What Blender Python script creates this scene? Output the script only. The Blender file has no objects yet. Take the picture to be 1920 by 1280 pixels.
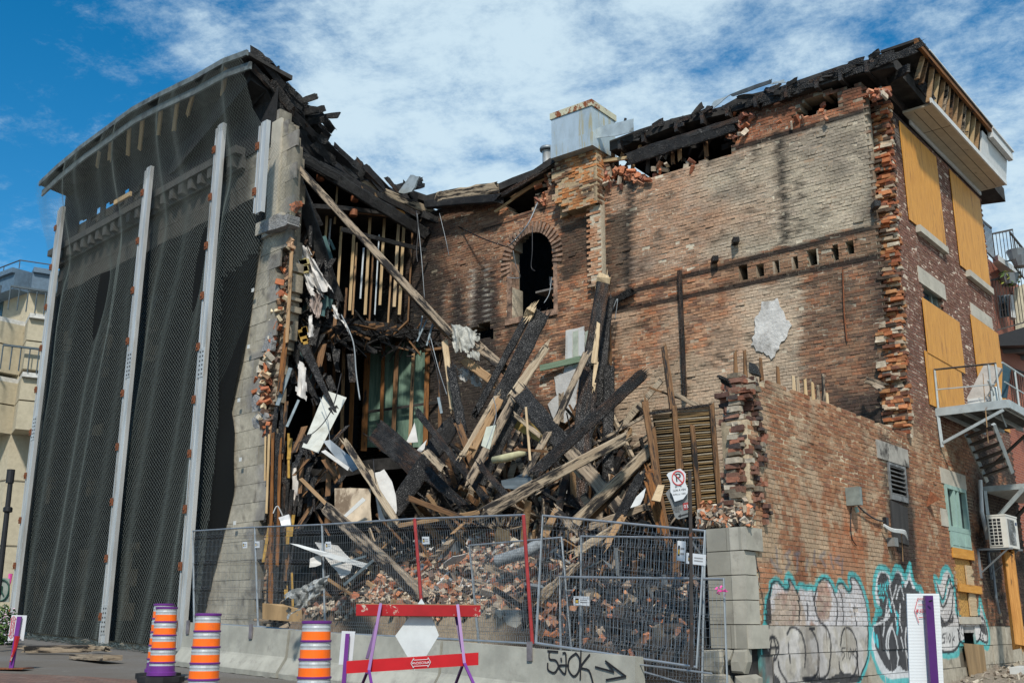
import bpy, math, random
import numpy as np
from math import radians, sin, cos, tan, pi, atan2, sqrt
from mathutils import Vector, Matrix
R = random.Random(7)
NR = np.random.RandomState(11)
scn = bpy.context.scene
COL = scn.collection
# ---------------------------------------------------------------- camera
F_PX = 1975.0; PITCH = radians(15.15); EYE = 1.44
cd = bpy.data.cameras.new('camera'); cam = bpy.data.objects.new('camera', cd); COL.objects.link(cam)
cd.sensor_width = 36.0; cd.lens = 36.0 * F_PX / 1920.0
cd.clip_start = 0.1; cd.clip_end = 3000
cam.location = (0, 0, EYE); cam.rotation_euler = (pi / 2 + PITCH, 0, 0)
scn.camera = cam
scn.view_settings.view_transform = 'Standard'; scn.view_settings.look = 'None'
scn.view_settings.exposure = 0.36; scn.view_settings.gamma = 1.0
# ---------------------------------------------------------------- world
SUN_AZ = radians(181); SUN_EL = radians(46)
w = bpy.data.worlds.new('World'); scn.world = w; w.use_nodes = True
nt = w.node_tree; nt.nodes.clear()
def wn(t, **k):
    n = nt.nodes.new(t)
    for a, b in k.items(): setattr(n, a, b)
    return n
out = wn('ShaderNodeOutputWorld'); bg = wn('ShaderNodeBackground')
sky = wn('ShaderNodeTexSky', sky_type='NISHITA', sun_disc=False, sun_elevation=SUN_EL, sun_rotation=SUN_AZ, altitude=50, air_density=1.0, dust_density=0.25, ozone_density=2.2)
tc = wn('ShaderNodeTexCoord')
sep = wn('ShaderNodeSeparateXYZ'); nt.links.new(tc.outputs['Generated'], sep.inputs[0])
def wm(op, a, b=None, c=None, clamp=False):
    n = wn('ShaderNodeMath', operation=op); n.use_clamp = clamp
    for i, v in enumerate((a, b, c)):
        if v is None: continue
        if isinstance(v, (int, float)): n.inputs[i].default_value = v
        else: nt.links.new(v, n.inputs[i])
    return n.outputs[0]
zz = wm('ADD', wm('MAXIMUM', sep.outputs[2], 0.0), 0.22)
cmb = wn('ShaderNodeCombineXYZ')
nt.links.new(wm('DIVIDE', sep.outputs[0], zz), cmb.inputs[0]); nt.links.new(wm('DIVIDE', sep.outputs[1], zz), cmb.inputs[1])
mp = wn('ShaderNodeMapping'); mp.inputs['Location'].default_value = (1.7, 0.9, 0); mp.inputs['Rotation'].default_value = (0, 0, radians(25)); mp.inputs['Scale'].default_value = (1.0, 1.15, 1)
nt.links.new(cmb.outputs[0], mp.inputs[0])
def wnoise(sc, det, rough, dist=0.0):
    n = wn('ShaderNodeTexNoise'); n.inputs['Scale'].default_value = sc; n.inputs['Detail'].default_value = det
    n.inputs['Roughness'].default_value = rough; n.inputs['Distortion'].default_value = dist
    nt.links.new(mp.outputs[0], n.inputs['Vector']); return n.outputs[0]
n1 = wnoise(1.5, 12, 0.62, 0.25); n2 = wnoise(6.5, 12, 0.72, 0.15)
# thicker cloud ahead and to the right, clear blue high on the left
dotx = wm('MULTIPLY', sep.outputs[0], 0.42)
bias = wm('ADD', wm('MULTIPLY', sep.outputs[0], 0.16), wm('ADD', wm('MULTIPLY', wm('ABSOLUTE', wm('SUBTRACT', sep.outputs[0], 0.12)), -0.17), wm('MULTIPLY', wm('SUBTRACT', 0.45, sep.outputs[2]), 0.22)))
cl = wm('ADD', wm('ADD', wm('MULTIPLY', n1, 0.60), wm('MULTIPLY', n2, 0.51)), bias)
mr = wn('ShaderNodeMapRange'); mr.interpolation_type = 'SMOOTHSTEP'
mr.inputs['From Min'].default_value = 0.385; mr.inputs['From Max'].default_value = 0.62; mr.inputs['To Max'].default_value = 0.93
nt.links.new(cl, mr.inputs['Value'])
hs = wn('ShaderNodeHueSaturation'); hs.inputs['Saturation'].default_value = 1.45; hs.inputs['Value'].default_value = 1.08; hs.inputs['Hue'].default_value = 0.492
nt.links.new(sky.outputs[0], hs.inputs['Color'])
mx = wn('ShaderNodeMix', data_type='RGBA'); nt.links.new(mr.outputs[0], mx.inputs['Factor'])
nt.links.new(hs.outputs[0], mx.inputs['A']); mx.inputs['B'].default_value = (5.1, 6.4, 7.2, 1)
nt.links.new(mx.outputs['Result'], bg.inputs['Color']); bg.inputs['Strength'].default_value = 0.10
nt.links.new(bg.outputs[0], out.inputs[0])
# ---------------------------------------------------------------- sun
sd = bpy.data.lights.new('sun', 'SUN'); sd.energy = 3.3; sd.angle = radians(4); sd.color = (1.0, 0.94, 0.85)
so = bpy.data.objects.new('sun', sd); COL.objects.link(so)
sv = Vector((sin(SUN_AZ) * cos(SUN_EL), cos(SUN_AZ) * cos(SUN_EL), sin(SUN_EL)))
so.rotation_euler = sv.to_track_quat('Z', 'Y').to_euler(); so.location = (6, -10, 30)
# ---------------------------------------------------------------- geometry of the place
def ray(x, y):
    a = (x - 960) / F_PX; b = (640 - y) / F_PX
    return (a, cos(PITCH) - b * sin(PITCH), sin(PITCH) + b * cos(PITCH))
def at(x, y, Y):
    r = ray(x, y); t = Y / r[1]; return Vector((r[0] * t, Y, r[2] * t + EYE))
def gz(X, Y):
    z = -.0277 * X + .0255 * Y
    return z
def at_ground(x, y, lift=0.0):
    r = ray(x, y)  # plane z = -.0277X+.0255Y + lift
    t = (EYE - lift) / (-r[2] - .0277 * r[0] + .0255 * r[1]) if True else 0
    return Vector((r[0] * t, r[1] * t, r[2] * t + EYE))
class Plane:
    def __init__(s, o, d, n): s.o = Vector((o[0], o[1])); s.d = Vector(d).normalized(); s.n = Vector(n).normalized()
    def P(s, u, z, off=0.0):
        p = s.o + s.d * u + s.n * off; return Vector((p.x, p.y, z))
    def px(s, x, y, off=0.0):
        r = ray(x, y); o = s.o + s.n * off
        t = o.dot(s.n) / (r[0] * s.n.x + r[1] * s.n.y)
        return (Vector((r[0] * t, r[1] * t)) - o).dot(s.d), r[2] * t + EYE
    def hit(s, x, y, off=0.0):
        u, z = s.px(x, y, off); return s.P(u, z, off)
    def poly(s, pts, off=0.0): return [s.px(x, y, off) for x, y in pts]
FAC = Plane((3.4, 15.0), (-.7193, .6947), (-.6947, -.7193))     # street front, u runs away to the left
SID = Plane((3.4, 15.0), (.635, .7725), (.7725, -.635))         # side street wall, u runs away to the right
BAK = Plane((7.8, 20.3), (-.787, .617), (-.617, -.787))         # inner brick wall, u runs away to the left
UP = Vector((0, 0, 1))
# ---------------------------------------------------------------- object helpers
def link(o): COL.objects.link(o); return o
def tag(o, label=None, cat=None, group=None, kind=None):
    if label: o['label'] = label
    if cat: o['category'] = cat
    if group: o['group'] = group
    if kind: o['kind'] = kind
    return o
def empty(name, loc, label=None, cat=None, group=None):
    o = bpy.data.objects.new(name, None); o.location = loc; o.empty_display_size = .2
    return tag(link(o), label, cat, group)
def world_loc(o):
    v = Vector((0, 0, 0))
    while o is not None: v = v + o.location; o = o.parent
    return v
def finish(me, name, mats, parent, origin, V):
    o = bpy.data.objects.new(name, me); link(o)
    for m in mats: me.materials.append(m)
    if parent is not None:
        o.parent = parent; o.location = Vector(origin) - world_loc(parent)
    else: o.location = origin
    return o
class MB:
    def __init__(s): s.v = []; s.f = []; s.m = []; s.uv = []
    def add(s, vs, fs, m=0, uvs=None):
        b = len(s.v); s.v += [tuple(v) for v in vs]
        for i, f in enumerate(fs):
            s.f.append(tuple(b + k for k in f)); s.m.append(m)
            s.uv.append(uvs[i] if uvs else None)
        return s
    def hexa(s, c, m=0):       # 8 corners, bottom 4 then top 4
        return s.add(c, [(3, 2, 1, 0), (4, 5, 6, 7), (0, 1, 5, 4), (1, 2, 6, 5), (2, 3, 7, 6), (3, 0, 4, 7)], m)
    def box(s, c, ax, ay, az, hx, hy, hz, m=0):
        c = Vector(c); ax = Vector(ax) * hx; ay = Vector(ay) * hy; az = Vector(az) * hz
        return s.hexa([c - ax - ay - az, c + ax - ay - az, c + ax + ay - az, c - ax + ay - az, c - ax - ay + az, c + ax - ay + az, c + ax + ay + az, c - ax + ay + az], m)
    def abox(s, x0, x1, y0, y1, z0, z1, m=0):
        return s.box(((x0 + x1) / 2, (y0 + y1) / 2, (z0 + z1) / 2), (1, 0, 0), (0, 1, 0), (0, 0, 1), (x1 - x0) / 2, (y1 - y0) / 2, (z1 - z0) / 2, m)
    def pbox(s, pl, u0, u1, z0, z1, o0, o1, m=0):   # box on a wall plane
        a = [pl.P(u0, z0, o0), pl.P(u1, z0, o0), pl.P(u1, z0, o1), pl.P(u0, z0, o1)]
        return s.hexa(a + [v + UP * (z1 - z0) for v in a], m)
    def tube(s, pts, r, n=6, m=0, caps=True, close=False):
        pts = [Vector(p) for p in pts]; N = len(pts); rs = r if isinstance(r, (list, tuple)) else [r] * N
        vs = []; prev = None; L = 0; ls = []
        for i, p in enumerate(pts):
            t = (pts[min(i + 1, N - 1)] - pts[max(i - 1, 0)]).normalized() if N > 1 else UP
            if prev is None:
                prev = t.orthogonal().normalized()
            a = (prev - t * prev.dot(t))
            a = a.normalized() if a.length > 1e-6 else t.orthogonal().normalized(); prev = a; b = t.cross(a)
            if i: L += (p - pts[i - 1]).length
            ls.append(L)
            for k in range(n):
                q = 2 * pi * k / n; vs.append(p + (a * cos(q) + b * sin(q)) * rs[i])
        fs = []; uv = []
        for i in range(N - 1):
            for k in range(n):
                k2 = (k + 1) % n; fs.append((i * n + k, i * n + k2, (i + 1) * n + k2, (i + 1) * n + k))
                uv.append([(ls[i], k / n * .3), (ls[i], (k + 1) / n * .3), (ls[i + 1], (k + 1) / n * .3), (ls[i + 1], k / n * .3)])
        if caps:
            fs.append(tuple(range(n - 1, -1, -1))); fs.append(tuple(range((N - 1) * n, N * n))); uv += [None, None]
        return s.add(vs, fs, m, uv)
    def lathe(s, prof, c, n=28, m=0, mats=None):
        c = Vector(c); vs = []
        for r, z in prof:
            for k in range(n): vs.append(c + Vector((r * cos(2 * pi * k / n), r * sin(2 * pi * k / n), z)))
        for i in range(len(prof) - 1):
            fs = [(i * n + k, i * n + (k + 1) % n, (i + 1) * n + (k + 1) % n, (i + 1) * n + k) for k in range(n)]
            if i == 0: s._b = len(s.v); s.v += [tuple(v) for v in vs]
            for f in fs: s.f.append(tuple(s._b + q for q in f)); s.m.append(mats[i] if mats else m); s.uv.append(None)
        return s
    def prism(s, pts, vec, m=0, m2=None):   # closed outline, extruded
        pts = [Vector(p) for p in pts]; n = len(pts); vec = Vector(vec)
        from mathutils.geometry import tessellate_polygon
        tr = tessellate_polygon([pts]); b = len(s.v)
        s.v += [tuple(p) for p in pts] + [tuple(p + vec) for p in pts]
        nor = Vector((0, 0, 0))
        for i in range(n): nor += pts[i].cross(pts[(i + 1) % n])
        flip = nor.dot(vec) > 0
        for t in tr:
            tn = (pts[t[1]] - pts[t[0]]).cross(pts[t[2]] - pts[t[0]])
            a = t if tn.dot(vec) < 0 else (t[0], t[2], t[1])
            s.f.append(tuple(b + k for k in a)); s.m.append(m); s.uv.append(None)
            s.f.append(tuple(b + n + k for k in (a[0], a[2], a[1]))); s.m.append(m); s.uv.append(None)
        for i in range(n):
            j = (i + 1) % n
            f = (b + i, b + j, b + n + j, b + n + i) if flip else (b + i, b + n + i, b + n + j, b + j)
            s.f.append(f[::-1] if not flip else f); s.m.append(m if m2 is None else m2); s.uv.append(None)
        return s
    def grid(s, fn, nu, nv, m=0, thick=None, uvs=(1, 1)):
        vs = [Vector(fn(i / nu, j / nv)) for j in range(nv + 1) for i in range(nu + 1)]
        fs = []; uv = []
        for j in range(nv):
            for i in range(nu):
                a = j * (nu + 1) + i; fs.append((a, a + 1, a + nu + 2, a + nu + 1))
                uv.append([(i / nu * uvs[0], j / nv * uvs[1]), ((i + 1) / nu * uvs[0], j / nv * uvs[1]), ((i + 1) / nu * uvs[0], (j + 1) / nv * uvs[1]), (i / nu * uvs[0], (j + 1) / nv * uvs[1])])
        s.add(vs, fs, m, uv)
        if thick is not None:
            t = Vector(thick); s.add([v + t for v in vs], [f[::-1] for f in fs], m, [u[::-1] for u in uv])
            b = len(vs); bo = [i for i in range(nu + 1)] + [j * (nu + 1) + nu for j in range(1, nv + 1)] + [nv * (nu + 1) + i for i in range(nu - 1, -1, -1)] + [j * (nu + 1) for j in range(nv - 1, 0, -1)]
            s.add([vs[k] for k in bo] + [vs[k] + t for k in bo], [(i, i + len(bo), (i + 1) % len(bo) + len(bo), (i + 1) % len(bo)) for i in range(len(bo))], m)
        return s
    def build(s, name, mats, parent=None, smooth=False, origin=None, label=None, cat=None, group=None, kind=None):
        mats = mats if isinstance(mats, (list, tuple)) else [mats]
        a = np.array(s.v, dtype=float)
        if origin is None:
            origin = world_loc(parent) if parent is not None else Vector(((a[:, 0].min() + a[:, 0].max()) / 2, (a[:, 1].min() + a[:, 1].max()) / 2, a[:, 2].min()))
        a = a - np.array(origin)
        me = bpy.data.meshes.new(name); me.from_pydata(a.tolist(), [], s.f)
        me.polygons.foreach_set('material_index', s.m)
        uvl = me.uv_layers.new(name='UVMap'); data = []
        if any(u is None for u in s.uv):
            for f, u in zip(s.f, s.uv):
                if u is None:   # flat projection in metres
                    p = [Vector(a[k]) for k in f]; n = (p[1] - p[0]).cross(p[2] - p[1])
                    ax = (p[1] - p[0]).normalized() if (p[1] - p[0]).length > 1e-9 else Vector((1, 0, 0)); ay = n.cross(ax); ay = ay.normalized() if ay.length > 1e-12 else Vector((0, 0, 1))
                    for q in p: data += [q.dot(ax), q.dot(ay)]
                else:
                    for q in u: data += [q[0], q[1]]
        else:
            for u in s.uv:
                for q in u: data += [q[0], q[1]]
        uvl.data.foreach_set('uv', data)
        if smooth: me.polygons.foreach_set('use_smooth', [True] * len(me.polygons))
        me.validate(); me.update()
        o = finish(me, name, mats, parent, origin, a)
        return tag(o, label, cat, group, kind)
def np_mesh(name, V, Q, Cc, mats, parent=None, origin=(0, 0, 0), smooth=False):
    me = bpy.data.meshes.new(name); V = np.asarray(V, dtype=np.float32) - np.array(origin, dtype=np.float32); Q = np.asarray(Q, dtype=np.int32)
    me.vertices.add(len(V)); me.vertices.foreach_set('co', V.ravel())
    k = Q.shape[1]; me.loops.add(Q.size); me.loops.foreach_set('vertex_index', Q.ravel())
    me.polygons.add(len(Q)); me.polygons.foreach_set('loop_start', np.arange(len(Q), dtype=np.int32) * k)
    me.update(calc_edges=True)
    me.polygons.foreach_set('use_smooth', [bool(smooth)] * len(Q))
    if Cc is not None:
        ca = me.color_attributes.new('Col', 'FLOAT_COLOR', 'POINT')
        c4 = np.ones((len(V), 4), dtype=np.float32); c4[:, :3] = np.clip(Cc, 0.003, 0.9); ca.data.foreach_set('color', c4.ravel())
    return finish(me, name, mats, parent, origin, V)
def copy_tree(o, parent=None):
    c = o.copy(); COL.objects.link(c); c.parent = parent
    for ch in list(o.children): copy_tree(ch, c)
    return c
# ---------------------------------------------------------------- materials
MATS = {}
class NG:
    def __init__(s, name, rough=.8, metal=0.0, spec=.4):
        s.m = bpy.data.materials.new(name); s.m.use_nodes = True; s.t = s.m.node_tree
        s.b = s.t.nodes['Principled BSDF']; s.b.inputs['Roughness'].default_value = rough; s.b.inputs['Metallic'].default_value = metal
        s.b.inputs['Specular IOR Level'].default_value = spec; MATS[name] = s.m
        s.tc = s.t.nodes.new('ShaderNodeTexCoord')
    def n(s, t, **k):
        n = s.t.nodes.new(t)
        for a, b in k.items(): setattr(n, a, b)
        return n
    def L(s, a, b): s.t.links.new(a, b)
    def setv(s, sock, v):
        if isinstance(v, (int, float)): sock.default_value = v
        elif isinstance(v, (tuple, list)): sock.default_value = tuple(v) + ((1,) if len(v) == 3 and sock.type == 'RGBA' else ())
        else: s.L(v, sock)
    def math(s, op, a, b=0.0, clamp=False):
        n = s.n('ShaderNodeMath', operation=op); n.use_clamp = clamp; s.setv(n.inputs[0], a); s.setv(n.inputs[1], b); return n.outputs[0]
    def vec(s, kind='Object', scale=(1, 1, 1), rnd=False):
        mp = s.n('ShaderNodeMapping'); mp.inputs['Scale'].default_value = scale; s.L(s.tc.outputs[kind], mp.inputs[0])
        if rnd:
            oi = s.n('ShaderNodeObjectInfo'); cb = s.n('ShaderNodeCombineXYZ')
            v = s.math('MULTIPLY', oi.outputs['Random'], 37.0)
            for i in range(3): s.L(v, cb.inputs[i])
            s.L(cb.outputs[0], mp.inputs['Location'])
        return mp.outputs[0]
    def noise(s, scale=5, detail=6, rough=.6, vec=None, dist=0.0):
        n = s.n('ShaderNodeTexNoise'); n.inputs['Scale'].default_value = scale; n.inputs['Detail'].default_value = detail
        n.inputs['Roughness'].default_value = rough; n.inputs['Distortion'].default_value = dist
        s.L(vec if vec is not None else s.tc.outputs['Object'], n.inputs['Vector']); return n.outputs[0]
    def ramp(s, v, lo, hi, a=0.0, b=1.0):
        n = s.n('ShaderNodeMapRange'); n.clamp = True; n.interpolation_type = 'SMOOTHSTEP'
        s.setv(n.inputs['Value'], v)
        for k, x in (('From Min', lo), ('From Max', hi), ('To Min', a), ('To Max', b)): n.inputs[k].default_value = x
        return n.outputs[0]
    def mix(s, f, a, b, bt='MIX'):
        n = s.n('ShaderNodeMix', data_type='RGBA', blend_type=bt); s.setv(n.inputs['Factor'], f); s.setv(n.inputs['A'], a); s.setv(n.inputs['B'], b); return n.outputs['Result']
    def attr(s, name='Col'):
        n = s.n('ShaderNodeAttribute'); n.attribute_name = name; return n.outputs['Color']
    def color(s, c): s.setv(s.b.inputs['Base Color'], c); return s
    def bump(s, h, strength=.5, dist=.02):
        n = s.n('ShaderNodeBump'); n.inputs['Strength'].default_value = strength; n.inputs['Distance'].default_value = dist
        s.L(h, n.inputs['Height']); s.L(n.outputs[0], s.b.inputs['Normal']); return s
def mat_attr(name, rough=.92, nscale=18, lo=.72, hi=1.25, bs=.6, bd=.012, big=1.3):
    g = NG(name, rough, spec=.25); n = g.noise(nscale, 8, .65); n2 = g.noise(big, 4, .6)
    f = g.ramp(n, .25, .75, lo, hi); f2 = g.ramp(n2, .3, .7, .85, 1.12)
    g.color(g.mix(1.0, g.mix(1.0, g.attr(), f, 'MULTIPLY'), f2, 'MULTIPLY')); g.bump(n, bs, bd); return g.m
def mat_simple(name, c, rough=.7, metal=0.0, var=.15, nscale=6, bs=0.0, bd=.01, dirt=None, dirt_lo=.52, dirt_hi=.7, dirt_scale=2.5, spec=.4, streak=False):
    g = NG(name, rough, metal, spec)
    v = g.vec('Object', (1, 1, .15) if streak else (1, 1, 1), True)
    n = g.noise(nscale, 6, .6, v); f = g.ramp(n, .3, .7, 1 - var, 1 + var)
    col = g.mix(1.0, c, f, 'MULTIPLY')
    if dirt: col = g.mix(g.ramp(g.noise(dirt_scale, 8, .68, v), dirt_lo, dirt_hi), col, dirt)
    g.color(col)
    if bs: g.bump(g.noise(nscale * 4, 6, .6), bs, bd)
    return g.m
def mat_wood(name, c1, c2, char=0.0, charcol=(.016, .014, .013), rough=.8, grain=1.0, ash=0.0):
    g = NG(name, rough, spec=.3)
    v = g.vec('UV', (1.3, 26 * grain, 1), True); n = g.noise(1.6, 9, .68, v, .4)
    col = g.mix(g.ramp(n, .32, .68), c1, c2)
    v3 = g.vec('Object', (1, 1, 1), True)
    v4 = g.vec('UV', (.8, 5, 1), True)
    if char > 0:
        m = g.noise(1.4, 8, .72, v4); col = g.mix(g.ramp(m, .62 - char * .3, .70 - char * .26), col, charcol)
    if ash > 0:
        col = g.mix(g.ramp(g.noise(3, 8, .7, v3), .6, .72, 0, ash), col, (.30, .29, .28))
    g.color(col); g.bump(g.noise(2.0, 8, .7, v), .7, .012); return g.m
def mat_char(name, base=(.010, .0095, .009), hi=(.085, .082, .078), vs=1.7, brown=0.0):
    g = NG(name, .52, spec=.45); v = g.vec('UV', (16 * vs, 20 * vs, 1), True)
    vo = g.n('ShaderNodeTexVoronoi', feature='DISTANCE_TO_EDGE'); g.L(v, vo.inputs['Vector']); vo.inputs['Scale'].default_value = 1.0
    d = g.ramp(vo.outputs['Distance'], 0, .22)
    n = g.noise(2.2, 8, .7, g.vec('Object', (1, 1, 1), True))
    c = g.mix(g.ramp(n, .45, .72), base, hi)
    if brown: c = g.mix(g.ramp(g.noise(1.3, 6, .7, g.vec('UV', (.7, 4, 1), True)), .58 - brown * .2, .66), c, (.09, .045, .022))
    g.color(g.mix(g.ramp(d, 0, 1, .4, 1.0), (.004, .004, .004), c)); g.bump(d, .9, .02); return g.m
M_BRICK = mat_attr('brick')
M_STONE = mat_attr('stone', nscale=9, lo=.8, hi=1.15, bs=.5, bd=.015)
M_CHAR = mat_char('charred_wood'); M_CHARB = mat_char('charred_brown_wood', brown=.6)
M_BLACK = mat_simple('soot_and_shade_black', (.012, .012, .013), .85, var=.5, bs=.6, bd=.03)  # soot; also the painted dark on backings of unlit hollows
M_SOOT = mat_simple('sooty_surface', (.03, .028, .026), .9, var=.6, nscale=3, bs=.5, bd=.02)
M_WEATH = mat_wood('weathered_timber', (.21, .16, .11), (.40, .32, .23), .55)
M_WEATH2 = mat_wood('weathered_light_timber', (.27, .20, .13), (.46, .38, .27), .46)
M_BROWN = mat_wood('brown_timber', (.10, .05, .022), (.22, .12, .055), .4)
M_BROWNL = mat_wood('tan_timber', (.26, .155, .075), (.40, .26, .14), .15)
M_ORNG = mat_wood('orange_timber', (.34, .15, .035), (.50, .25, .07), .2)
M_FRESH = mat_wood('fresh_timber', (.40, .29, .17), (.56, .44, .28), .14)
M_STUD = mat_wood('stud_timber', (.38, .26, .13), (.50, .37, .21), .1)
M_RUSTW = mat_wood('rust_brown_timber', (.10, .04, .012), (.26, .11, .03), .3)
M_PLY = mat_wood('plywood', (.50, .22, .035), (.64, .31, .055), .22, (.36, .15, .03), rough=.6, grain=.35)
M_OSB = mat_simple('strand_board', (.42, .23, .06), .8, var=.45, nscale=28, bs=.3)
M_OLDPLY = mat_simple('worn_board', (.30, .20, .10), .85, var=.25, nscale=5, dirt=(.12, .07, .035), streak=True)
M_GALV = mat_simple('galvanised_steel', (.50, .51, .50), .5, .3, var=.16, nscale=4, dirt=(.27, .24, .19), dirt_lo=.48, dirt_hi=.75, spec=.5, streak=True)
M_SILV = mat_simple('fence_steel', (.34, .37, .39), .45, .6, var=.12)
M_RUST = mat_simple('rusty_steel', (.20, .07, .03), .85, .2, var=.4, nscale=30)
M_WHITEP = mat_simple('white_painted_metal', (.56, .57, .55), .5, 0, var=.06, dirt=(.50, .50, .46), dirt_lo=.58)
M_CONC = mat_simple('concrete', (.34, .335, .285), .88, var=.16, nscale=2.5, bs=.5, bd=.006, dirt=(.25, .24, .21), dirt_lo=.5, dirt_hi=.72, dirt_scale=3.5)
M_PURP = mat_simple('purple_plastic', (.135, .026, .21), .42, var=.06)
M_PURPD = mat_simple('dark_purple_paint', (.062, .012, .11), .4, var=.15)
M_ORG = mat_simple('orange_sheeting', (.92, .155, .008), .38, var=.08, dirt=(.62, .13, .03), dirt_lo=.58, dirt_hi=.75, dirt_scale=7)
M_REFL = mat_simple('silver_sheeting', (.44, .47, .48), .35, .15, var=.12, nscale=12, dirt=(.28, .28, .27), dirt_lo=.56, dirt_hi=.75, dirt_scale=6)
M_RUBB = mat_simple('black_rubber', (.016, .016, .017), .75, var=.3)
M_RED = mat_simple('red_paint', (.36, .012, .016), .5, var=.12, dirt=(.50, .42, .34), dirt_lo=.60, dirt_hi=.635, dirt_scale=7)
M_REDC = mat_simple('clean_red_paint', (.50, .012, .018), .45, var=.06)
M_WSIGN = mat_simple('white_board', (.55, .58, .60), .55, var=.04)
M_PLAST = mat_simple('plaster_white', (.52, .51, .48), .9, var=.12, nscale=3, bs=.6, bd=.02, dirt=(.34, .32, .28), dirt_lo=.52, dirt_hi=.72)
M_GREYSH = mat_simple('grey_sheet_metal', (.22, .245, .26), .5, .4, var=.2, nscale=2)
M_TEAL = mat_simple('teal_paint', (.27, .40, .35), .6, var=.1, nscale=5)
M_GLASS = mat_simple('dark_glass', (.012, .014, .015), .35, 0, var=.3, spec=.8)
M_LIME = mat_simple('limestone', (.43, .40, .33), .9, var=.12, nscale=3, bs=.4, dirt=(.22, .20, .17), dirt_lo=.58)
M_BLACKP = mat_simple('black_paint', (.012, .012, .014), .5, var=.1)
M_INK = mat_simple('black_ink', (.012, .012, .014), .7, var=.0)
M_PINK = mat_simple('pink_plastic', (.65, .08, .32), .6, var=.2)
# ---------------------------------------------------------------- brickwork made of single bricks
def vnoise(x, y, sc=1.0, seed=0, octv=4, rough=.55):
    rs = np.random.RandomState(seed); G = rs.rand(256, 256); r = np.zeros_like(x, dtype=float); a = 1.0; t = 0.0; f = sc
    for o in range(octv):
        X = x * f + 31.7 * o + 1000; Y = y * f + 17.3 * o + 1000
        xi = np.floor(X).astype(int); yi = np.floor(Y).astype(int); fx = X - xi; fy = Y - yi
        fx = fx * fx * (3 - 2 * fx); fy = fy * fy * (3 - 2 * fy)
        g = lambda i, j: G[(xi + i) % 256, (yi + j) % 256]
        r += a * ((g(0, 0) * (1 - fx) + g(1, 0) * fx) * (1 - fy) + (g(0, 1) * (1 - fx) + g(1, 1) * fx) * fy); t += a; a *= rough; f *= 2.03
    return r / t
def sst(x, a, b): t = np.clip((x - a) / (b - a), 0, 1); return t * t * (3 - 2 * t)
def inpoly(poly, x, y):
    p = np.array(poly); r = np.zeros(x.shape, bool); n = len(p)
    for i in range(n):
        x0, y0 = p[i]; x1, y1 = p[(i + 1) % n]
        if y0 == y1: continue
        c = ((y0 > y) != (y1 > y)) & (x < (x1 - x0) * (y - y0) / (y1 - y0) + x0); r ^= c
    return r
def dline(pts, x, y):
    d = np.full(x.shape, 1e9)
    for (x0, y0), (x1, y1) in zip(pts[:-1], pts[1:]):
        dx, dy = x1 - x0, y1 - y0; L = dx * dx + dy * dy + 1e-12
        t = np.clip(((x - x0) * dx + (y - y0) * dy) / L, 0, 1); d = np.minimum(d, np.hypot(x - x0 - t * dx, y - y0 - t * dy))
    return d
def curve(pts, n=6):      # smooth line through the points
    P = [pts[0]] + list(pts) + [pts[-1]]; o = []
    for i in range(1, len(P) - 2):
        a, b, c, d = [np.array(P[i + k], float) for k in (-1, 0, 1, 2)]
        for k in range(n):
            t = k / n; o.append(tuple(.5 * ((2 * b) + (-a + c) * t + (2 * a - 5 * b + 4 * c - d) * t * t + (-a + 3 * b - 3 * c + d) * t ** 3)))
    o.append(tuple(pts[-1])); return o
def lerp(a, b, t): return a + (b - a) * t
def C3(c, n): return np.tile(np.array(c, float), (n, 1))
def mixc(c, d, t):
    t = np.asarray(t)[:, None]; return c * (1 - t) + np.array(d, float) * t
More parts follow.
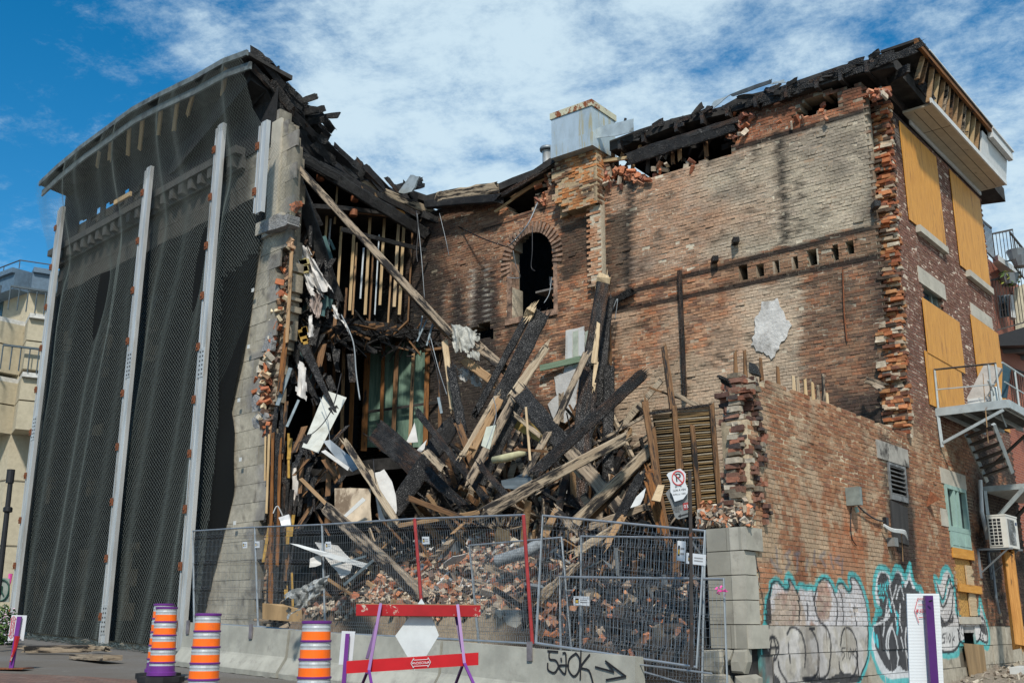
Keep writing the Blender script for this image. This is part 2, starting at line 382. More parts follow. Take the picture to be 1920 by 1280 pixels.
def brickwall(name, pl, U0, U1, Z0, Z1, keep, colf, mcolf, parent=None, bl=.215, bh=.072, mj=.011, thick=.4, jit=.005, off=0.0, sub=None, seed=1, mat=None, header=6, rec=.010, paint=None, udir=1, zbot=None, cuts=()):
    rs = np.random.RandomState(seed); us = []; zs = []; ls = []
    nr = int(round((Z1 - Z0) / bh))
    for j in range(nr):
        L = bl / 2 if (header and j % header == header - 1) else bl
        st = U0 + (0.5 * L if j % 2 else 0) - L; k = int((U1 - U0) / L) + 3
        u = st + (np.arange(k) + .5) * L; us.append(u); zs.append(np.full(k, Z0 + (j + .5) * bh)); ls.append(np.full(k, L))
    u = np.concatenate(us); z = np.concatenate(zs); l = np.concatenate(ls)
    lft_ = u - l / 2; rgt_ = u + l / 2; dead = np.zeros(len(u), bool)
    for (a_, b_, c_, d_) in cuts:
        inz = (z > c_) & (z < d_); A_ = inz & (lft_ < a_) & (rgt_ > a_); rgt_ = np.where(A_, a_, rgt_); B_ = inz & (lft_ >= a_) & (lft_ < b_) & (rgt_ > b_); lft_ = np.where(B_, b_, lft_)
        dead |= inz & (lft_ >= a_ - .001) & (rgt_ <= b_ + .001)
    u = (lft_ + rgt_) / 2; l = rgt_ - lft_; dead |= l < .035
    ok = ~dead & (u - l / 2 > U0 - .02) & (u + l / 2 < U1 + .02 + bl * .4) & keep(u, z); u = u[ok]; z = z[ok]; l = l[ok]; n = len(u)
    rnd = rs.rand(n, 4); dep = (rs.rand(n) - .5) * 2 * jit
    out_ = rs.rand(n) < .02; dep = np.where(out_, dep * 3.5, dep)
    a, b = sub if sub else (1, 1)
    V = []; Q = []; Cc = []; base = 0
    lu = np.linspace(-.5, .5, a + 1); lz = np.linspace(-.5, .5, b + 1)
    gu, gzz = np.meshgrid(lu, lz); gu = gu.ravel(); gzz = gzz.ravel(); m = len(gu)
    wob = (rs.rand(n, 4, 2) - .5) * .006
    uu = u[:, None] + gu[None] * (l - mj)[:, None]; zq = z[:, None] + gzz[None] * (bh - mj)
    dd = dep[:, None] + (rs.rand(n, 1) - .5) * .006 * gu[None] * 2 + (rs.rand(n, 1) - .5) * .006 * gzz[None] * 2
    uu = uu + (rs.rand(n, m) - .5) * (.005 if not sub else .001); zq = zq + (rs.rand(n, m) - .5) * (.005 if not sub else .001)
    def world(U, Zz, D):
        D = D + off; X = pl.o.x + pl.d.x * U + pl.n.x * D; Y = pl.o.y + pl.d.y * U + pl.n.y * D; return np.stack([X, Y, Zz + 0 * U], -1)
    rr = np.repeat(rnd[:, None, :], m, 1)
    col = colf(uu.ravel(), zq.ravel(), rr.reshape(-1, 4))
    if paint: col = paint(uu.ravel(), zq.ravel(), col, 1.0)
    V.append(world(uu, zq, dd).reshape(-1, 3)); Cc.append(col)
    qi = np.array([[j * (a + 1) + i, j * (a + 1) + i + 1, (j + 1) * (a + 1) + i + 1, (j + 1) * (a + 1) + i] for j in range(b) for i in range(a)])
    Q.append((qi[None] + (np.arange(n) * m)[:, None, None]).reshape(-1, 4)); base = n * m
    # sides
    ci = [0, a, m - 1, m - 1 - a]; fu = uu[:, ci]; fz = zq[:, ci]; fd = dd[:, ci]
    V.append(world(fu, fz, fd).reshape(-1, 3)); V.append(world(fu, fz, fd * 0 - .05).reshape(-1, 3)); cc = col.reshape(n, m, 3)[:, ci].reshape(-1, 3); Cc += [cc * .8, cc * .6]
    B = base + np.arange(n)[:, None] * 4; B2 = B + 4 * n
    for k in range(4):
        k2 = (k + 1) % 4; Q.append(np.concatenate([B + k, B2 + k, B2 + k2, B + k2], 1))
    base += 8 * n
    # mortar body
    cw = bl / 2; ch = bh; nx = int(round((U1 - U0) / cw)); nz = nr
    if sub: cw2 = bl / 8; ch2 = bh / 3
    else: cw2, ch2 = cw, ch
    nx = int(round((U1 - U0) / cw2)); nz = int(round((Z1 - Z0) / ch2))
    cu = U0 + (np.arange(nx) + .5) * cw2; cz = Z0 + (np.arange(nz) + .5) * ch2; CU, CZ = np.meshgrid(cu, cz)
    K = keep(CU.ravel(), CZ.ravel()).reshape(nz, nx)
    for (a_, b_, c_, d_) in cuts: K &= ~((CU > a_ - .01) & (CU < b_ + .01) & (CZ > c_) & (CZ < d_))
    vu = U0 + np.arange(nx + 1) * cw2; vz = Z0 + np.arange(nz + 1) * ch2; VU, VZ = np.meshgrid(vu, vz); nv = VU.size
    rz = (rs.rand(*VU.shape) - .5) * (.004)
    mc = mcolf(VU.ravel(), VZ.ravel())
    if paint: mc = paint(VU.ravel(), VZ.ravel(), mc, .55)
    V.append(world(VU, VZ, rz - rec).reshape(-1, 3)); V.append(world(VU, VZ, rz * 0 - thick).reshape(-1, 3)); Cc += [mc, mc * .5]
    idx = np.arange(nv).reshape(nz + 1, nx + 1) + base
    jj, ii = np.nonzero(K)
    f = np.stack([idx[jj, ii], idx[jj, ii + 1], idx[jj + 1, ii + 1], idx[jj + 1, ii]], 1); Q.append(f); Q.append(f[:, ::-1] + nv)
    for di, dj, p, q in ((1, 0, (0, 1), (1, 1)), (-1, 0, (1, 0), (0, 0)), (0, 1, (1, 1), (1, 0)), (0, -1, (0, 0), (0, 1))):
        Kp = np.pad(K, 1); nb = Kp[1 + dj:1 + dj + nz, 1 + di:1 + di + nx]; jj, ii = np.nonzero(K & ~nb)
        if len(jj):
            v0 = idx[jj + p[0], ii + p[1]]; v1 = idx[jj + q[0], ii + q[1]]
            Q.append(np.stack([v0, v0 + nv, v1 + nv, v1], 1))
    V = np.concatenate(V); Q = np.concatenate(Q); Cc = np.concatenate(Cc)
    o = world_loc(parent) if parent is not None else Vector(V[0])
    return np_mesh(name, V, Q, Cc, [mat or M_BRICK], parent, tuple(o))
def loose_bricks(name, pts, parent=None, seed=3, cols=None, size=(.21, .10, .065), mat=None, origin=None, sj=.35, **tg):
    """many broken bricks at given points (pos, optional direction)"""
    rs = np.random.RandomState(seed); n = len(pts); P = np.array([tuple(p) for p in pts])
    cube = np.array([[-1, -1, -1], [1, -1, -1], [1, 1, -1], [-1, 1, -1], [-1, -1, 1], [1, -1, 1], [1, 1, 1], [-1, 1, 1]]) * .5
    s = np.array(size)[None] * (1 + (rs.rand(n, 3) - .5) * 2 * sj)
    v = cube[None] * s[:, None, :] + (rs.rand(n, 8, 3) - .5) * .025
    ax = rs.randn(n, 4); ax /= np.linalg.norm(ax, axis=1)[:, None]; w_, x, y, z_ = ax.T
    Rm = np.stack([1 - 2 * (y * y + z_ * z_), 2 * (x * y - z_ * w_), 2 * (x * z_ + y * w_), 2 * (x * y + z_ * w_), 1 - 2 * (x * x + z_ * z_), 2 * (y * z_ - x * w_), 2 * (x * z_ - y * w_), 2 * (y * z_ + x * w_), 1 - 2 * (x * x + y * y)], 1).reshape(n, 3, 3)
    v = np.einsum('nij,nkj->nki', Rm, v) + P[:, None, :]
    F = np.array([(3, 2, 1, 0), (4, 5, 6, 7), (0, 1, 5, 4), (1, 2, 6, 5), (2, 3, 7, 6), (3, 0, 4, 7)])
    Q = (F[None] + (np.arange(n) * 8)[:, None, None]).reshape(-1, 4)
    pal = np.array(cols or [(.42, .16, .08), (.36, .13, .07), (.46, .22, .13), (.50, .42, .32), (.28, .12, .08)])
    c = pal[rs.randint(len(pal), size=n)] * (.75 + .5 * rs.rand(n, 1)); c = np.repeat(c, 8, 0)
    o = world_loc(parent) if parent is not None else (Vector(origin) if origin is not None else Vector(P.mean(0)))
    ob = np_mesh(name, v.reshape(-1, 3), Q, c, [mat or M_BRICK], parent, tuple(o)); tag(ob, **tg)
    if parent is not None: ob['kind'] = 'stuff'
    return ob
# ---------------------------------------------------------------- ground
def ground_mesh():
    xs = np.concatenate([np.linspace(-900, -60, 8), np.linspace(-50, 50, 81), np.linspace(60, 900, 8)])
    ys = np.concatenate([np.linspace(-60, -5, 5), np.linspace(0, 60, 101), np.linspace(75, 900, 8)])
    X, Y = np.meshgrid(xs, ys); Z = gz(np.clip(X, -45, 40), np.clip(Y, -5, 45)) - .02 - np.clip((np.abs(X) - 40) / 860, 0, 1) * 0
    idx = np.arange(X.size).reshape(X.shape); Q = np.stack([idx[:-1, :-1], idx[:-1, 1:], idx[1:, 1:], idx[1:, :-1]], -1).reshape(-1, 4)
    g = NG('asphalt', .93, spec=.25); n1 = g.noise(40, 8, .7); n2 = g.noise(.35, 6, .6); n3 = g.noise(4, 6, .7)
    c = g.mix(g.ramp(n1, .3, .7), (.105, .10, .092), (.20, .19, .175)); c = g.mix(g.ramp(n2, .4, .65), c, (.13, .115, .095)); c = g.mix(g.ramp(n3, .55, .75, 0, .6), c, (.25, .235, .205))
    g.color(c).bump(n1, .5, .01)
    o = np_mesh('ground', np.stack([X.ravel(), Y.ravel(), Z.ravel()], 1), Q, None, [g.m]); tag(o, 'grey patched asphalt street and pavement in front of the ruin', kind='structure')
    # brick-paved roadway in front
    g = NG('paving', .9, spec=.25); v = g.vec('Object', (1, 1, 1)); bt = g.n('ShaderNodeTexBrick'); g.L(v, bt.inputs['Vector'])
    bt.inputs['Scale'].default_value = 1; bt.inputs['Brick Width'].default_value = .22; bt.inputs['Row Height'].default_value = .11; bt.inputs['Mortar Size'].default_value = .008
    bt.inputs['Color1'].default_value = (.20, .12, .09, 1); bt.inputs['Color2'].default_value = (.13, .085, .07, 1); bt.inputs['Mortar'].default_value = (.07, .06, .05, 1)
    c = g.mix(g.ramp(g.noise(3, 8, .7), .5, .75), bt.outputs['Color'], (.22, .19, .16)); g.color(c).bump(g.noise(30, 6, .6), .5, .01)
    e = [at_ground(-420, 1240), at_ground(0, 1259), at_ground(170, 1266), at_ground(350, 1279), at_ground(620, 1305), at_ground(1400, 1420)]
    m = MB(); pts = [Vector((p.x, p.y, 0)) for p in e]; nr = [Vector((6.0, 3.0, 0)), Vector((-6.0, 3.0, 0))]
    nb = [Vector((p.x, 4.0, 0)) if p.y > 6 else Vector((p.x, 1.0, 0)) for p in pts]
    for i in range(len(pts) - 1):
        q = [pts[i], nb[i], nb[i + 1], pts[i + 1]]; q = [Vector((a.x, a.y, gz(a.x, a.y) - .02 + .006)) for a in q]; m.add(q, [(0, 1, 2, 3)])
    m.build('roadway', g.m, label='brick paved roadway in the foreground', kind='structure')
ground_mesh()
# ---------------------------------------------------------------- the burnt building
BLD = empty('burnt_building', (3.4, 15.0, 0), 'four storey brick and stone corner building gutted by fire with its street corner collapsed', 'building')
F0, F1 = FAC, SID
# side wall regions -------------------------------------------------
sl_lou = SID.poly([(1652, 855), (1695, 884), (1702, 950), (1664, 930)])
def rect(pl, pxs):
    q = pl.poly(pxs); us = [a for a, b in q]; zs_ = [b for a, b in q]; return min(us), max(us), min(zs_), max(zs_)
TEAL = (8.62, 9.98, 3.33, 4.28)      # window above its panel
LOU = (5.45, 6.36, 3.70, 4.38)
W3 = (8.50, 10.30, 6.0, 8.75)
ragged = lambda z, s=5: 6.86 + (z - 5) * .095 + (vnoise(z * 0, z, 3.0, s, 3) - .5) * .35 + (vnoise(z * 0, z, 14, s + 1, 1) - .5) * .16
def keep_side(u, z):
    top = 5.05 + .04 * np.sin(u * 7) - sst(u, .9, .3) * .12
    k = (u > np.where(z > 4.33, .30, .0)) & (z < top) & (u < 14.2)
    k |= (z < 12.42) & (u > ragged(z)) & (u < 14.2) & (z > 4.5)
    for a, b, c, d in (TEAL, LOU, (8.62, 9.98, 6.1, 8.72), (12.0, 13.7, 6.1, 8.6), (8.45, 10.2, 10.0, 12.2), (11.7, 13.6, 10.0, 12.2), (8.72, 9.97, 1.5, 3.0), (8.9, 9.9, -.2, 1.12)):
        k &= ~((u > a) & (u < b) & (z > c) & (z < d))
    return k
def col_side(u, z, r):
    n = vnoise(u, z, .55, 5); n2 = vnoise(u, z, 2.2, 6); n3 = vnoise(u, z, 8, 7, 3)
    c = mixc(C3((.26, .105, .052), len(u)), (.35, .185, .10), r[:, 0]); c = mixc(c, (.18, .08, .055), r[:, 1] * .6 * (r[:, 2] > .55))
    up = sst(z + n * .8, 5.2, 6.4); c = mixc(c, (.125, .062, .050), up * .72); c = mixc(c, (.21, .10, .075), up * (r[:, 3] > .7) * .6)
    wear = sst(n2 * .6 + n3 * .4 + .10 * sst(z, 4.5, 3) * (u < 6), .53, .66) * (1 - up); c = mixc(c, (.46, .37, .25), wear * .62)
    org = sst(n, .52, .62) * (z < 3.4) * (z > 1.9) * (u < 4); c = mixc(c, (.40, .135, .055), org * .55)
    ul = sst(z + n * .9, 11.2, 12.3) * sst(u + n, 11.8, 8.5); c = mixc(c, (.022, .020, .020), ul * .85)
    d = np.maximum(np.abs(u - 5.95) - .62, np.maximum(z - 4.7, 1.9 - z)); c = mixc(c, (.02, .018, .018), sst(-d + (n2 - .5) * .9, -.25, .25) * (z < 4.9) * .9)
    so = sst(u + (n - .5) * 3.0, 9.9, 11.2) * sst(z, 6.4, 5.2) * (z > 1.0); c = mixc(c, (.022, .018, .017), so * sst(n2, .26, .46) * .93)
    p = (vnoise(u, z, 1.6, 9, 3) > .62) & (u < 8.6) & (z > 7); c = mixc(c, (.34, .30, .25), p * .35)
    return c
def mcol_side(u, z):
    n = vnoise(u, z, .8, 15); c = mixc(C3((.52, .42, .28), len(u)), (.42, .30, .19), sst(n, .4, .6)); up = sst(z, 5.2, 6.4); c = mixc(c, (.58, .47, .37), up)
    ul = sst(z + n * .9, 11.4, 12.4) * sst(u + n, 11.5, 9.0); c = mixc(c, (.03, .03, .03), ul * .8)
    so = sst(u + (n - .5) * 3.0, 9.9, 11.2) * sst(z, 6.4, 5.2); c = mixc(c, (.035, .03, .028), so * .8); d = np.maximum(np.abs(u - 5.95) - .55, np.maximum(z - 4.7, 2.2 - z)); return mixc(c, (.03, .028, .026), sst(-d, -.25, .25) * .8)
# graffiti, laid out on the wall in metres (along, up)
def G(cx, cy, s=5.8167, ox=1400, oy=1060): return SID.px(ox + cx / s, oy + cy / s)
def GL(pts, n=5, **k): return curve([G(*p, **k) for p in pts], n)
CY = (.07, .42, .42); BK = (.014, .016, .022); WH = (.60, .58, .58)
g1 = GL([(205, 640), (205, 520), (212, 370), (255, 290), (268, 190), (330, 152), (385, 200), (435, 240), (458, 200), (425, 168), (452, 100), (505, 150), (545, 255), (580, 205), (640, 232), (700, 230), (745, 245), (780, 165), (850, 120), (925, 175), (972, 265), (1003, 182), (1045, 178), (1105, 262), (1135, 240), (1112, 175), (1125, 92), (1195, 115), (1265, 235), (1315, 400), (1340, 600), (1342, 850), (1300, 1080), (1215, 1290)])
g1l = GL([(205, 640), (165, 800), (170, 1000), (195, 1160), (235, 1290)])
g1poly = g1 + g1l[::-1]
kf = dict(s=3.6923, ox=1400, oy=960)
g2 = GL([(885, 760), (900, 700), (930, 690), (895, 640), (880, 560), (885, 470), (905, 400), (940, 382), (985, 410), (1003, 450), (1030, 385), (1070, 395), (1098, 450), (1130, 360), (1145, 450), (1180, 520), (1215, 545), (1225, 700), (1240, 1000), (1230, 1160), (1060, 1170), (1000, 1178), (940, 1140), (890, 1040), (862, 940), (862, 830), (885, 760)], **kf)
g2in = GL([(905, 690), (925, 640), (905, 560), (908, 470), (935, 415), (975, 440), (1000, 500), (1010, 440), (1050, 415), (1080, 470), (1100, 520), (1125, 470), (1150, 530), (1195, 560), (1200, 900), (1150, 1080), (1090, 1090), (1060, 1060), (1010, 1100), (960, 1060), (905, 960), (885, 870), (890, 760), (905, 690)], **kf)
g3 = GL([(1320, 580), (1300, 450), (1335, 480), (1355, 410), (1385, 382), (1415, 420), (1432, 500), (1450, 620), (1465, 700), (1600, 705), (1612, 600), (1640, 690), (1672, 800), (1680, 880), (1668, 935), (1605, 905), (1485, 910), (1465, 975), (1400, 990), (1345, 980), (1250, 950), (1225, 800), (1320, 580)], **kf)
def P_(pts, n=5, **k): return GL(pts, n, **(k or {}))
STK = []   # (polyline, width m, colour)
for q in ([(258, 330), (268, 210), (335, 172), (390, 225), (440, 262), (468, 215), (462, 150), (520, 230), (560, 330), (575, 450), (575, 590)],
          [(545, 270), (560, 300)], [(770, 240), (745, 330), (740, 420), (765, 530), (800, 610), (860, 660), (905, 760), (918, 900), (905, 1080)],
          [(785, 180), (850, 140), (910, 190), (955, 290), (985, 400), (990, 520), (975, 640)], [(990, 215), (1020, 290), (1045, 400), (1055, 520), (1052, 640)],
          [(990, 215), (1040, 190), (1090, 265), (1125, 275), (1150, 230), (1130, 135), (1190, 150), (1250, 260), (1300, 420), (1325, 600), (1330, 800), (1315, 1000), (1240, 1180)],
          [(450, 740), (480, 680), (540, 675), (600, 740), (640, 870), (648, 1000), (640, 1110)], [(690, 690), (745, 690)], [(700, 695), (750, 760), (780, 880), (785, 1020), (775, 1160), (720, 1240), (660, 1220)],
          [(1030, 870), (1045, 730), (1090, 672), (1150, 720), (1195, 850), (1205, 1020), (1190, 1150), (1130, 1230)],
          [(245, 905), (240, 830), (280, 770), (335, 830), (345, 930), (320, 1020), (280, 1025), (245, 960), (245, 905)], [(278, 770), (262, 880), (250, 980)], [(285, 775), (320, 900), (300, 1020)], [(240, 900), (340, 890)], [(295, 1030), (298, 1140)],
          [(640, 1220), (680, 1260), (760, 1190), (800, 1225), (880, 1180), (905, 1090)], [(1010, 1050), (1015, 1130), (1060, 1180)], [(350, 1040), (370, 1140), (440, 1260)]):
    STK.append((GL(q), .022, BK))
STK.append((GL([(1170, 430), (1185, 520), (1190, 640)]), .018, BK)); STK.append((GL([(660, 400), (665, 480), (670, 580)]), .02, BK)); STK.append((GL([(462, 840), (470, 950), (478, 1050)]), .02, BK))
TXT = []
def word(segs, w, c, **k):
    for q in segs: TXT.append(([G(*p, **k) for p in q], w, c))
# small tags: 510K on stone, 510K in turquoise, 510K on white, 25, JEST-like faded grey tag above
word([[(1075, 895), (1045, 900), (1042, 940), (1068, 950), (1070, 985), (1045, 1025)], [(1092, 900), (1095, 1010)], [(1125, 900), (1110, 960), (1125, 1030), (1145, 960), (1125, 900)], [(1155, 905), (1160, 1000)], [(1190, 900), (1160, 950), (1200, 1010)]], .012, BK)
word([[(1455, 220), (1425, 225), (1430, 250), (1450, 262), (1452, 290), (1435, 310)], [(1462, 200), (1470, 310)], [(1490, 200), (1478, 260), (1492, 300), (1503, 250), (1490, 200)], [(1508, 190), (1520, 300)], [(1522, 190), (1512, 250), (1540, 330)], [(1535, 150), (1540, 235)], [(1522, 195), (1556, 190)], [(1445, 350), (1505, 350), (1490, 370)], [(1700, 150), (1703, 225)], [(1685, 190), (1720, 185)]], .015, (.10, .60, .62))
word([[(1375, 840), (1355, 845), (1352, 865), (1372, 870), (1370, 895), (1350, 905)], [(1384, 835), (1386, 900)], [(1405, 840), (1397, 870), (1405, 900), (1415, 870), (1405, 840)], [(1424, 835), (1426, 930)], [(1440, 860), (1426, 880), (1440, 885)]], .018, BK, **kf)
word([[(1610, 845), (1622, 838), (1622, 855), (1610, 880), (1626, 878)], [(1640, 850), (1630, 850), (1630, 865), (1640, 870), (1638, 888), (1630, 890)]], .014, BK, **kf)
word([[(1490, 800), (1485, 830), (1500, 855), (1515, 830), (1520, 850), (1540, 855), (1558, 820)], [(1510, 790), (1515, 860)], [(1530, 795), (1525, 870), (1500, 880)]], .014, BK, **kf)
GREY = (.16, .155, .17)
word([[(170, 330), (200, 380)], [(205, 250), (215, 400), (240, 410)], [(300, 265), (270, 300), (300, 350), (275, 390)], [(330, 290), (365, 285)], [(350, 290), (350, 400)], [(420, 340), (410, 400)], [(470, 270), (465, 350), (480, 360)], [(540, 280), (505, 310), (545, 370)], [(580, 300), (600, 380)], [(640, 310), (610, 330), (650, 360)], [(665, 330), (660, 420)]], .035, GREY, **kf)
BLK2 = [GL([(140, 600), (130, 700), (133, 760), (170, 770), (165, 600), (175, 500), (150, 560)], **kf), GL([(120, 800), (160, 785), (140, 900), (170, 1060), (240, 1180), (140, 1160), (112, 1000), (110, 880), (120, 800)], **kf),
        GL([(385, 1140), (450, 1130), (560, 1150), (650, 1110), (790, 1130), (750, 1180), (400, 1180)], **kf), GL([(455, 520), (470, 620), (492, 740), (470, 640), (455, 580)], **kf)]
W2 = [GL(q, **kf) for q in ([(975, 610), (965, 700), (940, 850)], [(880, 790), (910, 770), (965, 740), (990, 715)], [(1035, 600), (1065, 510), (1090, 600)], [(1062, 640), (1060, 740), (1070, 820)], [(1040, 500), (1000, 640), (960, 740)], [(1010, 770), (975, 830), (962, 920), (990, 1005), (975, 900), (1000, 800), (1030, 870), (1050, 1000)], [(1065, 870), (1085, 950)], [(1100, 800), (1095, 900), (1115, 1000)], [(1045, 1060), (1055, 1000)], [(985, 440), (1000, 560), (1030, 700), (1040, 830)])]
C2 = [GL(q, **kf) for q in ([(1040, 700), (1050, 720)], [(1045, 760), (1038, 830)], [(885, 840), (890, 890)], [(985, 610), (1000, 680)], [(905, 860), (912, 920)])]
MB3 = [GL(q, **kf) for q in ([(1318, 500), (1335, 560), (1360, 600), (1385, 500), (1400, 440), (1420, 520), (1445, 520), (1458, 700), (1470, 780)], [(1340, 610), (1360, 660), (1390, 600), (1410, 520)], [(1340, 720), (1370, 760), (1405, 740), (1425, 640), (1430, 560)], [(1470, 720), (1600, 720), (1610, 880), (1480, 895), (1475, 780)], [(1605, 720), (1640, 740), (1665, 830), (1665, 900), (1620, 880)], [(1345, 960), (1420, 965), (1470, 920), (1478, 850), (1462, 810)], [(1480, 745), (1600, 750)])]
DK3 = [GL([(1340, 740), (1375, 765), (1410, 745), (1428, 700), (1430, 760), (1400, 780), (1350, 800)], **kf), GL([(1610, 760), (1640, 770), (1665, 820), (1662, 850), (1630, 830), (1612, 790)], **kf)]
CY3 = [GL(q, **kf) for q in ([(1330, 560), (1360, 620), (1395, 480), (1420, 470), (1438, 520)],)]
def paint(u, z, col, s):
    wn_ = vnoise(u, z, 3.5, 33, 4); w2 = vnoise(u, z, 14, 34, 2); uu = u + (w2 - .5) * .03; zz_ = z + (wn_ - .5) * .03
    out_ = col.copy(); act = (u < 11.5) & (z < 3.2)
    if not act.any(): return out_
    U = uu[act]; Z = zz_[act]; c = out_[act]; WN = wn_[act]; W2n = w2[act]
    def put(mask, colr, a=1.0):
        nonlocal c
        m = (mask * a * s)[:, None]; c = c * (1 - m) + np.array(colr) * m
    ins = inpoly(g1poly, U, Z)
    worn = sst(np.hypot((U - G(430, 490)[0]) / .75, (Z - G(430, 500)[1]) / .36) + (WN - .5) * 1.6, .75, 1.1) * sst(np.hypot((U - G(840, 380)[0]) / .3, (Z - G(840, 390)[1]) / .4) + (WN - .5) * 1.6, .6, 1.0)
    low = Z < 1.46
    put(ins, WH, np.where(low, .22 + .35 * sst(WN, .45, .6), .25 + .70 * worn * sst(W2n + WN * .5, .35, .6)))
    put(sst(-dline(g1, U, Z), -.062, -.035), CY, .92); put(sst(-dline(g1l, U, Z), -.075, -.05), CY, .9)
    for p in BLK2: put(inpoly(p, U, Z), BK, .9)
    put(inpoly(g2, U, Z), (.62, .63, .64), .93); put(inpoly(g2in, U, Z), (.016, .016, .02), .92); put(sst(-dline(g2, U, Z), -.075, -.05), CY, .9)
    put(inpoly(g3, U, Z), (.62, .61, .60), .85); put(sst(-dline(g3, U, Z), -.075, -.05), CY, .9)
    for p in DK3: put(inpoly(p, U, Z), (.02, .02, .025), .9)
    for p in CY3: put(sst(-dline(p, U, Z), -.05, -.03), CY, .9)
    for p in MB3: put(sst(-dline(p, U, Z), -.034, -.022), BK, .93)
    for p in W2: put(sst(-dline(p, U, Z), -.03, -.018), (.66, .66, .66), .9)
    for p in C2: put(sst(-dline(p, U, Z), -.05, -.035), (.08, .55, .60), .9)
    for p, w_, k in STK: put(sst(-dline(p, U, Z), -w_ * 1.3, -w_ * .6), k, .93)
    for p, w_, k in TXT: put(sst(-dline(p, U, Z), -w_ * 1.4, -w_ * .6), k, .85 if k != GREY else .6)
    put(sst(-np.hypot(U - G(160, 760)[0], (Z - G(160, 760)[1]) * .6), -.09, -.05), (.75, .25, .40), .8)
    out_[act] = c; return out_
STEP = 1.46
Zt = 1.46 + .072 * 30
brickwall('lower_side_brickwork', SID, .0, 11.6, STEP, Zt, keep_side, col_side, mcol_side, BLD, sub=(8, 2), seed=21, paint=paint, thick=.42)
brickwall('lower_side_brickwork', SID, 11.6, 14.2, STEP, Zt, keep_side, col_side, mcol_side, BLD, seed=22, thick=.42)
brickwall('side_brickwork', SID, .0, 14.2, Zt, 12.47, keep_side, col_side, mcol_side, BLD, mj=.0145, rec=.006, seed=23, thick=.42)
def col_base(u, z, r):
    n = vnoise(u, z, 1.2, 44); c = mixc(C3((.35, .31, .24), len(u)), (.44, .40, .32), r[:, 0]); c = mixc(c, (.25, .21, .16), sst(n, .5, .7) * .8); return mixc(c, (.13, .115, .09), sst(vnoise(u, z, 4, 45), .62, .75) * .6)
keep_base = lambda u, z: (u > -.2) & (u < 14.2) & ~((u > 8.75) & (u < 9.95) & (z < 1.3)) 
brickwall('stone_base', SID, .0, 14.2, STEP - .39 * 5, STEP, keep_base, col_base, lambda u, z: C3((.14, .12, .09), len(u)), BLD, bl=.74, bh=.39, mj=.012, jit=.012, sub=(30, 16), seed=24, mat=M_STONE, header=0, paint=paint, thick=.5, rec=.02)
# broken ends of the side wall (cross-section, facing the street)
def brk_end(name, u_at, z0, z1, w, seed, pl=SID, depth0=0.0):
    rs = random.Random(seed); pts = []; z = z0
    while z < z1:
        for k in range(int(w / .085)):
            o = -(k + .5) * .085 - depth0
            for e in range(2):
                pts.append(pl.P(u_at(z) - rs.uniform(-.02, .12) + e * .07, z + rs.uniform(-.012, .012), o + rs.uniform(-.02, .02)))
        z += .074
    return pts
def ordered_bricks(name, pts, seed, cols, parent, d, size=(.10, .20, .062)):
    rs = np.random.RandomState(seed); m_v = []; Qs = []; cc = []; dv = np.array((d.x, d.y, 0)); nv = np.array((d.y, -d.x, 0)); F = np.array([(3, 2, 1, 0), (4, 5, 6, 7), (0, 1, 5, 4), (1, 2, 6, 5), (2, 3, 7, 6), (3, 0, 4, 7)])
    pal = np.array(cols)
    for i, p in enumerate(pts):
        hx, hy, hz = np.array(size) * (.5 + (rs.rand(3) - .5) * .28); t = (rs.rand() - .5) * .35; t2 = (rs.rand() - .5) * .16
        a = (dv * cos(t) + nv * sin(t)); b = (-dv * sin(t) + nv * cos(t)); c = np.array((0, 0, 1)) + a * t2; o = np.array(tuple(p))
        vs = [o + sx * a * hx + sy * b * hy + sz * c * hz + (rs.rand(3) - .5) * .018 for sx, sy, sz in ((-1, -1, -1), (1, -1, -1), (1, 1, -1), (-1, 1, -1), (-1, -1, 1), (1, -1, 1), (1, 1, 1), (-1, 1, 1))]
        m_v += vs; Qs.append(F + i * 8); k = pal[rs.randint(len(pal))] * (.7 + .55 * rs.rand()); cc += [k] * 8
    o = np_mesh(name, np.array(m_v), np.concatenate(Qs), np.array(cc), [M_BRICK], parent, tuple(world_loc(parent))); o['kind'] = 'stuff'; return o
PAL_E = [(.34, .12, .05), (.30, .10, .05), (.40, .20, .09), (.46, .39, .29), (.42, .33, .23), (.18, .08, .05), (.44, .18, .08), (.10, .07, .05)]
ordered_bricks('broken_brick_edge', brk_end('e', lambda z: float(ragged(np.array([z]))[0]) - .02, 5.0, 12.5, .44, 5), 6, PAL_E, BLD, SID.d)
PAL_D = [(.17, .085, .06), (.12, .065, .05), (.25, .13, .09), (.34, .29, .22), (.07, .055, .05), (.28, .12, .075), (.22, .18, .13)]
ordered_bricks('broken_brick_edge', brk_end('e2', lambda z: .30 + .10 * sin(z * 5) + .08 * sin(z * 17), 2.9, 5.0, .46, 8), 9, PAL_D, BLD, SID.d)
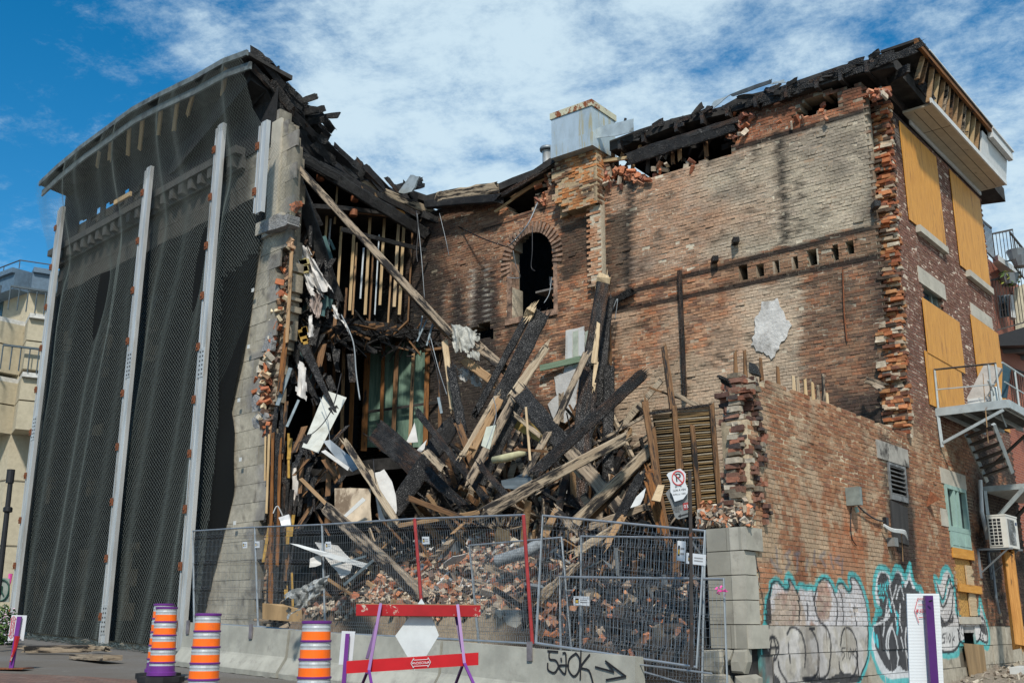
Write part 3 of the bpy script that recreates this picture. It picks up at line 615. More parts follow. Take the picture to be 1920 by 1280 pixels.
# inner wall ---------------------------------------------------------
top_px = [(1700, 150), (1655, 160), (1600, 160), (1500, 175), (1400, 200), (1378, 222), (1395, 250), (1376, 268), (1372, 290), (1330, 300), (1290, 312), (1255, 322), (1215, 332), (1180, 336), (1142, 344), (1142, 290), (1046, 300), (1040, 340), (1012, 372), (1003, 392), (985, 398), (960, 402), (945, 388), (930, 372), (900, 376), (850, 384), (800, 400), (740, 430), (700, 460), (560, 460), (560, 1000), (1330, 1250), (1700, 1000)]
topp = BAK.poly(top_px)
arch_px = [(960, 596), (957, 520), (956, 478), (962, 448), (976, 431), (998, 423), (1020, 429), (1034, 448), (1039, 480), (1040, 580)]
archp = BAK.poly(arch_px)
holes = [BAK.poly([(1480, 222), (1502, 192), (1535, 178), (1566, 172), (1578, 202), (1552, 208), (1530, 216), (1500, 222)]), BAK.poly([(868, 612), (925, 604), (925, 638), (868, 632)])]
slots = [(1388, 1401, 497, 526), (1421, 1431, 492, 518), (1452, 1461, 485, 512), (1487, 1495, 478, 505), (1518, 1534, 468, 498), (1565, 1571, 459, 487), (1592, 1600, 452, 479)]
CUTS = []
for a, b, c, d in slots: CUTS.append((BAK.px(b + 2, d)[0], BAK.px(a - 2, d)[0], BAK.px(a, d)[1], BAK.px(b, c)[1]))
def keep_back(u, z):
    k = (u > .30) & (u < 15.5); zt = z + (vnoise(u, z, 5, 61, 2) - .5) * .16; ut = u + (vnoise(u, z, 5, 62, 2) - .5) * .2
    k &= inpoly(topp, ut, zt); k &= ~inpoly(archp, u, z)
    for h in holes: k &= ~inpoly(h, ut + 0, zt + 0)
    return k
def zone(px): return BAK.poly(px)
Z_white = zone([(1145, 350), (1645, 205), (1645, 425), (1300, 500), (1160, 545)])
Z_wash = zone([(1390, 545), (1500, 515), (1505, 700), (1500, 830), (1395, 830)])
Z_tri = zone([(1230, 690), (1300, 655), (1410, 755), (1420, 900), (1150, 900), (1150, 760)])
Z_dkr = zone([(1500, 520), (1650, 480), (1720, 820), (1500, 800)])
Z_sqr = zone([(1048, 428), (1112, 398), (1114, 505), (1050, 530)])
Z_sq2 = zone([(1134, 408), (1182, 385), (1182, 520), (1135, 560)])
def bandd(p, U, Z, w_): return sst(-dline(p, U, Z), -w_ * 1.5, -w_ * .6)
LN = [(BAK.poly([(1130, 562), (1300, 515), (1640, 425)]), .075), (BAK.poly([(1150, 583), (1400, 532), (1640, 481)]), .075), (BAK.poly([(1145, 347), (1400, 272), (1650, 200)]), .065), (BAK.poly([(905, 432), (1040, 385)]), .04)]
VL = [(BAK.poly([(1182, 345), (1178, 545)]), .10), (BAK.poly([(1458, 250), (1466, 330), (1472, 450)]), .09), (BAK.poly([(1120, 350), (1118, 400)]), .05), (BAK.poly([(1140, 360), (1134, 560)]), .04), (BAK.poly([(1150, 600), (1150, 800)]), .05)]
def col_back(u, z, r):
    n = vnoise(u, z, .5, 71); n2 = vnoise(u, z, 1.7, 72); n3 = vnoise(u, z, 6, 73, 3); N = len(u)
    c = mixc(C3((.34, .16, .085), N), (.44, .26, .155), r[:, 0]); c = mixc(c, (.16, .085, .06), (r[:, 1] > .68) * .7); c = mixc(c, (.44, .16, .07), (r[:, 2] > .8) * .6)
    ut = u + (n2 - .5) * .7; zt = z + (n2 - .5) * .5
    pale = inpoly(Z_white, ut, zt); c = mixc(c, (.42, .28, .185), pale * .62); c = mixc(c, (.43, .39, .295), pale * sst(3.4 - u + (n - .5) * 5, -.6, .9) * .78); c = mixc(c, (.12, .10, .085), pale * sst(vnoise(u, z, 1.1, 171, 4), .58, .74) * .45)
    c = mixc(c, (.40, .33, .26), pale * sst(n3, .55, .7) * .4)
    c = mixc(c, (.50, .42, .31), inpoly(Z_wash, u + (n3 - .5) * .3, z + (n3 - .5) * .3) * .72); c = mixc(c, (.42, .34, .24), inpoly(Z_tri, u, z) * .7)
    lowz = (z < 8.8); c = mixc(c, (.48, .36, .25), lowz * (u > 2.4) * (u < 7.5) * sst(n2, .42, .62) * .6)
    c = mixc(c, (.10, .075, .055), inpoly(Z_dkr, ut, zt) * (.35 + .4 * sst(n2, .42, .6)))
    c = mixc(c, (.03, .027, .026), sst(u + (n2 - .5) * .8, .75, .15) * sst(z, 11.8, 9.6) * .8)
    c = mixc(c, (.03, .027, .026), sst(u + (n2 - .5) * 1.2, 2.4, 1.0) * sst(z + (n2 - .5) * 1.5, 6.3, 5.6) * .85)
    c = mixc(c, (.045, .038, .03), inpoly(Z_sqr, u + (n3 - .5) * .15, z) * sst(z + (n2 - .5) * 1.4, 9.7, 10.2) * .82); c = mixc(c, (.05, .04, .03), inpoly(Z_sq2, u + (n3 - .5) * .15, z) * .78)
    band = (z > 8.85) & (z < 9.45) & (u < 6.5); c = mixc(c, (.20, .135, .085), band * sst(3.6 - u + (n - .5) * 3, -1, 1) * .6)
    top = sst(z + (n2 - .5) * .6, 12.0, 12.35) * (u < 3.2); c = mixc(c, (.26, .09, .045), top * .7); c = mixc(c, (.03, .025, .022), sst(z + (n2 - .5) * 1.0, 12.35, 12.9) * .75)
    # sooty left bay with pale run-off streaks
    lf = sst(u, 9.9, 10.6); c = mixc(c, (.13, .085, .06), lf * .55); st = vnoise(u * 2.2, z * .25, 1.6, 77, 3)
    c = mixc(c, (.026, .025, .025), lf * sst(st + (10.6 - z) * .10, .46, .62) * sst(z, 11.5, 10.2) * .9); c = mixc(c, (.33, .31, .27), lf * (z < 10.9) * (z > 8.9) * sst(vnoise(u * 3, z * .22, 1.3, 78, 3), .60, .72) * .7)
    c = mixc(c, (.02, .02, .02), sst(u + (n2 - .5) * 2, 11.7, 13.0) * .9)
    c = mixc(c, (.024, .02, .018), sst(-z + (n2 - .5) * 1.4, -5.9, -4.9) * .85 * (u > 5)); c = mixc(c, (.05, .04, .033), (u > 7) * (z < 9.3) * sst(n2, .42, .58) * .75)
    for p, w_ in LN: c = mixc(c, (.018, .016, .015), bandd(p, u, z + (n3 - .5) * .03, w_) * .92)
    for p, w_ in VL: c = mixc(c, (.022, .02, .018), bandd(p, u + (n3 - .5) * .14, z, w_) * .88)
    sp = vnoise(u, z, 4.2, 79, 3); c = mixc(c, (.05, .04, .03), sst(sp, .69, .77) * .7)
    return c
def mcol_back(u, z):
    n = vnoise(u, z, .8, 81); n2 = vnoise(u, z, 1.7, 72); c = mixc(C3((.46, .40, .30), len(u)), (.30, .22, .15), sst(n, .42, .6)); f = col_back(u, z, np.full((len(u), 4), .5)); L = f.mean(1)
    return c * np.clip(.22 + 3.9 * L, .2, 1.25)[:, None]
brickwall('inner_brick_wall', BAK, -.1, 15.5, 2.0, 13.2, keep_back, col_back, mcol_back, BLD, cuts=CUTS, seed=31, thick=.45, jit=.009)
# arch surround: a ring of bricks on edge
ar = MB(); 
ring = []
for k in range(26):
    t = radians(-12 + k * (204 / 25.)); 
    cu = (archp[2][0] + archp[8][0]) / 2; hw = abs(archp[2][0] - archp[8][0]) / 2 + .13; cz = BAK.px(1000, 480)[1] - .1
    ring.append(BAK.P(cu - hw * cos(t), cz + (hw + .05) * sin(t), .01))
m = MB()
for i, p in enumerate(ring):
    t = radians(-12 + i * (204 / 25.)); d2 = (-BAK.d * cos(t)); rad = Vector((d2.x, d2.y, sin(t))).normalized(); tan_ = Vector((BAK.n.x, BAK.n.y, 0)).cross(rad)
    m.box(p, rad, tan_, (BAK.n.x, BAK.n.y, 0), .15, .034, .03 + R.uniform(0, .01))
M_ARCH = mat_simple('arch_brick', (.30, .19, .13), .9, var=.4, nscale=9, bs=.6, dirt=(.07, .05, .04), dirt_lo=.42)
m.build('arch_surround', M_ARCH, BLD)
m = MB(); u0, z0 = archp[0]; u1, z1 = archp[9]
m.pbox(BAK, u0 - .0, u0 + .16, z0, BAK.px(965, 490)[1], -.3, .02); m.pbox(BAK, u1 - .1, u1 + .02, z1, BAK.px(1037, 480)[1], -.3, .015)
m.pbox(BAK, u1 - .1, u0 + .2, z0 - .18, z0 - .02, -.4, .05); m.build('arch_jamb', M_ARCH, BLD)
# black joists and grey debris seen in the arch
m = MB(); m.pbox(BAK, u1 + .05, u0 - .4, 9.95, 10.0, -1.2, -.5, 1); m.pbox(BAK, u1 + .0, u1 + .30, 9.1, 9.9, -1.0, -.9, 1)
m.box(BAK.P(u1 + .35, 10.2, -.7), Vector((BAK.d.x, BAK.d.y, .25)).normalized(), UP, (BAK.n.x, BAK.n.y, 0), .32, .12, .01, 1)
m.build('arch_debris', [M_BLACK, mat_simple('dull_grey_panel', (.16, .15, .14), .9, var=.2)], BLD)
# plaster patch
pp = [(1428, 568), (1450, 562), (1458, 560), (1468, 584), (1478, 598), (1483, 612), (1478, 632), (1462, 650), (1455, 668), (1445, 672), (1432, 662), (1420, 660), (1411, 645), (1411, 632), (1418, 618), (1418, 600), (1424, 585)]
def patch(px, name, mat, off=.012, th=.035, parent=BLD, pl=BAK, jag=.0, **k):
    q = pl.poly(px); pts = []
    for i, (u, z) in enumerate(q):
        u2, z2 = q[(i + 1) % len(q)]
        for t in (0, .33, .66): pts.append(pl.P(lerp(u, u2, t) + R.uniform(-1, 1) * jag, lerp(z, z2, t) + R.uniform(-1, 1) * jag, off))
    return MB().prism(pts, Vector((pl.n.x, pl.n.y, 0)) * th).build(name, mat, parent, **k)
patch(pp, 'plaster_patch', mat_simple('stained_render', (.58, .56, .52), .9, var=.16, nscale=2.5, bs=.9, bd=.03, dirt=(.30, .28, .25), dirt_lo=.47, dirt_hi=.66, dirt_scale=1.8), jag=.035, th=.02)
patch([(1062, 618), (1095, 614), (1098, 640), (1090, 690), (1080, 760), (1062, 800), (1040, 790), (1030, 760), (1045, 742), (1040, 708), (1060, 700)], 'plaster_patch', M_PLAST, jag=.03)
m = MB()
for a, b, c in ((1064, 1073, 0), (1074, 1084, 1), (1085, 1096, 0), (1097, 1103, 1)):
    m.hexa([BAK.hit(a, 690, .03), BAK.hit(b, 688, .03), BAK.hit(b, 688, .06), BAK.hit(a, 690, .06), BAK.hit(a, 622, .03), BAK.hit(b, 619, .03), BAK.hit(b, 619, .06), BAK.hit(a, 622, .06)], c)
m.build('painted_panelling', [M_WHITEP, mat_simple('pale_green_paint', (.38, .42, .34), .8, var=.2)], BLD)
m = MB(); m.box((BAK.hit(1010, 691, .2) + BAK.hit(1092, 672, .1)) / 2, (BAK.hit(1092, 672, .1) - BAK.hit(1010, 691, .2)).normalized(), UP, (BAK.n.x, BAK.n.y, 0), .58, .075, .03)
m.build('green_board', mat_wood('green_painted_wood', (.14, .20, .13), (.20, .27, .18), .05), BLD)
m = MB(); m.pbox(BAK, BAK.px(1130, 0)[0] - .1, BAK.px(1111, 0)[0] - .1, 9.6, 12.9, -.1, .22)
# pilaster below the chimney
def col_pil(u, z, r):
    n = vnoise(u, z, 2.5, 91); c = mixc(C3((.40, .17, .08), len(u)), (.46, .30, .19), r[:, 0]); c = mixc(c, (.52, .44, .32), sst(n, .45, .6) * .7); return mixc(c, (.10, .07, .05), sst(vnoise(u, z, 2, 92), .6, .7) * .7)
pu0, pu1 = BAK.px(1136, 480)[0], BAK.px(1113, 480)[0]
PIL = lambda u, z: (u > pu0) & (u < pu1)
brickwall('brick_pilaster', BAK, pu0, pu1, 9.5, 12.3, PIL, col_pil, lambda u, z: C3((.50, .43, .32), len(u)), BLD, off=.2, thick=.3, seed=33, jit=.015)
cu0, cu1 = BAK.px(1132, 330)[0], BAK.px(1052, 330)[0]
def keep_ch(u, z): return (u > cu0 + .02) & (u < cu1 - .25 * sst(12.3 - z, 0, .8) + .1 * np.sin(z * 9)) & (z < 13.25 - .0 * u)
def col_ch(u, z, r):
    n = vnoise(u, z, 1.5, 93); c = mixc(C3((.42, .16, .055), len(u)), (.50, .24, .10), r[:, 0]); c = mixc(c, (.40, .33, .24), (r[:, 1] > .8) * .7); return mixc(c, (.06, .045, .035), sst(n + (cu1 - u) * -.0, .47, .6) * .8)
brickwall('chimney_stack', BAK, cu0, cu1 + .3, 11.6, 13.3, keep_ch, col_ch, lambda u, z: C3((.40, .30, .18), len(u)), BLD, off=.32, thick=.7, seed=34, jit=.02)
SP = Plane(BAK.P(cu0, 0, .32).xy, (-BAK.n.x, -BAK.n.y), (-BAK.d.x, -BAK.d.y))
brickwall('chimney_stack', SP, 0, .7, 11.6, 13.3, lambda u, z: (u < .65), col_ch, lambda u, z: C3((.42, .32, .2), len(u)), BLD, off=.01, thick=.1, seed=35, jit=.015)
# ragged loose bricks along the top of the inner wall, white mortar on them
pts = []
for (x, y, n) in ((1150, 335, 22), (1190, 330, 20), (1160, 318, 22), (1150, 345, 14), (1240, 318, 8), (1380, 255, 14), (1388, 235, 10), (1395, 215, 10), (1490, 222, 5), (1500, 226, 8), (1545, 212, 8), (1030, 345, 18), (1020, 372, 18), (1040, 320, 14), (1200, 338, 10), (1290, 310, 6), (1640, 180, 16), (1655, 170, 14)):
    for k in range(n): pts.append(BAK.hit(x + R.gauss(0, 9), y + R.gauss(0, 5), R.uniform(-.3, .12)))
loose_bricks('loose_brick_rubble', pts, BLD, 12, size=(.17, .09, .06))
# ---------------------------------------------------------------- side wall: boards, windows, sills
def plank_on(pl, px, off, th, mat, name, parent=BLD, **k):
    pts = [pl.hit(x, y, off) for x, y in px]
    return MB().prism(pts, Vector((pl.n.x, pl.n.y, 0)) * th).build(name, mat, parent, **k)
def sheet(pl, u0, u1, z0, z1, off, mat, name, label=None, parent=BLD):
    mb = MB(); mb.pbox(pl, u0, u1, z0, z1, off, off + .014)
    a = [pl.P(u0, z0, off + .014), pl.P(u1, z0, off + .014), pl.P(u1, z1, off + .014), pl.P(u0, z1, off + .014)]
    o = mb.build(name, mat, parent)
    uv = o.data.uv_layers[0].data      # grain runs up the sheet
    for poly in o.data.polygons:
        for li in poly.loop_indices:
            v = o.data.vertices[o.data.loops[li].vertex_index].co + world_loc(o); q = Vector((v.x, v.y)) - pl.o
            uv[li].uv = (v.z, q.dot(pl.d))
    if label: o['label'] = label
    return o
sheet(SID, 8.12, 10.56, 9.92, 12.26, .02, M_PLY, 'plywood_sheet', 'tall plywood sheet over the top window nearest the broken edge')
sheet(SID, 11.55, 14.0, 9.80, 12.30, .02, M_PLY, 'plywood_sheet')
sheet(SID, 8.36, 10.85, 7.0, 8.22, .036, M_PLY, 'plywood_sheet'); sheet(SID, 8.2, 10.6, 5.87, 7.02, .02, M_PLY, 'plywood_sheet')
sheet(SID, 11.9, 14.15, 6.1, 8.66, .02, M_PLY, 'plywood_sheet')
def stone_bar(u0, u1, z0, z1, name, o1=.06, mat=None):
    m = MB(); m.pbox(SID, u0, u1, z0, z1, -.05, o1); return m.build(name, mat or M_LIME, BLD)
stone_bar(8.55, 10.45, 9.76, 9.92, 'window_sill', .11); stone_bar(12.0, 13.95, 9.64, 9.80, 'window_sill', .11)
stone_bar(8.38, 10.15, 8.58, 8.95, 'lintel', .02); stone_bar(12.05, 13.8, 8.68, 9.0, 'lintel', .02)
M_LIN = mat_simple('burnt_limestone', (.33, .31, .27), .9, var=.15, dirt=(.05, .045, .04), dirt_lo=.48, dirt_hi=.62, dirt_scale=1.6)
stone_bar(5.0, 6.6, 4.38, 4.72, 'lintel', .02, M_LIN); stone_bar(8.45, 10.08, 4.28, 4.60, 'lintel', .02, M_LIME)
# sash window above the middle boards
wn_ = MB(); wn_.pbox(SID, 8.62, 9.98, 8.22, 8.72, -.22, -.20, 1); wn_.pbox(SID, 8.62, 8.72, 8.1, 8.72, -.2, -.12); wn_.pbox(SID, 9.88, 9.98, 8.1, 8.72, -.2, -.12); wn_.pbox(SID, 8.62, 9.98, 8.62, 8.72, -.2, -.10)
wn_.pbox(SID, 9.62, 9.70, 8.1, 8.62, -.2, -.15); wn_.build('sash_window', [mat_simple('pale_grey_green_paint', (.30, .36, .32), .6, var=.1), mat_simple('blue_glass', (.05, .09, .14), .15, var=.2, spec=.8)], BLD)
mk = MB(); mk.pbox(SID, 8.3, 14.1, 6.0, 12.3, -.55, -.5); mk.build('inner_lining', M_BLACK, BLD)
# louvred opening
lv = MB(); u0, u1, z0, z1 = 5.47, 6.36, 3.68, 4.36
mm = mat_simple('scorched_louvre', (.20, .20, .195), .55, .3, var=.3, dirt=(.03, .03, .03), dirt_lo=.5, dirt_hi=.65)
lv.pbox(SID, u0, u0 + .06, z0, z1, -.08, .03); lv.pbox(SID, u1 - .06, u1, z0, z1, -.08, .03); lv.pbox(SID, u0 + .06, u1 - .06, z1 - .05, z1, -.08, .03); lv.pbox(SID, u0 + .06, u1 - .06, z0, z0 + .10, -.08, .03)
fr = lv.build('louvre_window', mm, BLD)
for k in range(7):
    z = z0 + .13 + k * .083; s_ = MB(); c = SID.P((u0 + u1) / 2, z, -.01)
    s_.box(c, (SID.d.x, SID.d.y, R.uniform(-.01, .01)), Vector((SID.n.x, SID.n.y, -.7)).normalized(), Vector((SID.n.x, SID.n.y, 1.4)).normalized(), (u1 - u0) / 2 - .065, .045, .007); s_.build('slat', mm, fr)
q = MB(); q.pbox(SID, u0 - .03, u1 + .03, z0 - .1, z1 + .02, -.36, -.30); q.build('dark_void', M_BLACK, BLD)
def col_burnt(): pass
patch([(1668, 937), (1700, 952), (1703, 1022), (1672, 1012)], 'scorched_panel', mat_simple('scorched_board', (.035, .032, .030), .8, var=.5, nscale=4, dirt=(.15, .14, .13), dirt_lo=.66, dirt_hi=.7, dirt_scale=6, streak=True), off=.0, th=.02, pl=SID)
# teal timber window above panel
tw = MB(); a, b, c, d = TEAL
tw.pbox(SID, a, a + .09, c, d, -.12, .03); tw.pbox(SID, b - .09, b, c, d, -.12, .03); tw.pbox(SID, a + .09, b - .09, d - .08, d, -.12, .03); tw.pbox(SID, a + .09, b - .09, c, c + .1, -.12, .03)
tw.pbox(SID, a + .50, a + .62, c + .1, d - .08, -.10, .02); tw.pbox(SID, b - .60, b - .50, c + .1, d - .08, -.10, .02); tw.pbox(SID, a + .62, b - .60, c + .1, d - .08, -.12, -.08)
tf = tw.build('teal_window', M_TEAL, BLD)
for e0, e1 in ((a + .09, a + .50), (b - .50, b - .09)):
    g_ = MB(); g_.pbox(SID, e0, e1, c + .1, d - .08, -.07, -.06); g_.build('pane', M_GLASS, tf)
tp = MB(); tp.pbox(SID, a + .02, b - .02, 3.0, c - .0, -.06, .025)
for k in range(3): tp.pbox(SID, a + .1 + k * .42, a + .46 + k * .42, 3.05, c - .06, .025, .035)
tp.build('teal_panel', M_TEAL, BLD)
bd = MB(); bd.pbox(SID, 8.72, 9.97, 1.5, 3.0, -.06, -.045); bd.build('strand_board_sheet', M_OSB, BLD)
b2 = MB(); b2.pbox(SID, 8.66, 10.04, 2.80, 3.0, -.03, .03); b2.build('nailed_plank', M_PLY, BLD)
b2 = MB(); b2.pbox(SID, 9.5, 9.93, 1.66, 2.68, -.03, .0); b2.build('nailed_plank', M_FRESH, BLD)
b2 = MB(); b2.box(SID.P(9.5, 2.2, .03), Vector((SID.d.x, SID.d.y, -.02)).normalized(), UP, (SID.n.x, SID.n.y, 0), .75, .08, .02); b2.build('nailed_plank', M_PLY, BLD)
plank_on(SID, [(1806, 1205), (1843, 1208), (1850, 1268), (1818, 1269)], .04, .015, M_OLDPLY, 'boarded_hatch')
b2 = MB(); b2.pbox(SID, 8.66, 9.95, 1.50, 1.64, -.02, .05); b2.build('door_ledge', M_LIME, BLD)
# cracks in the brickwork near the corner
def crack(px, w, name='crack', pl=SID, off=.012):
    p = [pl.hit(x, y, off) for x, y in px]; m = MB()
    for i in range(len(p) - 1):
        a = p[i]; b = p[i + 1]; h = Vector((pl.d.x, pl.d.y, 0)) * (w * (1 - .7 * i / len(p))); m.add([a, a + h, b + h * .8, b], [(0, 1, 2, 3)])
    return m.build(name, M_INK, BLD)
crack([(1416, 1040), (1419, 1062), (1424, 1075), (1422, 1095), (1428, 1110), (1431, 1130), (1434, 1140)], .03)
# eave box on the side street --------------------------------------------------
OW = .65; OT = .85; zs_ = 12.62; zt_ = 13.50; uS = 8.5; uT = 7.2; ub = 14.22
M_SOFF = mat_simple('soffit_board', (.46, .41, .31), .7, var=.08, dirt=(.22, .20, .16), dirt_lo=.62)
us_ = 12.05
MB().pbox(SID, uS, ub, zs_ - .02, zs_ + .03, .0, OW).build('eave_soffit', M_SOFF, BLD)
for o in (.22, .44): MB().pbox(SID, uS + .1, ub - .1, zs_ - .024, zs_ - .02, o, o + .012).build('soffit_joint', M_INK, BLD)
MB().pbox(SID, 9.8, 9.812, zs_ - .025, zs_ - .02, 0, OW).build('soffit_joint', M_INK, BLD)
MB().pbox(SID, uS - .12, ub, zs_ - .03, zs_ + .09, OW, OW + .04).build('eave_trim', M_WHITEP, BLD)
def tilt(m, u0, u1, oa, za, ob_, zb, th):   # slab leaning outwards from (oa, za) up to (ob_, zb)
    c = [SID.P(u0, za, oa), SID.P(u1, za, oa), SID.P(u1, za, oa - th), SID.P(u0, za, oa - th), SID.P(u0, zb, ob_), SID.P(u1, zb, ob_), SID.P(u1, zb, ob_ - th), SID.P(u0, zb, ob_ - th)]
    m.hexa([c[3], c[2], c[1], c[0], c[7], c[6], c[5], c[4]]); return m
m = tilt(MB(), us_, ub, OW + .03, zs_ + .09, OT - .08, zt_ - .2, .04); m.pbox(SID, us_ + .4, ub + .03, zt_ - .26, zt_ - .03, OT - .06, OT + .06); m.pbox(SID, us_ + .4, ub + .06, zt_ - .03, zt_ + .02, OT - .1, OT + .10)
m.pbox(SID, ub - .03, ub + .01, zs_, zt_ - .05, -.1, OW + .02); m.build('eave_fascia', M_WHITEP, BLD)
u = 7.75
while u < us_ - .05:
    t = R.uniform(-.05, .05); zlo = zs_ + (.02 if u > uS - .1 else .3); c0 = SID.P(u, zlo, OW - .04); c1 = SID.P(u + t * 2, zt_ - .05, OT - .08)
    d_ = (c1 - c0); MB().box((c0 + c1) / 2, (SID.d.x, SID.d.y, 0), (SID.n.x, SID.n.y, 0), d_.normalized(), R.uniform(.018, .03), .05, d_.length / 2).build('eave_stud', R.choice([M_BROWN, M_BROWNL, M_WEATH, M_BROWNL, M_STUD]), BLD); u += R.uniform(.22, .40)
m = MB(); m.box(SID.P((uT + ub) / 2, zt_ + .03, OT - .35), (SID.d.x, SID.d.y, 0), Vector((SID.n.x, SID.n.y, 0)).normalized(), (0, 0, 1), (ub - uT) / 2, .42, .03); m.build('eave_roof_board', M_SOOT, BLD)
m = MB(); m.pbox(SID, uT - .1, us_ + .4, zt_ - .12, zt_ + .01, OT - .02, OT + .05); m.build('eave_batten', M_RUSTW, BLD)
m = MB(); m.pbox(SID, uT + .6, us_ + .5, zt_ + .02, zt_ + .05, OT - .05, OT + .09); m.build('metal_flashing', M_WHITEP, BLD)
m = MB(); m.pbox(SID, 7.55, 14.2, zs_ + .03, zt_, -.3, .02); m.build('charred_boarding', M_CHARB, BLD)
m = MB(); m.pbox(SID, 8.9, ub, zs_ - .14, zs_ - .03, .0, .035); m.build('soffit_moulding', M_WHITEP, BLD)
def stick(name, a, b, w, t, mat, parent=None, roll=0.0, rough=.38, nseg=8, taper=1.0, bend=0.0, label=None, cat=None, group=None, ends=True):
    """one squared timber between two points, worn edges, splintered ends"""
    a = Vector(a); b = Vector(b); d = b - a; L = d.length; d.normalize()
    side = d.cross(Vector((0, 1, .15))).normalized(); side.rotate(Matrix.Rotation(roll, 3, d)); nn = side.cross(d).normalized()
    vs = []; uv = []; fs = []
    N = nseg; K = 8; br = random.Random(int(abs(a.x * 911 + a.z * 77 + b.x * 13) * 100) % 100000)
    for i in range(N + 1):
        s_ = i / N; c = a + d * (L * s_) + nn * (bend * sin(pi * s_)) + side * br.uniform(-.03, .03) * w * rough * 2
        ww = w * (1 - (1 - taper) * s_) * (1 + br.uniform(-1, 1) * rough * .22) / 2; tt = t * (1 - (1 - taper) * s_) * (1 + br.uniform(-1, 1) * rough * .22) / 2; ch = .82
        cr = [(-ww, -tt * ch), (-ww * ch, -tt), (ww * ch, -tt), (ww, -tt * ch), (ww, tt * ch), (ww * ch, tt), (-ww * ch, tt), (-ww, tt * ch)]
        for x, y in cr:
            ex = d * (br.uniform(-.5, .6) * min(w, .25) * (1 if i in (0, N) else 0) * (1.2 if ends else .1))
            vs.append(c + side * (x * (1 + br.uniform(-.06, .06) * rough)) + nn * (y * (1 + br.uniform(-.06, .06) * rough)) + ex)
    per = [0]; 
    for k in range(K):
        x0, y0 = cr[k]; x1, y1 = cr[(k + 1) % K]; per.append(per[-1] + math.hypot(x1 - x0, y1 - y0))
    for i in range(N):
        for k in range(K):
            k2 = (k + 1) % K; fs.append((i * K + k, i * K + k2, (i + 1) * K + k2, (i + 1) * K + k))
            uv.append([(L * i / N, per[k]), (L * i / N, per[k + 1]), (L * (i + 1) / N, per[k + 1]), (L * (i + 1) / N, per[k])])
    fs += [tuple(range(K - 1, -1, -1)), tuple(range(N * K, N * K + K))]; uv += [None, None]
    m = MB(); m.add(vs, fs, 0, uv)
    if label and ends and w > .09:      # splinters left standing at the broken ends
        for end, sg in ((a, -1), (b, 1)):
            for q in range(br.randint(3, 6)):
                o_ = side * br.uniform(-.45, .45) * w + nn * br.uniform(-.45, .45) * t; l_ = br.uniform(.05, .26); s0 = end + o_ - d * sg * .06; e0 = s0 + d * sg * (l_ + .06) + side * br.uniform(-.04, .04)
                hw = br.uniform(.01, .035); m.add([s0 - side * hw, s0 + side * hw, s0 + nn * hw * .7, e0], [(0, 1, 3), (1, 2, 3), (2, 0, 3), (0, 2, 1)])
    return m.build(name, mat, parent, label=label, cat=cat, group=group)
def bpx(px, py, off=0.0): return BAK.hit(px, py, off)
stick('charred_brace', SID.hit(1690, 110, .2), SID.hit(1744, 180, OW), .2, .05, M_CHARB, BLD)
stick('charred_brace', SID.hit(1676, 100, .3), SID.hit(1722, 88, OW), .16, .06, M_CHAR, BLD)
stick('charred_brace', SID.hit(1668, 150, .2), SID.hit(1700, 130, .7), .2, .06, M_CHAR, BLD)
# ---------------------------------------------------------------- flat roof behind the inner wall
rt = [(1142, 262), (1200, 243), (1265, 222), (1350, 197), (1382, 184), (1455, 164), (1490, 156), (1580, 124), (1672, 98)]
rp = [BAK.px(x, y, .12) for x, y in rt]
m = MB(); top = [BAK.P(u, z + R.uniform(-.03, .03), .12 + R.uniform(-.06, .06)) for u, z in rp]
N = len(top); bot = [p - UP * R.uniform(.18, .34) for p in top]; back = [p - Vector((BAK.n.x, BAK.n.y, 0)) * 9 for p in top]
for i in range(N - 1): m.hexa([bot[i], bot[i + 1], back[i + 1] - UP * .4, back[i] - UP * .4, top[i], top[i + 1], back[i + 1], back[i]])
m.build('flat_roof', M_SOOT, BLD)
m = MB()
for k in range(10):
    x = 1165 + k * 52 + R.uniform(-8, 8); y = 262 - (x - 1142) * .315; p = BAK.hit(x, y + 14, .05)
    m.box(p - Vector((BAK.n.x, BAK.n.y, 0)) * 1.8 - UP * .12, (BAK.n.x, BAK.n.y, 0), (BAK.d.x, BAK.d.y, 0), UP, 2.0, .04, .13)
m.build('roof_joists', M_CHARB, BLD)
stick('charred_beam', bpx(1175, 300, .1), bpx(1385, 232, .12), .30, .12, M_CHAR, BLD, nseg=14)
stick('charred_beam', bpx(1200, 283, .12), bpx(1380, 226, .16), .14, .1, M_CHARB, BLD, nseg=10)
stick('roof_rail', bpx(1130, 302, .0), bpx(1218, 291, .1), .09, .06, M_STUD, BLD)
for x, y0, y1, mt in ((1166, 275, 296, M_BROWNL), (1200, 274, 290, M_STUD), (1186, 300, 323, M_STUD), (1214, 300, 326, M_SOOT), (1262, 268, 306, M_BROWN), (1275, 276, 300, M_BROWNL), (1325, 256, 296, M_BROWN), (1150, 285, 300, M_BROWN)):
    stick('roof_stud', bpx(x, y1, -.15), bpx(x + R.uniform(-5, 5), y0, -.1), .10, .05, mt, BLD)
m = MB()
for k in range(14):
    x = R.uniform(1220, 1380); c = bpx(x, 318 - (x - 1220) * .27 - R.uniform(2, 40), -R.uniform(.1, .9))
    m.box(c, Vector((R.uniform(-1, 1), R.uniform(-1, 1), R.uniform(-.6, .6))).normalized(), Vector((0, 0, 1)), Vector((1, 0, 0)), R.uniform(.1, .35), R.uniform(.02, .1), .02)
m.build('attic_debris', [M_SOOT], BLD)
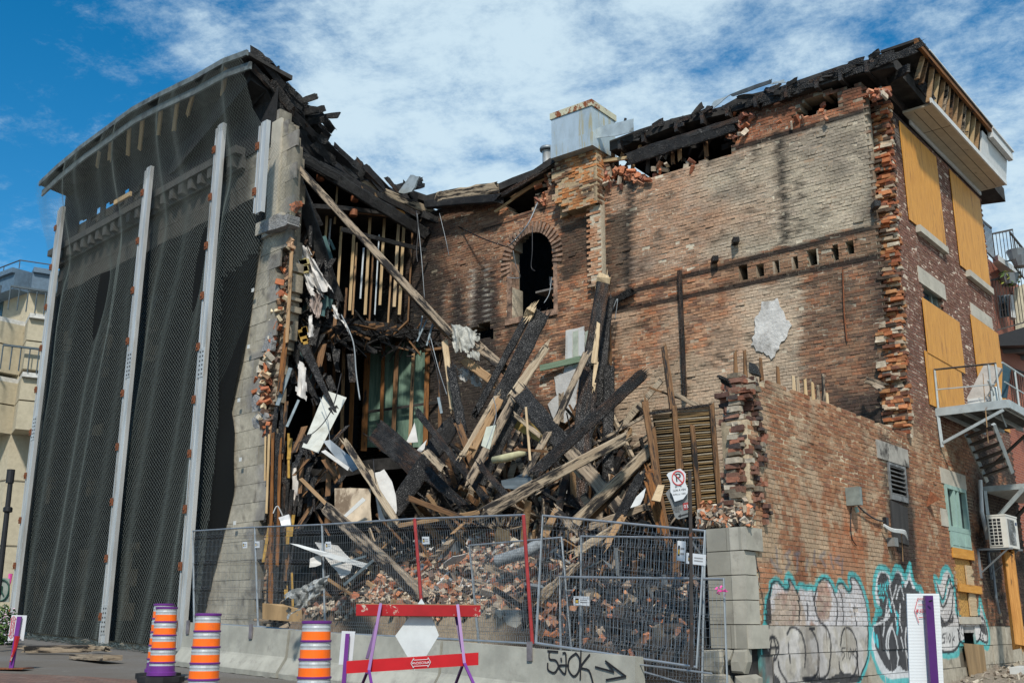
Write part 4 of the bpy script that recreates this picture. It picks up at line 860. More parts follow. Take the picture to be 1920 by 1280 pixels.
m = MB(); m.grid(lambda u, v: bpx(lerp(1226, 1252, u), lerp(275, 298, v), -.1) + Vector((0, .12 * sin(u * 9 + v * 5), .05 * sin(u * 14))), 8, 8, thick=(0, .02, 0)); m.build('hanging_sheeting', mat_simple('grey_plastic_sheet', (.16, .165, .17), .5, var=.3, nscale=8), BLD)
# layered charred boards and flashing along the roof edge
for i in range(9):
    x0 = 1400 + i * 36; y0 = 196 - (x0 - 1400) * .345 + R.uniform(-2, 6); stick('charred_roof_board', bpx(x0 - 6, y0 + 3, .16), bpx(x0 + R.uniform(40, 66), y0 - 20 + R.uniform(-2, 5), .2), R.uniform(.10, .2), .04, R.choice([M_CHAR, M_CHARB, M_CHAR]), BLD, nseg=5)
for i in range(46):
    x0 = R.uniform(1150, 1660); y0 = float(np.interp(x0, [p[0] for p in rt], [p[1] for p in rt])) + R.uniform(-1, 13); L_ = R.uniform(8, 30)
    stick('charred_roof_board', bpx(x0, y0 + R.uniform(-3, 6), .22), bpx(x0 + L_, y0 - L_ * .3 + R.uniform(-8, 6), R.uniform(.1, .3)), R.uniform(.04, .14), .03, R.choice([M_CHAR, M_CHARB, M_SOOT]), BLD, nseg=3, rough=.7)
def flash(px, name='roof_flashing', mat=None, off=.2, th=.02):
    return patch(px, name, mat or mat_simple('dull_tin', (.42, .47, .47), .45, .4, var=.2, nscale=3, dirt=(.2, .2, .18), dirt_lo=.55), off=off, th=th, jag=.012)
TIN = mat_simple('dull_tin_sheet', (.42, .47, .47), .45, .35, var=.2, nscale=3, dirt=(.22, .22, .19), dirt_lo=.55)
TIND = mat_simple('dark_tin_sheet', (.07, .078, .08), .5, .4, var=.3)
flash([(1350, 200), (1378, 190), (1380, 188), (1350, 212), (1346, 206)], mat=TIN, off=.3); flash([(1378, 187), (1452, 160), (1457, 158), (1457, 166), (1385, 190)], mat=TIND, off=.28)
flash([(1455, 167), (1480, 160), (1484, 165), (1462, 168)], mat=TIN, off=.3)
# metal hood over the chimney
HZ0 = BAK.px(1090, 280, .5)[1]; hu0 = BAK.px(1110, 250, .55)[0]; hu1 = BAK.px(1034, 250, .55)[0]; HZ1 = BAK.px(1110, 187, .55)[1]; print('hood', hu0, hu1, HZ0, HZ1, cu0, cu1)
g = NG('stained_tin', .42, .3, .5); v = g.vec('Object', (1, 1, .35)); n = g.noise(2.2, 8, .7, v); st = g.noise(5, 6, .6, g.vec('Object', (1.6, 1.6, .2)))
c = g.mix(g.ramp(n, .35, .7), (.50, .58, .62), (.36, .42, .43)); c = g.mix(g.ramp(st, .52, .66, 0, .75), c, (.45, .36, .16)); c = g.mix(g.ramp(g.noise(7, 6, .7), .68, .72), c, (.22, .07, .02)); g.color(c)
HD = empty('chimney_hood', BAK.P((hu0 + hu1) / 2, HZ0, .2), None, None); HD.parent = None
HD.parent = BLD; HD.location = BAK.P((hu0 + hu1) / 2, HZ0, .2) - world_loc(BLD)
m = MB(); m.pbox(BAK, hu0, hu1, HZ0, HZ1, -.55, .55); m.pbox(BAK, hu0 - .02, hu1 + .02, HZ0 - .02, HZ0 + .35, -.57, .57)
m.build('metal_casing', g.m, HD)
m = MB(); m.pbox(BAK, hu0 - .03, hu1 + .03, HZ1 - .16, HZ1 + .01, -.58, .58)
m.build('rusty_rim', mat_simple('rusty_cream_rim', (.52, .50, .36), .7, .1, var=.1, dirt=(.22, .065, .02), dirt_lo=.5, dirt_hi=.56, dirt_scale=3), HD)
flash([(1118, 262), (1138, 248), (1202, 233), (1203, 256), (1170, 264), (1120, 270), (1112, 272)], mat=TIN, off=.35)
m = MB(); m.tube([bpx(1165, 242, -.3), bpx(1170, 235, -.3), bpx(1173, 222, -.3)], .035, 6); m.build('bent_bracket', M_CHAR, BLD)
VP = empty('roof_vent', (0, 0, 0)); VP.parent = BLD; vb = BAK.hit(1026, 300, -.8); VP.location = vb - world_loc(BLD)
MB().lathe([(.13, -.1), (.13, .22), (.15, .25)], vb, 18).build('vent_pipe', M_GALV, VP, smooth=True)
MB().lathe([(.12, .27), (.2, .27), (.21, .33), (.19, .37), (.05, .40), (.001, .41)], vb, 18).build('vent_cap', M_GREYSH, VP, smooth=True)
# roof left of chimney: charred deck seen from below
tl_ = [(1046, 286), (1000, 318), (960, 333), (930, 346), (900, 350), (860, 352), (830, 358), (800, 366), (760, 352), (740, 345)]
m = MB(); top = [BAK.hit(x, y, .3) for x, y in tl_]
for i in range(len(top) - 1):
    h = Vector((-BAK.n.x, -BAK.n.y, 0)) * 8; th = UP * -.2
    m.hexa([top[i] + th, top[i + 1] + th, top[i + 1] + h + th, top[i] + h + th, top[i], top[i + 1], top[i + 1] + h, top[i] + h])
m.build('flat_roof', M_SOOT, BLD)
stick('roof_beam', bpx(1042, 306, .2), bpx(932, 372, .35), .12, .12, M_CHARB, BLD, nseg=8); stick('roof_beam', bpx(1040, 322, -.1), bpx(960, 372, .1), .10, .1, M_BROWNL, BLD)
stick('roof_beam', bpx(1002, 345, -.1), bpx(930, 396, .2), .07, .06, M_STUD, BLD)
for x in (940, 958, 978, 1000, 1022): stick('roof_joist', bpx(x, 352 - (x - 940) * .3, .1), bpx(x + 8, 372 - (x - 940) * .35, -.9), .09, .06, M_BROWN, BLD)
stick('lighter_rafter', bpx(820, 370, .5), bpx(932, 352, .4), .30, .12, M_WEATH2, BLD, nseg=12, rough=.5); stick('charred_rafter', bpx(800, 384, .45), bpx(938, 372, .4), .22, .2, M_CHAR, BLD, nseg=10)
for x0, y0, x1, y1 in ((745, 350, 792, 336), (748, 360, 793, 348), (770, 352, 790, 344), (756, 356, 780, 352)): stick('splintered_board', bpx(x0, y0, .2), bpx(x1, y1, .3), .13, .03, M_CHAR, BLD)
patch([(785, 378), (808, 345), (824, 350), (810, 378), (796, 380)], 'crumpled_flashing', TIN, off=.8, th=.05, jag=.02)
# ---------------------------------------------------------------- the stone street front (left part) and its broken edge
edge_px = [(512, 196), (532, 215), (541, 240), (548, 262), (553, 290), (550, 330), (545, 372), (540, 405), (541, 440), (543, 457), (528, 470), (512, 480), (517, 520), (515, 560), (512, 600), (508, 640), (494, 655), (482, 664), (486, 700), (472, 730), (471, 760), (494, 774), (499, 810), (497, 860), (500, 920), (494, 960), (478, 990), (478, 1060), (478, 1190)]
ep = FAC.poly(edge_px); ez = [z for u, z in ep][::-1]; eu = [u for u, z in ep][::-1]
eu_at = lambda z: np.interp(z, ez, eu)
FTOP = 13.9
def keep_fac(u, z):
    k = (u > eu_at(z) + (vnoise(u, z, 3, 101) - .5) * .1) & (u < 25.25) & (z < FTOP + .0)
    for a in (15.3, 18.1, 20.9, 23.7): 
        for b in (1.4, 5.0, 8.3): k &= ~((u > a) & (u < a + 1.15) & (z > b) & (z < b + 2.2))
    return k
def col_fac(u, z, r):
    n = vnoise(u, z, .9, 111); c = mixc(C3((.34, .31, .24), len(u)), (.40, .365, .29), r[:, 0]); c = mixc(c, (.24, .22, .18), sst(n, .52, .66) * .6)
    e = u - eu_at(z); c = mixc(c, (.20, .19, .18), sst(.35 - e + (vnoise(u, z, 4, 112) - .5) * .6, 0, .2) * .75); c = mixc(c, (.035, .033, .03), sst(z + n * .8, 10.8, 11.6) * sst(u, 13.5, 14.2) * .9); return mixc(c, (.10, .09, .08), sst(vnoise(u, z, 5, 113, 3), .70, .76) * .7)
keepA = keep_fac
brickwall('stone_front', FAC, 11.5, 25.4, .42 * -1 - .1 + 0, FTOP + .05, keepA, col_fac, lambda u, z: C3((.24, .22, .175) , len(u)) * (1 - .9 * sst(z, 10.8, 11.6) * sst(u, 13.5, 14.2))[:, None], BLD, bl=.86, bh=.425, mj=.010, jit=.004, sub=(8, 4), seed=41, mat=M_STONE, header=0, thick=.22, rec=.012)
# brick backing showing past the stone
ebk = [(543, 240), (552, 300), (551, 372), (546, 405), (546, 440), (548, 460), (549, 500), (545, 560), (540, 600), (532, 650), (518, 668), (522, 700), (512, 720), (518, 745), (508, 760), (500, 775), (503, 860), (506, 960), (500, 1190)]
eb = FAC.poly(ebk, -.25); ebz = [z for u, z in eb][::-1]; ebu = [u for u, z in eb][::-1]
keep_bk = lambda u, z: (u > np.interp(z, ebz, ebu) + (vnoise(u, z, 6, 121, 2) - .5) * .16) & (u < 14.2) & (z < 13.6)
def col_bk(u, z, r):
    n = vnoise(u, z, 2, 122); c = mixc(C3((.34, .15, .08), len(u)), (.44, .34, .24), r[:, 0]); c = mixc(c, (.50, .45, .36), sst(n, .48, .62) * .6); return mixc(c, (.05, .045, .04), sst(vnoise(u, z, 1.3, 123), .5, .62) * .8)
brickwall('brick_backing', FAC, 11.2, 14.2, .0, 13.7, keep_bk, col_bk, lambda u, z: C3((.38, .33, .25), len(u)), BLD, off=-.24, thick=.3, seed=42, jit=.03)
pts = []
for k in range(260):
    y = R.choice([R.uniform(655, 775), R.uniform(655, 775), R.uniform(450, 650), R.uniform(775, 815), R.uniform(380, 440)]); x = np.interp(y, [380, 450, 650, 700, 775, 820], [546, 538, 508, 490, 488, 500]) + R.gauss(4, 6)
    pts.append(FAC.hit(x, y, R.uniform(-.35, .02)))
loose_bricks('broken_brick_edge', pts, BLD, 14, size=(.17, .10, .065), cols=[(.42, .15, .07), (.48, .30, .18), (.50, .42, .28), (.36, .13, .07), (.52, .47, .38), (.12, .08, .06)])
# chunks of stone sticking out at the broken edge, belt course and upper cornice
def rock(px, th, off=-.1, mat=None, name='broken_stone', jag=.03): return patch(px, name, mat or mat_simple('fractured_stone', (.27, .265, .25), .9, var=.25, nscale=5, bs=.9, bd=.04), off=off, th=th, pl=FAC, jag=jag)
GS = mat_simple('fractured_grey_stone', (.25, .25, .245), .92, var=.3, nscale=4, bs=1.0, bd=.05)
rock([(505, 425), (536, 405), (555, 408), (555, 424), (544, 432), (508, 440)], .34, mat=GS); rock([(492, 660), (500, 630), (510, 622), (512, 640), (508, 658)], .12, mat=GS)
rock([(470, 745), (480, 738), (498, 776), (497, 790), (488, 795), (498, 810), (497, 822), (474, 800)], .10, mat=GS); rock([(474, 690), (486, 680), (489, 705), (478, 716)], .08, mat=GS)
m = MB(); q = FAC.px(505, 425); m.pbox(FAC, 12.25, 13.35, q[1] - .16, q[1] + .16, -.05, .12); m.pbox(FAC, 12.25, 13.3, q[1] - .26, q[1] - .16, -.05, .07); m.build('belt_course', M_LIME, BLD)
m = MB(); m.pbox(FAC, 12.6, 13.0, q[1] + .2, 13.6, -.05, .06); m.build('stone_pilaster', M_LIME, BLD)
CZ = 12.75
m = MB(); m.pbox(FAC, 14.2, 25.4, CZ, CZ + .35, -.05, .12); m.pbox(FAC, 14.2, 25.5, CZ + .35, CZ + .55, -.05, .34)
m.build('cornice', mat_simple('dark_cornice', (.075, .072, .065), .9, var=.2, dirt=(.05, .05, .05), dirt_lo=.45), BLD)  # one near-black tone over the cornice and its brackets
for k in range(22):
    m = MB(); u = 14.4 + k * .5; m.pbox(FAC, u, u + .2, CZ + .05, CZ + .34, .12, .30); m.build('cornice_bracket', MATS['dark_cornice'], BLD)
m = MB(); m.box(FAC.hit(230, 372, .62), (FAC.d.x, FAC.d.y, .0), (FAC.n.x, FAC.n.y, 0), UP, .5, .03, .07); m.build('loose_plank', M_STUD, BLD)
# overhanging eave above the front
EO = 1.0
et_px = [(466, 98), (420, 115), (366, 146), (300, 178), (250, 205), (200, 242), (155, 275), (110, 312), (76, 344)]
ET = [FAC.hit(x, y, EO) for x, y in et_px]; print('eave top z', [round(p.z, 2) for p in ET])
inw = Vector((-FAC.n.x, -FAC.n.y, 0))
m = MB()
for i in range(len(ET) - 1):
    a, b = ET[i], ET[i + 1]; h = inw * 1.3 - UP * .12
    m.hexa([a - UP * .07, b - UP * .07, b + h - UP * .12, a + h - UP * .12, a, b, b + h, a + h])
m.build('eave_roof', M_SOOT, BLD)
m = MB()
for i in range(len(ET) - 1):
    a, b = ET[i] + UP * .0, ET[i + 1] + UP * .0; o = -inw * .06
    m.hexa([a - UP * .10, b - UP * .10, b - UP * .10 + o, a - UP * .10 + o, a + UP * .05, b + UP * .05, b + UP * .05 + o, a + UP * .05 + o])
    m.hexa([a - UP * .42 + inw * .12, b - UP * .42 + inw * .12, b - UP * .42 + inw * .07, a - UP * .42 + inw * .07, a - UP * .22 + inw * .12, b - UP * .22 + inw * .12, b - UP * .22 + inw * .07, a - UP * .22 + inw * .07])
m.build('roof_edge_strip', mat_simple('grey_drip_edge', (.15, .17, .165), .6, .2, var=.3, dirt=(.05, .05, .045), dirt_lo=.46), BLD)
for x in ():
    p = FAC.hit(x, np.interp(x, [155, 250, 366], [275, 205, 146]), EO); stick('eave_clip', p + UP * .1 + inw * -.08, p - UP * .7 + inw * .15, .14, .05, M_SOOT, BLD)
stud_px = [(424, 130, 417, 178), (362, 176, 352, 215), (333, 190, 326, 245), (302, 208, 297, 252), (268, 222, 262, 278), (243, 232, 240, 290), (208, 262, 205, 300), (186, 285, 182, 312)]
for i, (x0, y0, x1, y1) in enumerate(stud_px): stick('eave_stud', FAC.hit(x0, y0, .85), FAC.hit(x1, y1, .5), .11, .06, M_STUD, BLD)
# black backing paints the shade of the hollow eave, gaps where the sky shows
m = MB(); eu_ = [FAC.px(x, y, EO)[0] for x, y in et_px]; ez_ = [FAC.px(x, y, EO)[1] for x, y in et_px]
for i in range(40):
    u0 = 12.9 + i * .31; zt6 = float(np.interp(u0, eu_, ez_)) + .02; parts = [(CZ + .3, zt6)]
    if 19.4 < u0 < 24.0 and i % 3 != 0: h1 = CZ + .75 + R.uniform(0, .25); parts = [(CZ + .3, h1), (h1 + R.uniform(.15, .5), zt6)]
    for z0, z1 in parts:
        a = FAC.P(u0, z0, .05); b = FAC.P(u0 + .32, z0, .05); j1, j2 = R.uniform(-.08, .08), R.uniform(-.08, .08); h1 = UP * (z1 - z0)
        m.hexa([a, b, b + inw * .04, a + inw * .04, a + h1 + UP * j1, b + h1 + UP * j2, b + h1 + UP * j2 + inw * .04, a + h1 + UP * j1 + inw * .04])
m.build('eave_shade_backing', M_BLACK, BLD)
# roof of the surviving wing: thick charred layers running back
rw_top = [(466, 97, 23.6), (490, 112, 23.9), (505, 130, 24.2), (502, 140, 24.4), (520, 158, 24.6), (548, 180, 25.0), (556, 192, 25.2), (585, 215, 25.7), (598, 235, 25.9), (607, 262, 26.2), (640, 288, 26.7), (672, 312, 27.2), (700, 335, 27.6), (745, 358, 28.2), (790, 374, 28.6)]
rw_bot = [(470, 150, 23.6), (500, 170, 23.9), (515, 200, 24.2), (530, 225, 24.4), (545, 245, 24.6), (555, 262, 25.0), (560, 275, 25.2), (590, 300, 25.7), (610, 318, 25.9), (640, 335, 26.2), (670, 352, 26.7), (700, 368, 27.2), (730, 385, 27.6), (770, 398, 28.2), (810, 405, 28.6)]
T = [at(*p) for p in rw_top]; Bt = [at(*p) for p in rw_bot]; lft = Vector((FAC.d.x, FAC.d.y, 0)) * 13
m = MB()
for i in range(len(T) - 1):
    l2 = lft + inw * 1.8; m.hexa([Bt[i], Bt[i + 1], Bt[i + 1] + l2, Bt[i] + l2, T[i], T[i + 1], T[i + 1] + l2 * .35 - UP * 1.6, T[i] + l2 * .35 - UP * 1.6])
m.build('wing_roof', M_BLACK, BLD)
rr_ = random.Random(5)
for i in range(46):
    t = rr_.random(); k = min(int(t * 14), 13); f = t * 14 - k; p = T[k].lerp(T[k + 1], f); q = Bt[k].lerp(Bt[k + 1], f); s_ = p.lerp(q, rr_.uniform(-.02, .75))
    d_ = Vector((SID.d.x, SID.d.y, rr_.uniform(-.75, -.3))).normalized(); L_ = rr_.uniform(.3, 1.0); o = Vector((rr_.uniform(.0, .25), -.15, 0))
    stick('charred_roof_board', s_ + o - d_ * L_ * .5, s_ + o + d_ * L_ * .5, rr_.uniform(.08, .24), .035, rr_.choice([M_CHAR, M_CHAR, M_CHARB, M_BLACK, M_CHAR]), BLD, roll=rr_.uniform(-.6, .6), nseg=4, rough=.6)
for x0, y0, Y0, x1, y1, Y1, w_ in ((540, 198, 24.9, 592, 181, 24.6, .16), (548, 214, 25.2, 606, 205, 24.9, .2), (560, 222, 25.3, 634, 216, 24.9, .14), (556, 235, 25.3, 606, 222, 25, .2), (520, 165, 24.6, 556, 184, 24.8, .2), (470, 100, 24, 508, 132, 24.2, .35), (478, 130, 24.1, 552, 182, 24.7, .3), (540, 196, 24.9, 600, 214, 25.3, .3), (560, 240, 25.4, 608, 262, 26, .3)):
    stick('splintered_roof_board', at(x0, y0, Y0), at(x1, y1, Y1), w_, .05, rr_.choice([M_CHAR, M_CHARB]), BLD, rough=.8, nseg=6)
# pier wall above facade edge (dark inner side of the gable), dark backs so the wing reads as a deep room
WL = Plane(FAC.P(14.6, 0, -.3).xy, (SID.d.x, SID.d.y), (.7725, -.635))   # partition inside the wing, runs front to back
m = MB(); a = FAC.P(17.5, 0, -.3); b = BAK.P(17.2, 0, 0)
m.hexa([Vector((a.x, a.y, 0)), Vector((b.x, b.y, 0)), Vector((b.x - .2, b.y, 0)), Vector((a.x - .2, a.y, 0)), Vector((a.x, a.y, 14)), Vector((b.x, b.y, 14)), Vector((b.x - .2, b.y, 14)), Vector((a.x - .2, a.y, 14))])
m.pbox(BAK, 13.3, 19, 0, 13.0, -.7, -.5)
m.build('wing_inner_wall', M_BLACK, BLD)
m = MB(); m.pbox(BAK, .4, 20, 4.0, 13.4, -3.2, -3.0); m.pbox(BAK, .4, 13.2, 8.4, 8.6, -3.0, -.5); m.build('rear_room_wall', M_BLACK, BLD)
# ---------------------------------------------------------------- inside the open wing
def slab(pxl, th, name, mat, lf=8, parent=BLD):
    p = [at(*q) for q in pxl]; l = Vector((FAC.d.x, FAC.d.y, 0)) * lf; m = MB()
    for i in range(len(p) - 1): m.hexa([p[i] - UP * th, p[i + 1] - UP * th, p[i + 1] + l - UP * th, p[i] + l - UP * th, p[i], p[i + 1], p[i + 1] + l, p[i] + l])
    return m.build(name, mat, parent)
slab([(556, 585, 24.4), (600, 590, 25.2), (650, 598, 26), (720, 604, 27), (790, 612, 28), (850, 622, 28.4)], .38, 'burnt_floor', M_CHAR, 6)
slab([(540, 870, 24), (600, 880, 25), (700, 860, 26.5), (840, 850, 28)], .3, 'burnt_floor', M_SOOT, 6)
slab([(560, 380, 24.6), (640, 385, 26), (770, 400, 28.2)], .12, 'burnt_ceiling', M_SOOT, 6)
# green panelled wall with studs downstairs
m = MB(); q = [at(682, 838, 28.2), at(832, 838, 28.2), at(834, 640, 28.2), at(684, 640, 28.2)]; 
MB().prism(q, Vector((0, .05, 0))).build('green_panelling', (lambda g: (g.color(g.mix(g.ramp(g.noise(2.5, 8, .7, g.vec('Object', (3.2, 1, .3))), .35, .7), (.05, .10, .07), (.17, .27, .20))), g.m)[1])(NG('stained_green_panel', .7)), BLD)
for x0, x1, w_, mt in ((719, 714, .10, M_RUSTW), (745, 736, .12, M_BROWN), (776, 768, .09, M_BROWNL), (802, 797, .13, M_RUSTW), (827, 824, .10, M_BROWN), (690, 682, .16, M_RUSTW), (664, 656, .12, M_RUSTW), (645, 640, .09, M_BROWNL), (628, 622, .08, M_BROWN), (610, 606, .1, M_RUSTW), (590, 588, .08, M_BROWN)):
    stick('wall_stud', at(x0, 640, 28.0), at(x1, 845, 27.9), w_, .05, mt, BLD, rough=.2, ends=False)
stick('wall_rail', at(690, 772, 27.95), at(832, 752, 27.95), .07, .05, M_SOOT, BLD)
# upstairs partition studs
ups = ((552, 415, 470, .06, M_STUD), (585, 430, 560, .05, M_STUD), (613, 405, 470, .06, M_STUD), (620, 410, 465, .045, M_SILV), (640, 425, 545, .07, M_STUD), (633, 345, 390, .05, M_STUD), (664, 430, 552, .08, M_STUD), (669, 455, 560, .05, M_BROWNL), (694, 405, 560, .08, M_STUD), (721, 405, 542, .075, M_STUD), (748, 405, 545, .09, M_FRESH), (758, 408, 560, .085, M_STUD), (682, 465, 530, .05, M_SILV), (734, 500, 580, .05, M_BROWNL), (700, 470, 590, .05, M_BROWN), (711, 440, 560, .04, M_SILV), (650, 540, 600, .06, M_BROWN), (774, 420, 600, .05, M_BROWN))
for i, (x, y0, y1, w_, mt) in enumerate(ups):
    Y = 25.2 + (x - 552) / 240 * 3.0; stick('partition_stud', at(x, y0, Y + .5), at(x - 4 - (y1 - y0) * .035, y1 + 30, Y + .5), w_, .04, mt, BLD, rough=.12, nseg=4, ends=False)
stick('top_plate', at(590, 388, 25.6), at(762, 408, 28), .10, .06, M_BROWN, BLD); stick('rafter_stub', at(700, 385, 27), at(758, 402, 27.8), .16, .1, M_ORNG, BLD)
for x0, y0, Y0, x1, y1, Y1, w_, mt in ((560, 292, 24.6, 800, 440, 28.2, .30, M_CHAR), (600, 308, 25.4, 780, 402, 28, .16, M_CHARB), (672, 340, 27, 806, 396, 28.3, .2, M_WEATH2), (556, 330, 24.6, 600, 420, 25, .14, M_CHAR), (790, 400, 28.2, 868, 434, 28.0, .2, M_CHAR), (565, 300, 24.4, 700, 372, 26.8, .12, M_SOOT), (640, 430, 26, 800, 470, 28, .12, M_CHAR)):
    stick('charred_rafter', at(x0, y0, Y0), at(x1, y1, Y1), w_, w_ * .5, mt, BLD, nseg=12, rough=.4)
stick('rafter_prop', at(673, 344, 26.4), at(702, 389, 26.8), .05, .04, M_BROWNL, BLD); stick('rafter_prop', at(702, 362, 26.8), at(726, 406, 27.2), .05, .04, M_BROWNL, BLD)
m = MB()
for a, b, c, r in ((665, 372, 26.4, .10), (662, 398, 26.4, .12), (601, 332, 25.4, .1)): m.lathe([(.001, -r), (r, -r * .9), (r * 1.05, r * .5), (.001, r * .7)], at(a, b, c), 12)
m.build('hanging_fitting', mat_simple('burnt_copper', (.22, .08, .035), .6, .3, var=.3), BLD)
